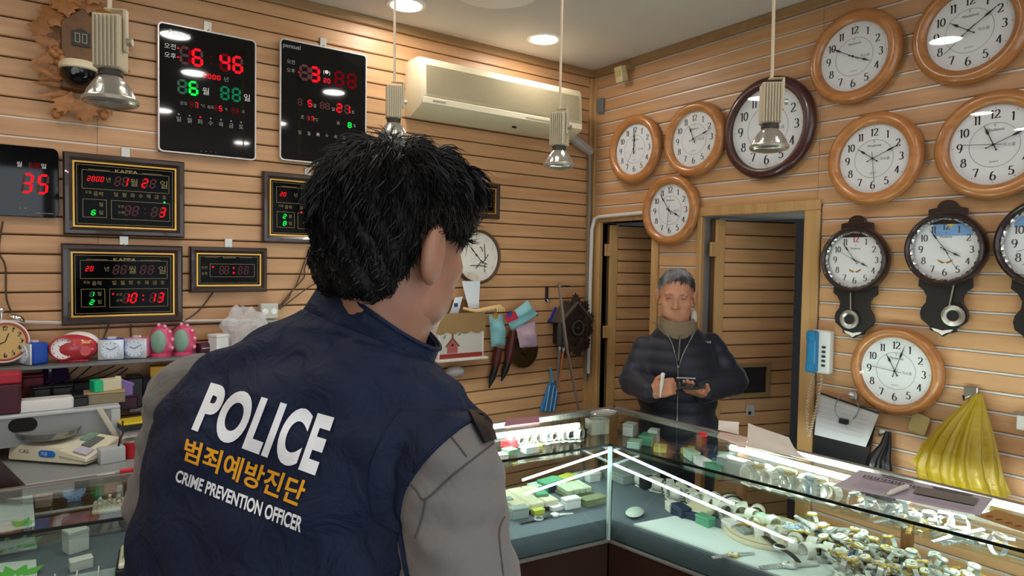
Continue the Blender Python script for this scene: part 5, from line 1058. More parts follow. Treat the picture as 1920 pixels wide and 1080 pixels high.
# ---------------------------------------------------------------- goods in the case
M_CREAM = mat('display_cream', '#cfc8ae', .6, var=.04); M_IV = mat('display_ivory', '#dcd9cf', .55, var=.03); M_STEEL = mat('watch_steel', '#cfd1d0', .32, .55); M_GOLD = mat('watch_gold', '#d6b463', .3, .6); M_DWH = mat('watch_dial_white', '#e3e2da', .4); M_DBK = mat('watch_dial_dark', '#23262c', .4); M_LEA = mat('watch_leather', '#2b221e', .6); M_LEB = mat('watch_leather_brown', '#6a442a', .6)
SHZ = .852
def _in(q, poly, m=.02):
    n = len(poly); sg = None
    for i in range(n):
        a, b = poly[i], poly[(i+1) % n]; d = (b-a).normalized(); c = d.x*(q.y-a.y)-d.y*(q.x-a.x)
        if sg is None: sg = 1 if ((poly[(i+2) % n]-a).y*d.x-(poly[(i+2) % n]-a).x*d.y) > 0 else -1
        if c*sg < m: return False
    return True
ARM1, ARM2 = [FL, FC, BC, BL], [FC, FR, BR, BC]
def floor_pt(px, py, z=PF):
    """resting point of a thing seen at a pixel: on the felt platform, else on the glass shelf above its back half"""
    q = hit(px, py, 2, z)
    if _in(Vector((q.x, q.y)), ARM1) or _in(Vector((q.x, q.y)), ARM2) or z > PF+.09: return q
    arm = (FL, FC, Vector((0, 1))) if px < 1140 else (FC, FR, Vector((1, 0)))
    d = (arm[1]-arm[0]).normalized(); n = Vector((-d.y, d.x)); n = n if n.dot(arm[2]) > 0 else -n; s = (Vector((q.x, q.y))-arm[0]).dot(n)
    if s < .05: k = n*(.05-s+random.Random(px*7+py).uniform(0, .04)); return Vector((q.x+k.x, q.y+k.y, z))     # would poke through the front pane
    bk_ = (BL, BC) if px < 1140 else (BC, BR); e = (bk_[1]-bk_[0]).normalized(); nb = Vector((-e.y, e.x)); nb = nb if nb.dot(arm[2]) < 0 else -nb
    sq = hit(px, py, 2, SHZ+(z-PF)); ds = (Vector((sq.x, sq.y))-bk_[0]).dot(nb)
    if ds < .21:                              # on the glass shelf
        if ds < .04: k = nb*(.04-ds); sq = Vector((sq.x+k.x, sq.y+k.y, sq.z))
        return sq
    ds = (Vector((q.x, q.y))-bk_[0]).dot(nb)  # just in front of the back of the platform
    if ds < .05: k = nb*(.05-ds+random.Random(px*3+py*11).uniform(0, .07)); q = Vector((q.x+k.x, q.y+k.y, z))
    return q
def watch_proto(case_m, strap_m, dial_m, kind, name='wrist_watch'):
    t = thing(name, 'x', 'watch', (0, 0, -5)); r = .017
    obj('case', MB().lathe([(r*.9, 0), (r*1.05, .003), (r*1.05, .006), (r*.9, .009), (r*.82, .0085)], 20), case_m, t, smooth=50)
    obj('dial', MB().lathe([(r*.84, .008), (r*.84, .0088), (.0001, .009)], 18), dial_m, t)
    obj('crown', MB().cyl((r*1.02, 0, .004), (r*1.25, 0, .004), .003, n=8), case_m, t)
    hm = MB().box((0, .004, .0096), (.0012, .009, .0006)).box((.004, 0, .0096), (.008, .0012, .0006)); obj('hands', hm, M_INK, t)
    mb = MB()
    if kind == 'flat':
        for s in (-1, 1):
            for k in range(8): w = .0165-.0006*k; mb.box((0, s*(.019+.0075*k), .0035-.0003*k), (w, .0064, .004))
    elif kind == 'strap':
        for s in (-1, 1): mb.sheet(lambda u, v, s=s: ((u-.5)*(.017-.004*v), s*(.016+.065*v), .004-.002*v+.004*math.sin(v*3)), 2, 6, .0022)
    else:       # closed loop standing on its side behind the case
        R = .026
        for k in range(22):
            a = math.radians(115+k*(310/21)); a = a+math.radians(0)
            mb.box((0, R*math.cos(a+PI*0)*1.0, R*math.sin(a)-R+.006), (.014, .0068, .003), Matrix.Rotation(a+PI/2, 3, 'X'))
    obj('bracelet' if kind != 'strap' else 'strap', mb, strap_m, t, smooth=30)
    return t
protos = {'steel': watch_proto(M_STEEL, M_STEEL, M_DWH, 'flat'), 'gold': watch_proto(M_GOLD, M_GOLD, M_DWH, 'flat'), 'two': watch_proto(M_GOLD, M_STEEL, M_DWH, 'flat'), 'dark': watch_proto(M_STEEL, M_LEA, M_DBK, 'strap'), 'brown': watch_proto(M_GOLD, M_LEB, M_DWH, 'strap'), 'loop': watch_proto(M_STEEL, M_STEEL, M_DWH, 'loop'), 'gloop': watch_proto(M_GOLD, M_STEEL, M_DWH, 'loop')}
for k_, p in protos.items():
    for ch in p.children:
        if ch.name.startswith(('bracelet', 'hands')): ch['kind'] = 'stuff'
def put_watch(kind, loc, rot, label, group):
    return dup(protos[kind], loc, rot, label, group)
# C-shaped ivory watch stand
def cstand_mesh(r=.026, w=.03, gap=70, th=.0035):
    mb = MB(); n = 18
    def f(u, v): a = math.radians(-90+gap/2+(360-gap)*u); return (( v-.5)*w, r*math.cos(a), r+r*math.sin(a))
    mb.sheet(f, n, 1, th); return mb
M_CS = mesh('collar', cstand_mesh(), M_IV, 0, 50); M_CF = mesh('foot', MB().box((0, 0, .002), (.034, .04, .004)), M_IV, .001)
def stand(loc, rz, label, group, watch=None, s=1.0):
    t = thing('watch_stand', label, 'watch stand', loc, rz, group); t.scale = (s, s, s); c_ = link('collar', M_CS, t, (0, 0, .004)); link('foot', M_CF, t)
    if watch:
        p = Vector(loc)+Vector((0, 0, .058*s)); w = put_watch('loop' if watch == 1 else 'gloop', p, (0, 0, rz), 'steel bracelet watch worn by an ivory stand in the glass case', 'watches on ivory stands'); w.scale = (s, s, s)
rnd = random.Random(11)
# left arm, part seen between the officer and the corner
G1 = 'ivory watch stands at the back of the left case'
for k in range(9): stand(floor_pt(962+k*15.5, 838-k*1.6+rnd.uniform(-1, 1), PF), math.radians(-84)+rnd.uniform(-.3, .3), 'ivory watch stand in the back row of the case along the left wall', G1, 1 if k % 2 else 2, .95)
M_GRB = mat('ring_box_green', '#5a9a78', .5); M_YGB = mat('ring_box_lime', '#b5b84a', .5); M_MINT = mat('ring_box_mint', '#a8c8b8', .5); M_NAVY = mat('ring_box_navy', '#27344a', .5); M_RDB = mat('ring_box_red', '#a8323a', .5); M_GRYB = mat('ring_box_grey', '#8d9694', .6)
def rbox(px, py, d, m, rz, label, grp=None, z=PF, lidm=None): return bx('ring_box', label, 'box', floor_pt(px, py, z), d, m, rz, .003, d[2]*.35, lidm or m, grp)
for k, (px, py, d, m, rz, nm) in enumerate((
    (952, 876, (.10, .06, .03), M_GRB, .1, 'flat green ring box left of the lime ring box'), (986, 872, (.07, .05, .03), M_YGB, .25, 'lime yellow ring box near the officer\'s sleeve'), (1012, 885, (.09, .04, .012), M_NAVY, .1, 'thin navy box beside the mint boxes in the left case'), (985, 893, (.06, .05, .025), M_NAVY, -.1, 'navy ring box in front of the lime box'), (962, 898, (.05, .05, .02), M_MINT, 0, 'small mint box by the officer\'s sleeve'),
    (1035, 880, (.05, .04, .02), M_MINT, .2, 'mint ring box in the middle of the left case'), (1058, 878, (.06, .05, .03), M_WHT, -.1, 'white ring box behind the tube reflection in the left case'), (955, 838, (.07, .05, .025), M_RDB, .3, 'red ring box at the back of the left case'), (1100, 862, (.12, .10, .05), M_GRYB, .1, 'large grey box near the inner corner of the left case'), (1105, 895, (.10, .06, .018), M_GRYB, .0, 'flat grey tray behind the corner joint'),
    (1080, 822, (.08, .06, .03), M_BLK, .2, 'black box near the rear corner post'), (1118, 812, (.09, .06, .05), M_IV, -.2, 'ivory box beside the rear corner post'), (1060, 905, (.05, .05, .018), M_YGB, .4, 'small lime box in the middle of the left case'), (1030, 915, (.08, .05, .012), M_MINT, .1, 'flat mint tray in the left case'))):
    rbox(px, py, d, m, rz, nm)
def slot_tray(name, label, p, L, W, n, rz, m, frame=None, ht=.022):
    t = thing(name, label, 'tray', p, rz)
    obj('base', MB().box((0, 0, .006), (L, W, .012)), frame or M_BLK, t, .002)
    for k in range(n):
        w = (L-.012)/n; obj('pad', MB().box((-L/2+.006+w*(k+.5), 0, .012+ht/2), (w-.003, W-.012, ht)), m, t, .003)
    return t
slot_tray('jewellery_tray', 'cream padded jewellery tray in a black base beside the officer\'s sleeve', floor_pt(985, 945), .20, .20, 3, math.radians(-6), M_CREAM)
slot_tray('jewellery_tray', 'cream padded jewellery tray at the middle of the left case', floor_pt(1075, 925), .13, .11, 4, math.radians(-8), mat('display_sage', '#b8c2a8', .6), mat('tray_olive', '#6a7350', .6))
rbox(1070, 952, (.07, .04, .03), M_WHT, -.1, 'white box at the front of the left case')
rbox(1112, 945, (.10, .05, .022), mat('box_olive', '#77805c', .6), -.05, 'olive box against the corner joint of the case')
put_watch('dark', floor_pt(1010, 975), (0, 0, 1.5), 'dark strap watch lying at the front of the left case', None); put_watch('steel', floor_pt(1040, 968), (0, 0, 1.3), 'steel watch lying at the front of the left case', None)
# left arm, part left of the officer
def lean_board(label, pts, m, prints):
    A, B, C, D = [Vector(p) for p in pts]; t = thing('display_board', label, 'display board', (A+B)/2); o_ = (A+B)/2
    n = (B-A).cross(D-A).normalized()*.006; obj('board', MB().hexa([p-o_ for p in (A, B, C, D)], [p-o_+n for p in (A, B, C, D)]), m, t, .001)
    for (u, v, du, dv, an, mm) in prints:
        c_ = (A*(1-u)+B*u)*(1-v)+(D*(1-u)+C*u)*v-o_+n*(1.1 if n.z > 0 else -.1); ux = (B-A).normalized(); vy = (D-A).normalized(); P = []
        for a_, b_ in ((0, 0), (.5, .35), (0, 1), (-.5, .35)): x_ = a_*du; y_ = b_*dv; P.append(c_+ux*(x_*math.cos(an)-y_*math.sin(an))+vy*(x_*math.sin(an)+y_*math.cos(an)))
        nn = n.normalized()*.001; obj('leaf_print', MB().hexa(P, [p+nn for p in P]), mm, t)
    return t
M_LG = mat('print_leaf_green', '#57b53a', .6); M_PRD = mat('print_scarlet', '#b8323f', .6); M_BDW = mat('board_white', '#c6cfcd', .6)
LP_ = [(.55+.08*k, .15, .03, .06, a_, M_LG) for k, a_ in enumerate((.7, .2, -.4, -.9))]
lean_board('white display board leaning at the left end, plain upper half', [hit(-60, 1012, 2, .862), hit(66, 988, 2, .862), hit(60, 915, 2, .925), hit(-60, 948, 2, .925)], M_BDW, [(.80, .05, .02, .03, a_, M_LG) for a_ in (.8, -.6, -1.2)])
lean_board('white card with green leaves and a scarlet mark at the left end of the case', [hit(-60, 1052, 2, LSZ), hit(70, 1030, 2, LSZ), hit(66, 1009, 2, LSZ+.02), hit(-60, 1026, 2, LSZ+.02)], M_BDW, LP_+[(.5, .1, .03, .05, 1.3, M_PRD)])
lean_board('lower white card with a green leaf spray, nearest the left bottom corner', [hit(-60, 1105, 2, LSZ), hit(70, 1085, 2, LSZ), hit(68, 1052, 2, LSZ+.015), hit(-60, 1066, 2, LSZ+.015)], M_BDW, LP_)
# inner glass riser with a blue clock and boxes
p = hit(125, 985, 2, LSZ); t = thing('glass_riser', 'low clear riser shelf inside the left case carrying a blue clock', 'riser', (p.x, p.y, LSZ), math.radians(-5)); t.scale = (.85, .8, .42); obj('shelf', MB().box((0, 0, .16), (.30, .14, .005)), M_CG, t)
for sx in (-1, 1): obj('side', MB().box((sx*.147, 0, .08), (.005, .14, .155)), M_CG, t)
obj('front_lip', MB().box((0, -.07, .157), (.30, .004, .014)), M_IV, t)
v = Vector((p.x+.02, p.y+.01, LSZ+.0695)); t = thing('table_clock', 'pale blue round clock on the riser in the left case', 'clock', v, -.1); t.scale = (.58,)*3; obj('case', MB().lathe([(.05, -.01), (.052, .01), (.046, .016)], 36, (0, 0, .052), 'y'), mat('clock_pale_blue', '#86a9dc', .4), t); small_face(t, (0, -.014, .052), .043, 12, mat('clock_sky_face', '#9dbbe6', .5)); obj('foot', MB().box((0, 0, .004), (.06, .03, .008)), MATS['clock_pale_blue'], t)
bx('gift_box', 'dark pink flowered box right of the blue clock on the riser', 'box', v+Vector((.085, .01, 0)), (.05, .05, .05), mat('box_dusky_pink', '#8a4a58', .5), .1, .003, .012, mat('box_white', '#dad8d5')); bx('gift_box', 'tan patterned box left of the blue clock on the riser', 'box', v+Vector((-.085, .0, 0)), (.06, .05, .03), mat('box_tan_pattern', '#a58f78', .6), -.1, .003, .008)
q = floor_pt(215, 940, PF+.10); t = thing('table_clock', 'pale wall of a small square clock beyond the ring trays', 'clock', hit(212, 965, 2, LSZ), -.1); t.scale = (.5,)*3; obj('case', MB().box((0, .03, .10), (.11, .04, .15)), mat('clock_lilac_white', '#b6bac6', .4), t, .006); small_face(t, (0, .008, .12), .042, 12, MATS['alarm_white_face']); obj('stand', MB().box((0, .03, .013), (.07, .05, .026)), M_IV, t)
def ring_tray(label, p, L, W, rz, nx, ny, m, hgt=.05, gold=.6):
    t = thing('ring_tray', label, 'ring tray', p, rz); obj('box', MB().box((0, 0, hgt/2), (L, W, hgt)), M_BLK, t, .002); obj('foam', MB().box((0, 0, hgt+.006), (L-.012, W-.012, .012)), m, t, .003)
    k = 0
    for i in range(nx):
        for j in range(ny):
            x_ = -L/2+.012+(L-.024)*(i+.5)/nx; y_ = -W/2+.012+(W-.024)*(j+.5)/ny; rr = Matrix.Rotation(random.uniform(-.5, .5), 3, 'Z')
            P = [Vector((x_, y_, hgt+.014)) + rr @ Vector((.0075*math.cos(a_), 0, .0075*math.sin(a_))) for a_ in [2*PI*q_/10 for q_ in range(11)]]
            mb = MB().tube(P, .0016, 5); mb.ell((x_, y_, hgt+.024), (.004, .004, .0035), 7, 5); g_ = obj('ring', mb, M_GOLD if random.random() < gold else M_STEEL, t)
            if (i+j) % 2 == 0: obj('pearl', MB().ell((x_, y_, hgt+.027), (.0048, .0048, .0045), 8, 5), MATS['bead_pearl'], g_)
    return t
ring_tray('white foam ring tray in a black box right of the riser, upper one', hit(232, 985, 2, LSZ), .17, .11, math.radians(-6), 6, 4, mat('foam_cream', '#cfd0b8', .7), .06)
ring_tray('white foam ring tray at the front of the left case beside the officer\'s vest', hit(262, 1075, 2, LSZ), .10, .14, math.radians(-8), 4, 5, MATS['foam_cream'], .045)
bx('gift_box', 'small white carton standing alone in the left case', 'box', hit(142, 1032, 2, LSZ), (.05, .045, .05), M_WHT, .35, .002, .012, M_WHT); 
t = bx('acrylic_tray', 'clear flat tray with white dividers at the bottom left of the photo', 'tray', hit(165, 1092, 2, LSZ), (.18, .07, .012), mat('tray_pale', '#aebcc0', .3), -.1, .002)
for k in range(4): obj('divider', MB().box((-.07+.046*k, 0, .018), (.003, .065, .012)), M_IV, t)
bx('gift_box', 'white paper wrapped box behind the clear tray', 'box', hit(152, 1066, 2, LSZ), (.05, .03, .025), M_WHT, .1, .002, .004)
# right arm -----------------------------------------------------------------
for k, (px, py, d, m, rz, nm) in enumerate((
    (1190, 838, (.07, .05, .02), M_MINT, .6, 'mint box behind the corner joint of the right case'), (1215, 832, (.08, .06, .03), M_GRB, .5, 'green box left of the first wooden stile'), (1238, 845, (.07, .05, .015), M_YGB, .7, 'lime box in front of the green box in the right case'), (1185, 815, (.06, .05, .04), M_WHT, .4, 'white box beside the rear corner post, in the right case'), (1250, 822, (.05, .04, .04), M_WHT, .5, 'small white box left of the second stile'),
    (1295, 838, (.07, .05, .02), M_NAVY, .6, 'navy box between the two wooden stiles'), (1290, 848, (.06, .05, .015), M_YGB, .5, 'lime box between the two wooden stiles'), (1345, 852, (.08, .05, .03), M_NAVY, .5, 'navy box right of the tall brown stile'), (1370, 862, (.08, .06, .02), M_MINT, .6, 'mint box beneath the papers on the right case'), (1400, 868, (.09, .05, .012), M_GRB, .7, 'thin green box beneath the papers on the right case'), (1250, 872, (.16, .10, .03), M_GRYB, 1.45, 'large flat grey box beyond the front tube reflection'), (1205, 905, (.13, .09, .045), M_GRYB, 1.3, 'grey box near the corner joint in the right case'), (1245, 905, (.04, .05, .04), M_BLK, 1.4, 'black block between the grey boxes'))):
    rbox(px, py, d, m, rz, nm)
p = floor_pt(1190, 966); t = thing('soap_dish', 'pillow-shaped white plastic pouch near the corner joint', 'pouch', p, .5); t.name = 'pouch'; obj('body', MB().ell((0, 0, .012), (.05, .03, .012), 20, 8), mat('pouch_white', '#c3cfc6', .35), t); obj('seam', MB().lathe([(.052, .0115), (.053, .012), (.052, .0125)], 24, sy=.6), M_IV, t)
# pale boards on the platform
pts = [(1175, 984), (1330, 960), (1480, 1000), (1330, 1045)]
_d = (FR-FC).normalized(); _n = Vector((-_d.y, _d.x)); _n = _n if _n.x > 0 else -_n
A = [Vector(((FC+_d*s_+_n*k_).x, (FC+_d*s_+_n*k_).y, PF)) for s_, k_ in ((.09, .022), (1.25, .022), (1.25, .30), (.15, .20))]
tag(obj('display_board', MB().hexa(A, [a_+Vector((0, 0, .010)) for a_ in A]), mat('board_pale_mint', '#d3ddd9', .6), None, .002), 'large pale board lying along the front of the right case', 'board')
p = hit(1440, 1000, 2, PF+.0105); t = thing('display_pad', 'large round cream leather pad under the loose watches', 'pad', p, 0); obj('pad', MB().lathe([(.150, 0), (.153, .006), (.150, .014), (.140, .017), (.0001, .018)], 56), mat('pad_cream', '#d3c9ac', .5, bump=(80, .1)), t, smooth=50); obj('stitch', MB().lathe([(.142, .0168), (.1435, .018), (.145, .0165)], 56, closed=True), mat('pad_stitch', '#a3946c', .6), t)
p = floor_pt(1310, 962, PF+.011); t = thing('display_pad', 'smaller cream folded pad left of the round pad', 'pad', p, .3); obj('pad', MB().box((0, 0, .012), (.13, .10, .022)), MATS['pad_cream'], t, .008, seg=2); obj('fold', MB().box((-.04, 0, .025), (.04, .098, .008)), MATS['pad_cream'], t, .003)
G2 = 'ivory watch stands crowded in the right case'
sp = []
for k in range(46):
    for _ in range(60):
        x_, y_ = rnd.uniform(1240, 1420), 0; f = (x_-1240)/180; y_ = 893+f*42+rnd.uniform(-2, 40)
        if all((x_-a_)**2+((y_-b_)*1.7)**2 > 19**2 for a_, b_ in sp): sp.append((x_, y_)); break
for x_, y_ in sp: stand(floor_pt(x_, y_), rnd.uniform(0, 6.3), 'ivory watch stand standing in the crowd at the middle of the right case', G2, None, 1.0)
for k in range(9): stand(floor_pt(1405+k*19, 908+k*4.6), math.radians(175)+rnd.uniform(-.3, .3), 'ivory watch stand in the back row of the right case', 'ivory watch stands in the back row of the right case', (1, 2, None)[k % 3], 1.15)
p = floor_pt(1395, 893, PF); bx('tray_box', 'long grey tray behind the back row of stands in the right case', 'tray', p, (.04, .2, .05), M_GRYB, .1, .003, .006, M_STEEL)
# bracelet arcs on a big cream cuff
p = floor_pt(1415, 945); t = thing('bracelet_cuff', 'wide cream cuff stand with dark bangle, left of the loose watches', 'display stand', p, .9); mb = MB(); mb.sheet(lambda u, v: ((v-.5)*.07, .045*math.cos(math.radians(-20+220*u)), .045*math.sin(math.radians(-20+220*u))+.016), 20, 2, .006); obj('cuff', mb, M_IV, t); obj('bangle', MB().tube([(0, .049*math.cos(math.radians(10*k)), .016+.049*math.sin(math.radians(10*k))) for k in range(19)], .003, 6), M_DBK, t)
obj('foot', MB().box((0, 0, .004), (.08, .085, .008)), M_IV, t)
# loose watches
def scatter(poly, n, z, zz, kinds, label, group, smin, tries=80, flat=.25, sc=1.0):
    xs = [p_[0] for p_ in poly]; ys = [p_[1] for p_ in poly]; got = []
    def inside(x_, y_):
        c_ = False; j = len(poly)-1
        for i in range(len(poly)):
            if (poly[i][1] > y_) != (poly[j][1] > y_) and x_ < (poly[j][0]-poly[i][0])*(y_-poly[i][1])/(poly[j][1]-poly[i][1])+poly[i][0]: c_ = not c_
            j = i
        return c_
    for k in range(n):
        for _ in range(tries):
            x_, y_ = rnd.uniform(min(xs), max(xs)), rnd.uniform(min(ys), max(ys))
            if inside(x_, y_) and all((x_-a_)**2+((y_-b_)*1.8)**2 > smin**2 for a_, b_ in got): break
        got.append((x_, y_)); lay = rnd.random()*zz; kd = rnd.choice(kinds); p_ = floor_pt(x_, y_, z+lay)
        w = put_watch(kd, p_+Vector((0, 0, .030 if 'loop' in kd else .001)), (rnd.uniform(-flat, flat), rnd.uniform(-flat, flat), rnd.uniform(0, 6.3)), label, group); w.scale = (sc,)*3
put_watch('dark', floor_pt(1462, 1030, PF+.03), (0, .1, -.45), 'dark strap watch laid across the rim of the round cream pad', None).scale = (1.25,)*3
put_watch('gold', floor_pt(1408, 985, PF+.035), (0, 0, .9), 'gold watch lying on the round cream pad', None)
put_watch('two', floor_pt(1375, 1042, PF+.012), (0, 0, 1.2), 'two-tone watch lying on the pale board at the front', None)
put_watch('steel', floor_pt(1480, 1062, PF+.012), (0, 0, 1.1), 'white-strapped watch lying on the pale board nearest the bottom edge', None).scale = (1.3,)*3
scatter([(1500, 970), (1600, 962), (1620, 1000), (1520, 1000)], 16, PF+.03, .03, ['gold', 'two', 'steel', 'gloop'], 'loose watch in the small heap on the round cream pad', 'watches on the round pad', 14)
scatter([(1575, 1020), (1640, 998), (1760, 1040), (1880, 1100), (1560, 1100)], 130, PF+.012, .04, ['steel', 'steel', 'gold', 'two', 'loop', 'gloop', 'steel'], 'loose metal watch in the big heap at the front of the right case', 'watches in the big heap', 11)
scatter([(1600, 940), (1700, 955), (1850, 1010), (1900, 1040), (1870, 1045), (1700, 990), (1600, 960)], 46, PF+.0, .03, ['steel', 'two', 'gold', 'steel', 'loop'], 'loose metal watch in the strip behind the cream trays of the right case', 'watches behind the cream trays', 13)
# crumpled clear wrappers between the watches
M_WRAP = mat('wrapper_clear_blue', '#b4c4dc', .2, alpha=.55); M_BLW = mat('wrapper_blue', '#3f6cb0', .4)
for k in range(14):
    px, py = ((1510, 985), (1540, 975), (1560, 1000), (1595, 1000), (1530, 1010), (1620, 1020), (1655, 1035), (1600, 1040), (1700, 1062), (1570, 985), (1640, 1055), (1585, 1022), (1750, 1070), (1480, 990))[k]
    p = floor_pt(px, py, PF+.035); tag(obj('plastic_wrapper', crumple(MB(), tuple(p), (.032, .026, .012), 12, 7, .4, 20+k), M_BLW if k in (4, 7) else M_WRAP, None, smooth=0), 'crumpled clear wrapper among the loose watches' if k not in (4, 7) else 'crumpled blue wrapper among the loose watches', 'wrapper', 'wrappers among the watches')
# long cream roll trays at the right
for k, (px, py, lab) in enumerate(((1715, 1018, 'long cream ring roll nearer the round pad'), (1830, 1052, 'long cream ring roll at the right bottom with gold pieces'))):
    p = floor_pt(px, py, PF); t = thing('ring_roll', lab, 'ring display', p, math.radians(-81)); obj('base', MB().box((0, 0, .012), (.22, .09, .024)), M_IV, t, .003)
    for j in (-1, 0, 1): obj('roll', MB().cyl((-.105, j*.027, .03), (.105, j*.027, .03), .0135, n=16), M_CREAM, t)
    for j in range(5): q_ = (-.08+.04*j, -.027 if j % 2 else .027, .044); obj('gold_piece', MB().ell(q_, (.012, .008, .004), 10, 6), M_GOLD, t)
bx('ring_box', 'blue box beside the cream ring rolls', 'box', floor_pt(1690, 1030), (.02, .05, .012), mat('box_cobalt', '#2b5aa8', .5), -.1, .002, .006)
# ---------------------------------------------------------------- things lying on top of the counter
TOPZ = CZ+.0005
def top_pt(px, py, dz=0): return hit(px, py, 2, TOPZ+dz)
def top_sheet(name, label, cat, px, m, wob=.003, seed=0, th=.001, dz=.0, curl=0):
    A, B, C, D = [top_pt(x_, y_, .004+dz) for x_, y_ in px]; r_ = random.Random(seed); ph = r_.uniform(0, 6)
    f = lambda u, v: (A*(1-u)+B*u)*(1-v)+(D*(1-u)+C*u)*v+Vector((0, 0, wob*(1+math.sin(4*u+ph)*math.cos(3*v+ph))*.5+curl*v**3))
    return tag(obj(name, MB().sheet(f, 10, 10, th), m, None, smooth=60), label, cat)
M_NEWS = mat('newsprint', '#a9a0ac', .8); M_PAP = mat('paper_warm_white', '#cfc6bd', .7)
nw = top_sheet('newspaper', 'printed newspaper sheet spread over the right counter', 'newspaper', [(1562, 912), (1838, 968), (1862, 936), (1612, 882)], M_NEWS, .004, 3)
def on_news(u, v, dz=.0075):
    A, B, C, D = [top_pt(x_, y_, .004) for x_, y_ in ((1562, 912), (1838, 968), (1862, 936), (1612, 882))]; return (A*(1-u)+B*u)*(1-v)+(D*(1-u)+C*u)*v+Vector((0, 0, dz))
M_NPR = mat('news_print_dark', '#4b4650', .8)
def news_patch(u0, u1, v0, v1, m, name): P = [on_news(u0, v0), on_news(u1, v0), on_news(u1, v1), on_news(u0, v1)]; obj(name, MB().hexa(P, [p_+Vector((0, 0, .0003)) for p_ in P]), m, nw, smooth=0)
for k in range(16): u = .1+.027*k; news_patch(u, u+.018, .60+.05*(k % 2), .72, M_NPR, 'headline_mark')
for k in range(9): news_patch(.12, .5, .12+.04*k, .125+.04*k, mat('news_print_soft', '#8a8290', .8), 'text_line')
for k in range(6): news_patch(.55, .95, .05+.035*k, .056+.035*k, MATS['news_print_soft'], 'text_line')
news_patch(.52, .93, .34, .72, mat('news_photo', '#6a6660', .8, bump=(60, .1), var=.35), 'news_photo'); news_patch(.60, .88, .80, .86, M_NPR, 'headline_mark'); news_patch(.2, .45, .86, .92, M_NPR, 'headline_mark')
a, b = top_pt(1662, 927, .015), top_pt(1702, 911, .015); t = thing('pen', 'white pen lying on the newspaper', 'pen', a); d_ = b-a; obj('barrel', MB().tube([Vector((0, 0, 0)), d_*.25, d_*.9, d_], [.003, .007, .0075, .005], 10), mat('pen_white', '#cfcabf', .4), t); obj('tip', MB().tube([d_*-.1, Vector((0, 0, 0))], [.001, .003], 8), M_SILVER, t)
top_sheet('paper_sheet', 'curled blank white sheet on the counter before the doorway', 'paper', [(1400, 838), (1520, 862), (1478, 848), (1402, 818)], M_PAP, .002, 5, .001, .0, .05)
top_sheet('booklet', 'pinkish folded booklet lying beside the curled sheet', 'booklet', [(1345, 818), (1398, 835), (1404, 822), (1352, 806)], mat('paper_pinkish', '#c9b0a4', .7), .004, 6, .006)
top_sheet('paper_sheet', 'small white sheet standing on the booklet at the counter edge', 'paper', [(1346, 806), (1385, 815), (1385, 806), (1347, 803)], M_PAP, .002, 7, .001, .006, .03)
bx('notepad', 'orange edged notepad under the curled sheet', 'notepad', top_pt(1392, 836), (.05, .03, .006), mat('notepad_orange', '#b5563a', .6), .5, .001, .002, M_PAP)
bx('tape_flag', 'scarlet plastic clip on the counter rail', 'clip', top_pt(1318, 818, .0018), (.012, .03, .010), mat('clip_scarlet', '#d0142c', .4), .3, .002, .004)
bx('tape_flag', 'scarlet plastic clip on the left counter rail by the officer\'s sleeve', 'clip', top_pt(243, 884, .0018), (.05, .012, .006), MATS['clip_scarlet'], .05, .002, .003)
cd = top_sheet('price_card', 'brown cardboard price card with red handwriting at the right edge', 'card', [(1828, 966), (1935, 1002), (1945, 980), (1868, 955)], mat('cardboard_tan', '#9a7440', .7), .001, 8, .002)
for k in range(4): A_, B_ = top_pt(1850+k*18, 968+k*6.0, .009), top_pt(1862+k*18, 968.5+k*6.0, .009); obj('ink_stroke', MB().tube([A_, A_.lerp(B_, .5)+Vector((.004, 0, 0)), B_], .0016, 5), mat('ink_red_brown', '#6a2a20', .7), cd)
p = top_pt(1132, 776); t = thing('steel_dish', 'flat oval steel dish on the corner of the counter', 'dish', p, -.1); obj('dish', MB().lathe([(.0001, .002), (.05, .002), (.066, .008), (.068, .008), (.06, .001), (.0001, .0005)], 36, sy=.6), M_STEEL, t); obj('rim', MB().lathe([(.066, .0075), (.0685, .0085), (.0665, .0095)], 36, sy=.6, closed=True), M_CHROME, t)
top_sheet('booklet', 'plum and pink leaflet on the left counter by the officer\'s sleeve', 'booklet', [(945, 800), (1012, 792), (1010, 780), (950, 786)], mat('leaflet_pink', '#9a6a78', .6), .002, 9, .002)
# densely packed goods at the back of both arms
_d1 = (FL-FC).normalized(); _n1 = Vector((-_d1.y, _d1.x)); _n1 = _n1 if _n1.y > 0 else -_n1
def arm_pt(right, s_, w_, z): p_ = (FC+_d*s_+_n*w_) if right else (FC+_d1*s_+_n1*w_); return Vector((p_.x, p_.y, z))
PALE = [M_MINT, M_WHT, M_IV, M_GRB, M_YGB, M_GRYB, M_WHT, M_IV, M_NAVY]
occ = [(o_.location.x, o_.location.y, o_.location.z) for o_ in bpy.data.objects if o_.parent is None and 'category' in o_ and o_.location.z > .5]
def free(p_, r_): return all((p_.x-a_)**2+(p_.y-b_)**2 > r_*r_ or abs(p_.z-c_) > .06 for a_, b_, c_ in occ)
def pack(right, s0, s1, w0, w1, z, n_, label, grp, dims):
    for k in range(n_):
        for _ in range(40):
            p_ = arm_pt(right, rnd.uniform(s0, s1), rnd.uniform(w0, w1), z)
            if free(p_, .052): break
        else: continue
        occ.append((p_.x, p_.y, p_.z)); dd = [rnd.uniform(a_, b_) for a_, b_ in dims]; t_ = bx('ring_box', label, 'box', p_, dd, rnd.choice(PALE), rnd.uniform(-.4, .4)+(1.4 if right else -.1), .002, dd[2]*.3, None, grp)
SD = ((.04, .075), (.03, .055), (.012, .035))
pack(False, .06, 1.0, .17, .36, PF, 34, 'small pale box packed on the floor of the left case', 'boxes packed in the left case', SD)
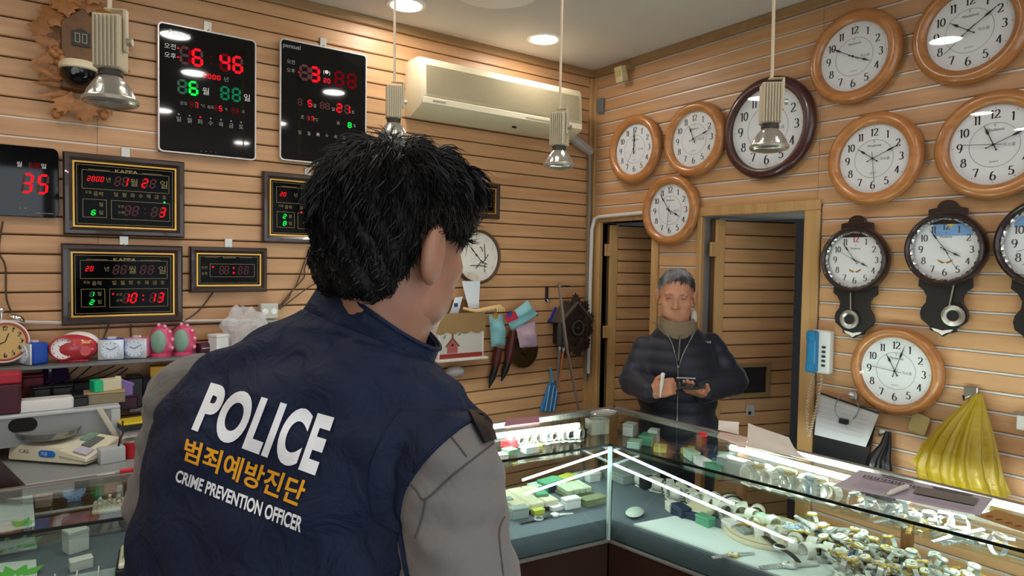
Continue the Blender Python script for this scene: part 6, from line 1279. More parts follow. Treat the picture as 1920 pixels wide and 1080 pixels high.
pack(True, .08, .42, .20, .40, PF, 10, 'small pale box packed at the corner end of the right case floor', 'boxes packed at the corner end', SD)
pack(True, .12, .62, .30, .41, SHZ, 16, 'small pale box on the glass shelf of the right case', 'boxes on the right glass shelf', ((.04, .07), (.03, .05), (.012, .03)))
pack(False, .10, .75, .30, .40, SHZ, 12, 'small pale box on the glass shelf of the left case', 'boxes on the left glass shelf', ((.04, .07), (.03, .05), (.010, .02)))
for i_ in range(8):
    for j_ in range(4):
        p_ = arm_pt(True, .36+i_*.043+rnd.uniform(-.012, .012), .215+j_*.046+rnd.uniform(-.01, .01), PF)
        if free(p_, .034): occ.append((p_.x, p_.y, p_.z)); stand(p_, rnd.uniform(0, 6.3), 'ivory watch stand standing in the crowd at the middle of the right case', G2, None, 1.0)
for p in protos.values():
    for ch in list(p.children): bpy.data.objects.remove(ch)
    bpy.data.objects.remove(p)
# ================================================================ people: bodies grown from distance fields
def A3(*p): return np.array(p, float)
def atn(px, py, d): v = at(px, py, d); return np.array((v.x, v.y, v.z))
def s_ell(P, c, r, R=None):
    q = P-c
    if R is not None: q = q @ R.T
    k0 = np.linalg.norm(q/r, axis=1); k1 = np.linalg.norm(q/(r*r), axis=1)+1e-9; return k0*(k0-1)/k1
def s_cone(P, a, b, r1, r2):
    ba = b-a; l2 = float(ba @ ba); t = np.clip(((P-a) @ ba)/l2, 0, 1); return np.linalg.norm(P-a-t[:, None]*ba, axis=1)-(r1+(r2-r1)*t)
def smin(a, b, k): h = np.clip(.5+.5*(b-a)/k, 0, 1); return b*(1-h)+a*h-k*h*(1-h)
def smax(a, b, k): return -smin(-a, -b, k)
def grow(fn, lo, hi, h):
    """surface nets: mesh (verts, quads) of fn = 0 in the box lo..hi"""
    lo = np.array(lo, float); n = np.ceil((np.array(hi)-lo)/h).astype(int)+1
    ax = [lo[i]+h*np.arange(n[i]) for i in range(3)]; D = np.empty(n)
    for i in range(n[0]):
        Y, Z = np.meshgrid(ax[1], ax[2], indexing='ij'); D[i] = fn(np.stack([np.full(Y.size, ax[0][i]), Y.ravel(), Z.ravel()], 1)).reshape(Y.shape)
    S = D < 0; c = np.zeros(n-1, int)
    cs = [(i, j, k) for i in (0, 1) for j in (0, 1) for k in (0, 1)]
    sl = lambda A, o: A[o[0]:n[0]-1+o[0], o[1]:n[1]-1+o[1], o[2]:n[2]-1+o[2]]
    for o in cs: c += sl(S, o)
    act = (c > 0) & (c < 8); idx = np.argwhere(act); num = -np.ones(n-1, int); num[act] = np.arange(len(idx)); acc = np.zeros((len(idx), 3)); cnt = np.zeros(len(idx))
    for o in cs:
        for d in range(3):
            if o[d] == 1: continue
            p = list(o); p[d] = 1; a, b = sl(D, o)[act], sl(D, p)[act]; m = (a < 0) != (b < 0); t = np.where(m, a/(a-b+1e-12), 0)
            q = np.tile(np.array(o, float), (len(idx), 1)); q[:, d] += t; acc[m] += q[m]; cnt[m] += 1
    V = lo+(idx+acc/cnt[:, None])*h; F = []
    for d in range(3):
        e, f = [(1, 2), (2, 0), (0, 1)][d]; a = [slice(None)]*3; b = [slice(None)]*3; a[d] = slice(0, -1); b[d] = slice(1, None)
        ch = S[tuple(a)] != S[tuple(b)]; I = np.argwhere(ch); ok = (I[:, e] > 0) & (I[:, f] > 0) & (I[:, e] < n[e]-1) & (I[:, f] < n[f]-1); I = I[ok]; sg = S[tuple(a)][tuple(I.T)]
        Q = []
        for de, df in ((0, 0), (1, 0), (1, 1), (0, 1)): J = I.copy(); J[:, e] -= de; J[:, f] -= df; Q.append(num[tuple(J.T)])
        Q = np.stack(Q, 1); Q[sg] = Q[sg][:, ::-1]; Q = Q[(Q >= 0).all(1)]; F.append(Q)
    F = np.concatenate(F); return V, F
def np_mesh(name, V, F, m, smooth_iter=0):
    me = bpy.data.meshes.new(name); me.from_pydata(V.tolist(), [], F.tolist()); bm = bmesh.new(); bm.from_mesh(me)
    for _ in range(smooth_iter): bmesh.ops.smooth_vert(bm, verts=bm.verts, factor=.5, use_axis_x=True, use_axis_y=True, use_axis_z=True)
    bmesh.ops.recalc_face_normals(bm, faces=bm.faces); bm.to_mesh(me); bm.free(); me.shade_smooth(); me.materials.append(m); return me
def basis(az, pitch, roll):
    """rows: right, forward, up of a head or body looking along compass angle az (degrees)"""
    az, pitch, roll = [math.radians(a) for a in (az, pitch, roll)]; f = A3(math.sin(az)*math.cos(pitch), math.cos(az)*math.cos(pitch), math.sin(pitch)); r0 = A3(math.cos(az), -math.sin(az), 0); u0 = np.cross(r0, f)
    return np.array([r0*math.cos(roll)-u0*math.sin(roll), f, u0*math.cos(roll)+r0*math.sin(roll)])
def skin_mat(name, c, c2):
    m = mat(name, c, .5, sss=.12); N, L = nodes(m); b = N['Principled BSDF']; tc = N.new('ShaderNodeTexCoord'); nz = N.new('ShaderNodeTexNoise'); nz.inputs['Scale'].default_value = 14; L.new(tc.outputs['Object'], nz.inputs['Vector'])
    cr = N.new('ShaderNodeValToRGB'); cr.color_ramp.elements[0].color = lin(c2); cr.color_ramp.elements[1].color = lin(c); cr.color_ramp.elements[0].position = .3; cr.color_ramp.elements[1].position = .65; L.new(nz.outputs[0], cr.inputs[0]); L.new(cr.outputs[0], b.inputs['Base Color']); return m
def cloth_mat(name, c, rough=.75, folds=(9, .5), sheen=.1, fine=400):
    m = mat(name, c, rough, sheen=sheen, spec=.2); N, L = nodes(m); b = N['Principled BSDF']; tc = N.new('ShaderNodeTexCoord'); nz = N.new('ShaderNodeTexNoise'); nz.inputs['Scale'].default_value = folds[0]; nz.inputs['Detail'].default_value = 3; nz.inputs['Distortion'].default_value = 1.2
    L.new(tc.outputs['Object'], nz.inputs['Vector']); bp = N.new('ShaderNodeBump'); bp.inputs['Strength'].default_value = folds[1]; bp.inputs['Distance'].default_value = .03; L.new(nz.outputs[0], bp.inputs['Height']); L.new(bp.outputs[0], b.inputs['Normal']); return m
def head_sdf(P, C, B, s=1.0, nose=True):
    far = np.linalg.norm(P-C, axis=1)-.15*s; near = far < .04; out = far+.04
    if near.any(): out[near] = _head_sdf(P[near], C, B, s, nose)
    return out
def _head_sdf(P, C, B, s=1.0, nose=True):
    """head with skull, jaw, nose, brows, lips and ears; C = skull centre, B = basis"""
    q = ((P-C) @ B.T)/s; x, y, z = q[:, 0], q[:, 1], q[:, 2]; ab = np.stack([np.abs(x), y, z], 1)
    d = s_ell(q, A3(0, -.008, .022), A3(.0745, .094, .088))
    d = smin(d, s_ell(q, A3(0, .030, -.045), A3(.060, .062, .075)), .03)                   # face
    d = smin(d, s_ell(ab, A3(.030, .018, -.075), A3(.034, .055, .038)), .025)               # jaw
    d = smin(d, s_ell(q, A3(0, .070, -.100), A3(.022, .022, .020)), .02)                    # chin
    d = smin(d, s_ell(ab, A3(.040, .058, -.028), A3(.024, .020, .02)), .02)                 # cheekbones
    d = smin(d, s_ell(ab, A3(.028, .080, .022), A3(.026, .012, .008)), .014)                # brows
    d = smax(d, -s_ell(ab, A3(.031, .098, .003), A3(.017, .014, .011)), .012)               # eye sockets
    d = smin(d, s_ell(ab, A3(.031, .079, .001), A3(.0135, .0105, .0095)), .004)             # eyelids
    if nose:
        d = smin(d, s_cone(q, A3(0, .086, .012), A3(0, .107, -.032), .007, .011), .010); d = smin(d, s_ell(ab, A3(.012, .096, -.036), A3(.008, .010, .008)), .006)
    d = smin(d, s_ell(q, A3(0, .086, -.064), A3(.022, .010, .0065)), .006); d = smin(d, s_ell(q, A3(0, .084, -.075), A3(.019, .010, .0065)), .006)
    d = smax(d, -s_ell(q, A3(0, .098, -.0695), A3(.021, .008, .0016)), .003)
    e = s_ell(ab, A3(.085, -.014, -.018), A3(.010, .022, .037), np.array([[.95, .3, 0], [-.3, .95, 0], [0, 0, 1]]))      # ears
    e = smax(e, -s_ell(ab, A3(.098, -.006, -.012), A3(.008, .013, .023)), .004); d = smin(d, e, .008)
    return d*s
def hand_bones(W, palm_dir, fing_dir, thumb_side, curl, s=1.0):
    """palm and five fingers as tapered bones; W wrist, fing_dir along the fingers, palm_dir out of the palm"""
    f = fing_dir/np.linalg.norm(fing_dir); p = palm_dir-f*(palm_dir @ f); p /= np.linalg.norm(p); r = np.cross(f, p)*thumb_side; out = []
    for k, (off, L) in enumerate(((.030, .070), (.010, .078), (-.010, .073), (-.028, .058))):
        base = W+f*.085*s+r*off*s; out.append((W+f*.015*s+r*off*.5*s, base, .017*s, .0125*s)); a = base; ang = 0
        for j, (fr, rr) in enumerate(((.42, .0105), (.32, .0095), (.26, .0085))):
            ang += curl[j]; d = f*math.cos(ang)+p*math.sin(ang); b = a+d*L*fr*s; out.append((a, b, rr*s*1.05, rr*s*.95)); a = b
    a = W+f*.03*s+r*.024*s; out.append((W+f*.012*s, a, .017*s, .015*s)); t1 = (r*.75+f*.55+p*.35); t1 /= np.linalg.norm(t1); b = a+t1*.038*s; out.append((a, b, .013*s, .0115*s)); t2 = (r*.35+f*.8+p*.55); t2 /= np.linalg.norm(t2); out.append((b, b+t2*.034*s, .011*s, .0088*s))
    return out
def bones_sdf(P, bones, k=.006):
    lo = np.min([np.minimum(b[0], b[1])-b[2] for b in bones], 0); hi = np.max([np.maximum(b[0], b[1])+b[2] for b in bones], 0)
    far = np.linalg.norm(np.maximum(np.maximum(lo-P, P-hi), 0), axis=1); near = far < .03; out = far+.03; Q = P[near]
    if not len(Q): return out
    d = None
    for a, b, r1, r2 in bones: e = s_cone(Q, a, b, r1, r2); d = e if d is None else smin(d, e, k)
    out[near] = d; return out
def catm(P, n):
    P = [np.array(p, float) for p in P]; out = []
    for i in range(len(P)-1):
        p0, p1, p2, p3 = P[max(i-1, 0)], P[i], P[i+1], P[min(i+2, len(P)-1)]
        for k in range(n): f = k/n; out.append(.5*((2*p1)+(p2-p0)*f+(2*p0-5*p1+4*p2-p3)*f*f+(3*p1-p0-3*p2+p3)*f**3))
    out.append(P[-1]); return out
# ---------------------------------------------------------------- the officer
off = thing('person', 'officer in a navy POLICE vest over a grey shirt, seen from behind', 'person', (0, 0, 0))
HB = basis(35.6+36, -8, 4); HC = atn(741, 446, .862)
M_SKIN1 = skin_mat('skin_officer', '#a0745e', '#8f6450'); M_VEST = cloth_mat('vest_navy', '#1a2239', .68, (18, .4), .0); M_SHIRT = cloth_mat('shirt_grey', '#706c6a', .7, (10, .35), .1); M_TROU = cloth_mat('trousers_dark', '#22242c', .8)
ROWS = [((588, 588, .905), (806, 676, .825), .074), ((532, 620, .915), (828, 694, .815), .080), ((448, 668, .925), (868, 730, .795), .090), ((380, 714, .93), (900, 778, .775), .102), ((344, 772, .93), (905, 835, .762), .112), ((322, 830, .925), (890, 900, .755), .118), ((310, 910, .92), (868, 985, .75), .122), ((298, 1000, .91), (842, 1090, .748), .124), ((288, 1090, .905), (822, 1200, .75), .124), ((284, 1220, .90), (800, 1340, .76), .122), ((262, 1380, .90), (780, 1520, .77), .12)]
Lr, Rr, Tr = catm([atn(*r[0]) for r in ROWS], 8), catm([atn(*r[1]) for r in ROWS], 8), catm([A3(r[2], 0, 0) for r in ROWS], 8)
NU = 96; rows = len(Lr); VV = []
mid = [(l+r)/2 for l, r in zip(Lr, Rr)]
for j in range(rows):
    upv = mid[max(j-1, 0)]-mid[min(j+1, rows-1)]; upv = upv/np.linalg.norm(upv); a = (Rr[j]-Lr[j])/2; b = np.cross(upv, a); b = b/np.linalg.norm(b)*Tr[j][0]
    for i in range(NU):
        t_ = 2*PI*i/NU; c_, s_ = math.cos(t_), math.sin(t_); ex = .9
        # folds hang from the shoulders and cross the back
        back = s_ < 0
        w = (.0045*math.sin(7*t_+j*.22)+.003*math.sin(13*t_-j*.35+1)+.0025*math.sin(j*.55+4*t_))*(min(1, j/14))
        bl = .010*math.exp(-((t_-(-PI/2+.55+2*PI))/.35)**2)*math.exp(-((j-30)/12)**2)+.010*math.exp(-((t_-(3*PI/2-.55))/.35)**2)*math.exp(-((j-30)/12)**2)    # shoulder blades
        vv = a*np.sign(c_)*abs(c_)**ex+b*np.sign(s_)*abs(s_)**ex; nv = vv/np.linalg.norm(vv); VV.append(mid[j]+vv+nv*(w+bl))
FF = [(j*NU+i, j*NU+(i+1) % NU, (j+1)*NU+(i+1) % NU, (j+1)*NU+i) for j in range(rows-1) for i in range(NU)]+[tuple(range(NU-1, -1, -1)), tuple((rows-1)*NU+i for i in range(NU))]
vest = obj('vest', MB().add(VV, FF), M_VEST, off, smooth=80)
vb = MB().add(VV, FF)
# collar: stand-up band around the neck, open at the throat
c0 = (atn(585, 585, .905)+atn(806, 676, .825))/2; ra = (atn(806, 676, .825)-atn(585, 585, .905))/2; upn = atn(735, 560, .862)-c0; upn /= np.linalg.norm(upn); fb = np.cross(upn, ra); fb = fb/np.linalg.norm(fb)*.066
def collar(u, v):
    t_ = math.radians(115+310*u); hgt = .072*(.30+.70*(1-math.cos(t_))/2)*(v); lft = max(0, -math.cos(t_)); out_ = 1.02+.06*v*(lft)-.05*v
    p = c0+ra*math.cos(t_)*out_+fb*math.sin(t_)*out_+upn*(hgt*(1+.16*lft)-.006); return tuple(p)
obj('collar', MB().sheet(collar, 56, 8, .005), M_VEST, off, smooth=70)
obj('collar_edge', MB().tube([collar(i/40, 1.0) for i in range(41)], .0032, 6), M_VEST, off)
# sleeves and body
SR, ER, WR_ = atn(836, 874, .735), atn(868, 1130, .70), atn(1010, 1330, .92); SL, EL, WL_ = atn(368, 752, .95), atn(328, 935, .97), atn(520, 1120, 1.22)
NB = atn(700, 650, .865); CH = (Lr[30]+Rr[30])/2; PV = (Lr[-1]+Rr[-1])/2
def sleeves(P):
    d = smin(s_cone(P, SR, ER, .061, .0625), s_cone(P, ER, WR_, .060, .042), .02); e = smin(s_cone(P, SL, EL, .066, .060), s_cone(P, EL, WL_, .060, .042), .02)
    d = np.minimum(d, e); w = .0035*np.sin(P[:, 2]*95+P[:, 0]*40)*np.sin(P[:, 1]*50+P[:, 2]*30)+.002*np.sin(P[:, 2]*170-P[:, 1]*90); return d+w
pts = np.array([SR, ER, WR_, SL, EL, WL_]); V_, F_ = grow(sleeves, pts.min(0)-.1, pts.max(0)+.1, .008)
link('shirt', np_mesh('shirt', V_, F_, M_SHIRT, 1), off)
fw = HB[1]*.5+A3(math.sin(math.radians(57)), math.cos(math.radians(57)), 0)*.5; fl = A3(fw[0], fw[1], 0); fl /= np.linalg.norm(fl); sd = A3(fl[1], -fl[0], 0)
HIP = A3(PV[0], PV[1], .93)
bonesO = [(NB, HC+HB[2]*-.05+HB[1]*-.01, .060, .058), (CH, NB, .10, .06), (PV, CH, .11, .10), (HIP, PV, .12, .11), (CH, SR, .05, .04), (CH, SL, .05, .04), (SR, ER, .042, .04), (ER, WR_, .040, .028), (SL, EL, .042, .04), (EL, WL_, .044, .030)]
for s in (-1, 1):
    h_ = HIP+sd*s*.09; k_ = h_+fl*.03; k_[2] = .48; f_ = k_-fl*.02; f_[2] = .09; bonesO += [(h_, k_, .085, .058), (k_, f_, .056, .04), (f_, f_+fl*.16-A3(0, 0, .04), .04, .035)]
hb = hand_bones(WR_, A3(0, 0, -1)+sd*-.3, WR_-ER, 1, (.3, .4, .3))+hand_bones(WL_, A3(0, 0, -1)+sd*.3, WL_-EL, -1, (.3, .4, .3))
def officer_body(P): d = smin(bones_sdf(P, bonesO, .03), head_sdf(P, HC, HB), .02); return np.minimum(d, bones_sdf(P, hb))
allp = np.array([b[0] for b in bonesO]+[b[1] for b in bonesO+hb]+[HC]); V_, F_ = grow(officer_body, A3(allp[:, 0].min()-.14, allp[:, 1].min()-.14, .0), A3(allp[:, 0].max()+.14, allp[:, 1].max()+.14, HC[2]+.13), .012)
V_[:, 2] = np.maximum(V_[:, 2], .012); link('body', np_mesh('body', V_, F_, M_SKIN1, 1), off)
# finer head laid over the body mesh (same skin)
V_, F_ = grow(lambda P: head_sdf(P, HC, HB)-.0012, HC-.135, HC+.135, .0035); link('head_skin', np_mesh('head_skin', V_, F_, M_SKIN1, 1), off)
def trousers(P):
    d = None
    for s in (-1, 1):
        h_ = HIP+sd*s*.09; k_ = h_+fl*.03; k_[2] = .48; f_ = k_-fl*.02; f_[2] = .06; e = np.minimum(s_cone(P, h_, k_, .105, .075), s_cone(P, k_, f_, .075, .065)); d = e if d is None else smin(d, e, .03)
    return smin(d, s_cone(P, HIP, HIP+A3(0, 0, .1), .14, .13), .04)
V_, F_ = grow(trousers, HIP-A3(.3, .3, .93), HIP+A3(.3, .3, .25), .012); link('trousers', np_mesh('trousers', V_, F_, M_TROU, 1), off)
for s in (-1, 1):
    k_ = HIP+sd*s*.09+fl*.01; mb = MB().ell((k_[0]+fl[0]*.07, k_[1]+fl[1]*.07, .04), (.05, .14, .042), 18, 10, Matrix.Rotation(-math.atan2(fl[0], fl[1]), 3, 'Z')); obj('shoe', mb, mat('shoe_black', '#101012', .4), off, smooth=80)
# epaulette and armhole piping on the right shoulder
# vest overlap on the right shoulder (edge of the armhole)
from mathutils.bvhtree import BVHTree
bvS = BVHTree.FromPolygons([Vector(v) for v in V_.tolist()], [tuple(f) for f in F_.tolist()])
shm = [o for o in off.children if o.name.startswith('shirt')][0]
bvV = BVHTree.FromPolygons([v.co.copy() for v in vest.data.vertices], [tuple(p.vertices) for p in vest.data.polygons]); bvA = BVHTree.FromPolygons([v.co.copy() for v in shm.data.vertices], [tuple(p.vertices) for p in shm.data.polygons])
def cast(px, py, trees, lift=.003, miss=.76):
    d = ray(px, py); best = None
    for t_ in trees:
        r_ = t_.ray_cast(CAMP, d.normalized())
        if r_[0] is not None and (best is None or r_[3] < best): best = r_[3]
    return CAMP+d*miss if best is None else CAMP+d.normalized()*(best-lift)
edge = catm([A3(906, 778, 0), A3(868, 795, 0), A3(822, 832, 0), A3(785, 872, 0), A3(758, 915, 0), A3(748, 955, 0), A3(752, 1010, 0), A3(764, 1078, 0), A3(775, 1120, 0)], 5)
epx = [(876, 774), (908, 770), (938, 822), (906, 832)]
def epf(u, v, lift=.006): A_, B_, C_, D_ = epx; x_ = (A_[0]*(1-u)+B_[0]*u)*(1-v)+(D_[0]*(1-u)+C_[0]*u)*v; y_ = (A_[1]*(1-u)+B_[1]*u)*(1-v)+(D_[1]*(1-u)+C_[1]*u)*v; return tuple(cast(min(x_, 905+v*22), y_, (bvV, bvA), lift))
obj('epaulette', MB().sheet(epf, 5, 8, .004), mat('epaulette_black', '#101014', .35), off)
for f_ in (.35, .65): obj('epaulette_stripe', MB().tube([epf(f_, k/8, .0075) for k in range(9)], .0016, 5), M_SILVER, off)
lapn = 30; eg = catm([A3(912, 772, 0), A3(868, 795, 0), A3(822, 832, 0), A3(785, 872, 0), A3(758, 915, 0), A3(748, 955, 0), A3(750, 1000, 0)], 6)
def lapf(u, v):
    e = eg[min(len(eg)-1, int(round(u*(len(eg)-1))))]; k = 1-.55*u; x_, y_ = e[0]-92*v*k-6*v, e[1]-58*v*k
    return tuple(cast(min(x_, 901), max(y_, 772), (bvV, bvA), .0045-.0035*v))
obj('shoulder_lap', MB().sheet(lapf, 36, 10, .0018), M_VEST, off, smooth=80)
obj('armhole_piping', MB().tube([cast(e[0], e[1], (bvV, bvA), .002) for e in edge], .0032, 6), M_VEST, off)
M_SEAM = mat('shirt_seam', '#4a4745', .8)
for pts_ in (((833, 803), (852, 826), (875, 856)), ((760, 898), (780, 918), (798, 936), (850, 890), (925, 832)), ((798, 936), (792, 970), (778, 1010)), ((946, 968), (936, 1000), (944, 1079))):
    obj('seam', MB().tube([cast(e_[0], e_[1], (bvA,), .0006) for e_ in catm([A3(x_, y_, 0) for x_, y_ in pts_], 6)], .0011, 5), M_SEAM, off)
# lettering on the back
def back_text(txt, quad, m, bold, name, fw=1.0, sp=1.0):
    src = text_mb(txt, 1.0, bold=bold, space=sp); me = bpy.data.meshes.new('t'); me.from_pydata(src.v, [], src.f); bm = bmesh.new(); bm.from_mesh(me)
    bmesh.ops.triangulate(bm, faces=bm.faces)
    for _ in range(3):
        ed = [e for e in bm.edges if e.calc_length() > .09]
        if ed: bmesh.ops.subdivide_edges(bm, edges=ed, cuts=1); bmesh.ops.triangulate(bm, faces=bm.faces)
    xs = [v.co.x for v in bm.verts]; zs = [v.co.z for v in bm.verts]; x0, x1, z0, z1 = min(xs), max(xs), min(zs), max(zs); LB, RB, RT, LT = [Vector(q) for q in quad]
    for v in bm.verts:
        u, w = (v.co.x-x0)/(x1-x0), (v.co.z-z0)/(z1-z0); p = (LB*(1-u)+RB*u)*(1-w)+(LT*(1-u)+RT*u)*w; v.co = cast(p.x, p.y, (bvV,), .0022)
    bmesh.ops.recalc_face_normals(bm, faces=bm.faces); bm.to_mesh(me); bm.free(); me.materials.append(m); return link(name, me, off)
M_TXW = mat('vest_print_white', '#eceef2', .5); M_TXY = mat('vest_print_yellow', '#e5a11c', .5)
back_text('POLICE', ((358, 806), (590, 893), (628, 782), (396, 716)), M_TXW, .045, 'lettering_white', sp=1.12)
back_text('범죄예방진단', ((341, 862), (560, 952), (578, 903), (350, 820)), M_TXY, .022, 'lettering_yellow')
back_text('CRIME PREVENTION OFFICER', ((327, 902), (563, 999), (569, 970), (333, 880)), M_TXW, .03, 'lettering_small')
# hair: cap of short hair plus many strands
def hair_sdf(P):
    q = (P-HC) @ HB.T; d = s_ell(q, A3(0, -.010, .030), A3(.089, .108, .094)); d = smin(d, s_ell(q, A3(0, .035, .075), A3(.08, .075, .046)), .02)
    d = smin(d, s_ell(q, A3(0, -.055, -.045), A3(.064, .045, .055)), .03)
    x, y, z = q[:, 0], q[:, 1], q[:, 2]
    cut = (-.085-z)*.9; face = (y-.062)*.75+(-.0+.02-z)*.65; side = np.minimum((.022-z), (y+.030)*1.0+np.abs(x)*0)     # hairline: nape, forehead and around the ears
    d = smax(d, cut, .01); d = smax(d, face*.9, .01); d = smax(d, np.minimum(.012-z, y+.032), .012)
    d = smax(d, (np.abs(x)-(.094+.50*np.minimum(z+.005, 0)))*.9, .012); d = smax(d, (-y-(.122+.42*np.minimum(z+.01, 0)))*.9, .012)
    return d+.0035*np.sin(q[:, 0]*160+q[:, 2]*60)*np.sin(q[:, 1]*120+q[:, 2]*80)
V_, F_ = grow(hair_sdf, HC-.15, HC+.16, .004); M_HAIR = mat('hair_black', '#0a090a', .5, spec=.25); hp = link('hair', np_mesh('hair', V_, F_, M_HAIR, 1), off)
bvH = BVHTree.FromPolygons([v.co.copy() for v in hp.data.vertices], [tuple(p.vertices) for p in hp.data.polygons])
rs = np.random.RandomState(5); sm = MB(); Vh = np.array([v.co[:] for v in hp.data.vertices]); Nh = np.array([v.normal[:] for v in hp.data.vertices]); qh = (Vh-HC) @ HB.T
crown = A3(.01, -.045, .10); cand = np.where(qh[:, 2] > -.085)[0]
for k in range(7000):
    i = cand[rs.randint(len(cand))]; p = Vh[i]; n_ = Nh[i]; q = qh[i]; low = q[2] < .0
    rad = (q-crown)-A3(0, 0, 0); fl_ = rad/np.linalg.norm(rad); fl_ = fl_+A3(.25*math.sin(q[1]*40), 0, -.55)+rs.normal(0, .2, 3); fl_ = fl_ @ HB; fl_ = fl_-n_*(fl_ @ n_); fl_ /= np.linalg.norm(fl_)+1e-9
    L_s = (.036 if q[2] > .03 else .028 if q[2] > -.03 else .010)*rs.uniform(.6, 1.2); lift = (.0065 if q[2] > .03 else .003 if q[2] > -.04 else .0008)*rs.uniform(.2, 1.3); cur = rs.normal(0, .3)
    side_ = np.cross(fl_, n_); P_s = [p-n_*.003, p+fl_*L_s*.35+n_*lift*.8+side_*cur*.004, p+fl_*L_s*.7+n_*lift*.9+side_*cur*.010, p+fl_*L_s+n_*lift*(.1+rs.uniform(-.7, .6))+side_*cur*.020]
    r_ = .0007*rs.uniform(.7, 1.6); sm.tube(P_s, [r_, r_, r_*.8, r_*.2], 3, False)
st = obj('hair_strands', sm, mat('hair_strand_black', '#0e0d0e', .45, spec=.35), off, smooth=80); st['kind'] = 'stuff'
# ---------------------------------------------------------------- the shopkeeper
man = thing('person', 'grey haired shopkeeper in a navy quilted jacket holding a phone behind the counter', 'person', (0, 0, 0))
D0 = 3.05; MC = atn(1268, 551, D0); face_az = 35.6+180+14
MBs = basis(face_az, -14, -2); M_SKIN2 = skin_mat('skin_shopkeeper', '#bd8468', '#b0765b'); M_JACK = mat('jacket_navy', '#0b0f20', .55, sheen=.1, bump=(60, .1))
bd = basis(face_az-6, 0, 0); rgt, fwd = bd[0], bd[1]      # his own right and front
def mp(px, py, f): return atn(px, py, D0)+fwd*f
NK = mp(1270, 612, -.005); SHr, SHl = mp(1210, 654, -.03), mp(1334, 649, -.03); ELr, ELl = mp(1188, 712, .02), mp(1372, 712, .02); WRr, WRl = mp(1216, 722, .19), mp(1306, 722, .20); HPm = mp(1272, 850, -.02)
bM = [(NK+A3(0, 0, .01), MC+MBs[2]*-.05, .056, .054), (mp(1271, 690, -.02), NK, .10, .055), (HPm, mp(1271, 690, -.02), .11, .11), (mp(1271, 690, -.02), SHr, .06, .035), (mp(1271, 690, -.02), SHl, .06, .035), (SHr, ELr, .036, .036), (ELr, WRr, .036, .026), (SHl, ELl, .036, .036), (ELl, WRl, .036, .026)]
HIP2 = HPm.copy(); HIP2[2] = .86
for s in (-1, 1):
    h_ = HIP2+rgt*s*.085; k_ = h_+fwd*.02; k_[2] = .46; f_ = k_-fwd*.01; f_[2] = .09; bM += [(HPm, h_, .1, .085), (h_, k_, .08, .055), (k_, f_, .053, .038), (f_, f_+fwd*.15-A3(0, 0, .045), .038, .033)]
# hands: right one holds a white pen, left one lies under the phone
penp = mp(1232, 694, .27); hr = hand_bones(WRr, rgt*-1+A3(0, 0, .3), (mp(1240, 706, .27)-WRr), 1, (.7, .8, .6), .95); hl = hand_bones(WRl, A3(0, 0, 1)+rgt*.15, (mp(1272, 708, .29)-WRl), -1, (.25, .35, .3), .95)
def man_body(P): d = smin(bones_sdf(P, bM, .03), head_sdf(P, MC, MBs, 1.02), .02); return smin(d, np.minimum(bones_sdf(P, hr, .005), bones_sdf(P, hl, .005)), .006)
ap = np.array([b[0] for b in bM+hr+hl]+[b[1] for b in bM+hr+hl]+[MC])
V_, F_ = grow(man_body, A3(ap[:, 0].min()-.12, ap[:, 1].min()-.12, .75), A3(ap[:, 0].max()+.12, ap[:, 1].max()+.12, MC[2]+.14), .006)
link('body', np_mesh('body', V_, F_, M_SKIN2, 1), man)
def jacket(P):
    z = P[:, 2]; d = smin(s_cone(P, mp(1271, 700, -.02), NK+A3(0, 0, -.05), .148, .085), s_cone(P, A3(HPm[0], HPm[1], .78), mp(1271, 700, -.02), .168, .150), .05)
    q = P-mp(1271, 700, -.02); lat = np.abs(q @ rgt); d = smin(d, s_ell(q, A3(0, 0, -.02), np.array([.19, .13, .24]), np.array([rgt, fwd, [0, 0, 1]])), .05)
    for a, b, c in ((SHr, ELr, WRr), (SHl, ELl, WRl)): d = smin(d, smin(s_cone(P, a, b, .056, .061), s_cone(P, b, c-(c-b)*.08, .060, .043), .02), .025)
    cu = s_ell(P-NK, A3(0, 0, .05), A3(.062, .062, .12)); d = smax(d, -cu, .01)
    return d-.005*np.abs(np.sin((z+.25*lat*0)*PI/.055))*(lat < .4)
V_, F_ = grow(jacket, A3(ap[:, 0].min()-.14, ap[:, 1].min()-.14, .78), A3(ap[:, 0].max()+.14, ap[:, 1].max()+.14, NK[2]+.05), .007); jk = link('jacket', np_mesh('jacket', V_, F_, M_JACK, 1), man)
bvJ = BVHTree.FromPolygons([v.co.copy() for v in jk.data.vertices], [tuple(p.vertices) for p in jk.data.polygons])
jl = lambda pts, lift: [cast(x, y, (bvJ,), lift, D0-.06) for x, y in pts]
dense = lambda pts: [(e[0], e[1]) for e in catm([A3(x, y, 0) for x, y in pts], 6)]
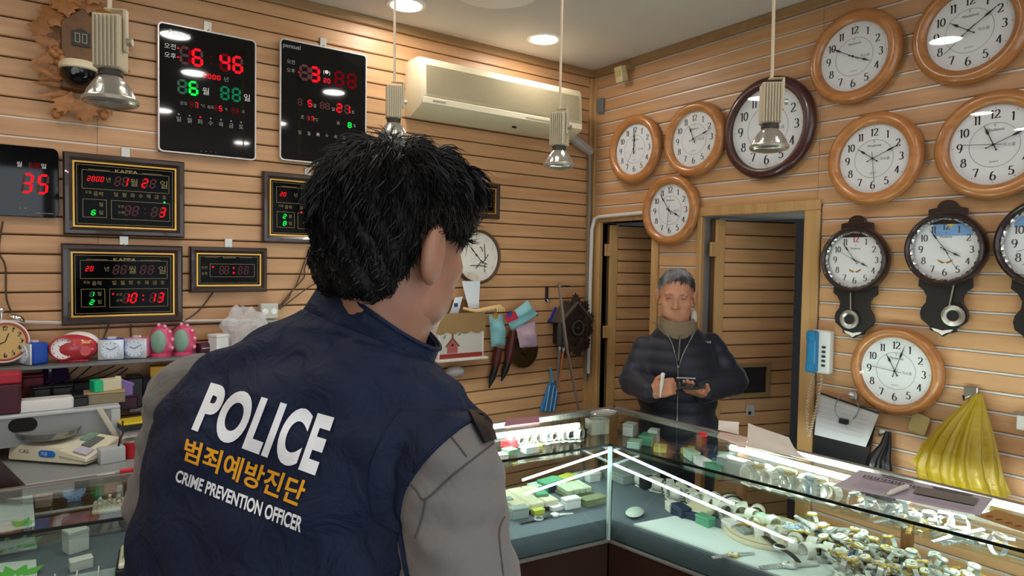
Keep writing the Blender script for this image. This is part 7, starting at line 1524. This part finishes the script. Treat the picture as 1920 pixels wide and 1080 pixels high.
# dark inner jersey wedge, scarf, zips
W = dense([(1243, 606), (1251, 630), (1262, 655), (1271, 684)]); W2 = dense([(1303, 606), (1295, 630), (1284, 655), (1272, 684)])
pa, pb = jl(W, .004), jl(W2, .004); n_ = len(pa)-1
obj('jersey', MB().sheet(lambda u, v: tuple(pa[min(n_, int(round(v*n_)))].lerp(pb[min(n_, int(round(v*n_)))], u)+Vector(fwd)*.006*math.sin(PI*u)), 6, n_, .003), mat('jersey_black', '#0b0b0f', .8), man)
M_ZIP = mat('zip_silver', '#8f9299', .3, .8)
obj('zip', MB().tube(jl(dense([(1224, 604), (1240, 612), (1258, 640), (1268, 672), (1271, 690)]), .006), .0026, 5), M_ZIP, man); obj('zip', MB().tube(jl(dense([(1303, 622), (1292, 642), (1280, 666), (1272, 690)]), .006), .0026, 5), M_ZIP, man); obj('zip', MB().tube(jl(dense([(1271, 692), (1271, 730), (1270, 770), (1270, 800)]), .006), .0026, 5), M_ZIP, man); obj('jersey_zip', MB().tube(jl(dense([(1276, 628), (1274, 650), (1272, 676)]), .014), .003, 5), M_ZIP, man)
sc = []
scf = lambda u, v: tuple(NK+rgt*(.076+.012*math.sin(PI*v))*math.cos(2*PI*u)+fwd*(.078+.016*math.sin(PI*v))*math.sin(2*PI*u)+A3(0, 0, -.042+.094*v-.040*max(0, math.sin(2*PI*u))*(1-v*.4))+fwd*.01)
obj('scarf', MB().sheet(scf, 40, 8, .006), mat('scarf_taupe', '#75644f', .9, bump=(120, .4)), man, smooth=70)
q_ = NK-rgt*.070+A3(0, 0, .045)+fwd*.03; obj('neck_warmer_lining', MB().ell(tuple(q_), (.016, .016, .034), 12, 8), mat('lining_patterned', '#a8a09a', .8, var=.4, bump=(90, .3)), man)
lg = cast(1325, 641, (bvJ,), .003, D0-.1); tl_ = text_mb('mont', .018, bold=.02); ax_ = -rgt
obj('chest_logo', MB().add([tuple(Vector(cast(1325, 641, (bvJ,), .003, D0-.1))+Vector(ax_)*v[0]+Vector((0, 0, 1))*v[2]) for v in tl_.v], tl_.f), mat('logo_grey', '#8a8f9c', .5), man, smooth=0)
ps = cast(1188, 688, (bvJ,), .004, D0-.05); obj('sleeve_badge', MB().lathe([(.014, 0), (.014, .002)], 16, tuple(ps), 'y'), mat('badge_grey', '#4a5068', .5), man)
def hair2(P):
    q = (P-MC) @ MBs.T; d = s_ell(q, A3(0, -.012, .030), A3(.0785, .097, .086)); z, y, x = q[:, 2], q[:, 1], np.abs(q[:, 0])
    d = smax(d, (y-.052)*.7+(.060-z)*.7, .008); d = smax(d, np.minimum(.002-z, y+.005), .008); return smax(d, -.06-z, .01)
V_, F_ = grow(hair2, MC-.14, MC+.15, .004); hg = mat('hair_grey', '#6a6a6c', .6); N, L = nodes(hg); tc = N.new('ShaderNodeTexCoord'); nz = N.new('ShaderNodeTexNoise'); nz.inputs['Scale'].default_value = 9; cr = N.new('ShaderNodeValToRGB'); cr.color_ramp.elements[0].color = lin('#3a3a3c'); cr.color_ramp.elements[1].color = lin('#9a9a9c'); cr.color_ramp.elements[0].position = .4; cr.color_ramp.elements[1].position = .6
L.new(tc.outputs['Object'], nz.inputs['Vector']); L.new(nz.outputs[0], cr.inputs[0]); L.new(cr.outputs[0], N['Principled BSDF'].inputs['Base Color'])
h2 = link('hair', np_mesh('hair', V_, F_, hg, 1), man); sm = MB(); Vh = np.array([v.co[:] for v in h2.data.vertices]); Nh = np.array([v.normal[:] for v in h2.data.vertices]); qh = (Vh-MC) @ MBs.T
for k in range(1300):
    i = rs.randint(len(Vh)); p, n_, q = Vh[i], Nh[i], qh[i]; f_ = (q-A3(.02, -.04, .1)); f_ = (f_/np.linalg.norm(f_)+A3(.5, 0, -.4)+rs.normal(0, .2, 3)) @ MBs; f_ -= n_*(f_ @ n_); f_ /= np.linalg.norm(f_); L_s = .03*rs.uniform(.5, 1.2)
    sm.tube([p-n_*.002, p+f_*L_s*.5+n_*.003, p+f_*L_s+n_*.001], [.0009, .0009, .0002], 3, False)
obj('hair_strands', sm, hg, man, smooth=80)['kind'] = 'stuff'
for s in (-1, 1):      # eyes and brows, small and soft
    e = MC+(A3(s*.031, .082, .002)*1.02) @ MBs; obj('eye_line', MB().ell(tuple(e), (.011, .011, .0022), 10, 6), mat('eye_dark', '#4a332a', .5), man)
    obj('eyebrow', MB().tube([tuple(MC+(A3(s*x_, y_, z_)*1.02) @ MBs) for x_, y_, z_ in ((.016, .0925, .020), (.030, .090, .025), (.045, .078, .022))], .0028, 6), mat('brow_grey', '#7a6456', .7), man)
def trous2(P):
    d = None
    for s in (-1, 1):
        h_ = HIP2+rgt*s*.085; k_ = h_+fwd*.02; k_[2] = .46; f_ = k_-fwd*.01; f_[2] = .06; e = np.minimum(s_cone(P, h_, k_, .098, .07), s_cone(P, k_, f_, .07, .06)); d = e if d is None else smin(d, e, .03)
    return smin(d, s_cone(P, HIP2-A3(0, 0, .02), HIP2, .13, .13), .04)
V_, F_ = grow(trous2, HIP2-A3(.28, .28, .86), HIP2+A3(.28, .28, .16), .012); link('trousers', np_mesh('trousers', V_, F_, M_TROU, 1), man)
for s in (-1, 1):
    k_ = HIP2+rgt*s*.085+fwd*.07; obj('shoe', MB().ell((k_[0], k_[1], .04), (.048, .13, .04), 18, 10, Matrix.Rotation(-math.atan2(fwd[0], fwd[1]), 3, 'Z')), MATS['shoe_black'], man, smooth=80)
# what he holds
a_, b_ = mp(1231, 706, .265), mp(1233, 686, .275); t = thing('pen', 'white capped pen in the shopkeeper\'s right hand', 'pen', a_); obj('barrel', MB().tube([Vector((0, 0, 0)), Vector(b_-a_)], [.0075, .0085], 10), mat('pen_white', '#cfcabf'), t); obj('cap', MB().tube([Vector(b_-a_), Vector(b_-a_)*1.25], [.009, .007], 10), M_LWHITE, t); obj('refill', MB().tube([Vector(b_-a_)*-.9, Vector((0, 0, 0))], [.003, .006], 8), M_LWHITE, t)
ph = mp(1275, 699, .285); Rm = Matrix((tuple(-rgt), tuple(fwd*.82+A3(0, 0, .57)*-1), (0, 0, 0))); 
t = thing('mobile_phone', 'dark mobile phone held flat in the shopkeeper\'s left hand', 'phone', ph); x_ = Vector(-rgt); y_ = Vector(fwd*.99+A3(0, 0, -.12)).normalized(); z_ = x_.cross(y_); Mx = Matrix((x_, y_, z_)).transposed()
obj('body', MB().box((0, 0, 0), (.080, .13, .010), Mx), mat('phone_body', '#15161a', .3), t, .003); obj('screen', MB().box(tuple(z_*.0053*(1 if z_.z > 0 else -1)), (.074, .12, .001), Mx), mat('phone_screen', '#20242c', .08), t); obj('light_edge', MB().box(tuple(y_*-.062+Vector((0, 0, .004))), (.078, .006, .009), Mx), mat('phone_edge_white', '#c9cbd0', .3), t)
q = mp(1221, 716, .275); obj('finger_ring', MB().lathe([(.010, -.002), (.0115, 0), (.010, .002)], 16, tuple(q)), M_SILVER, man)
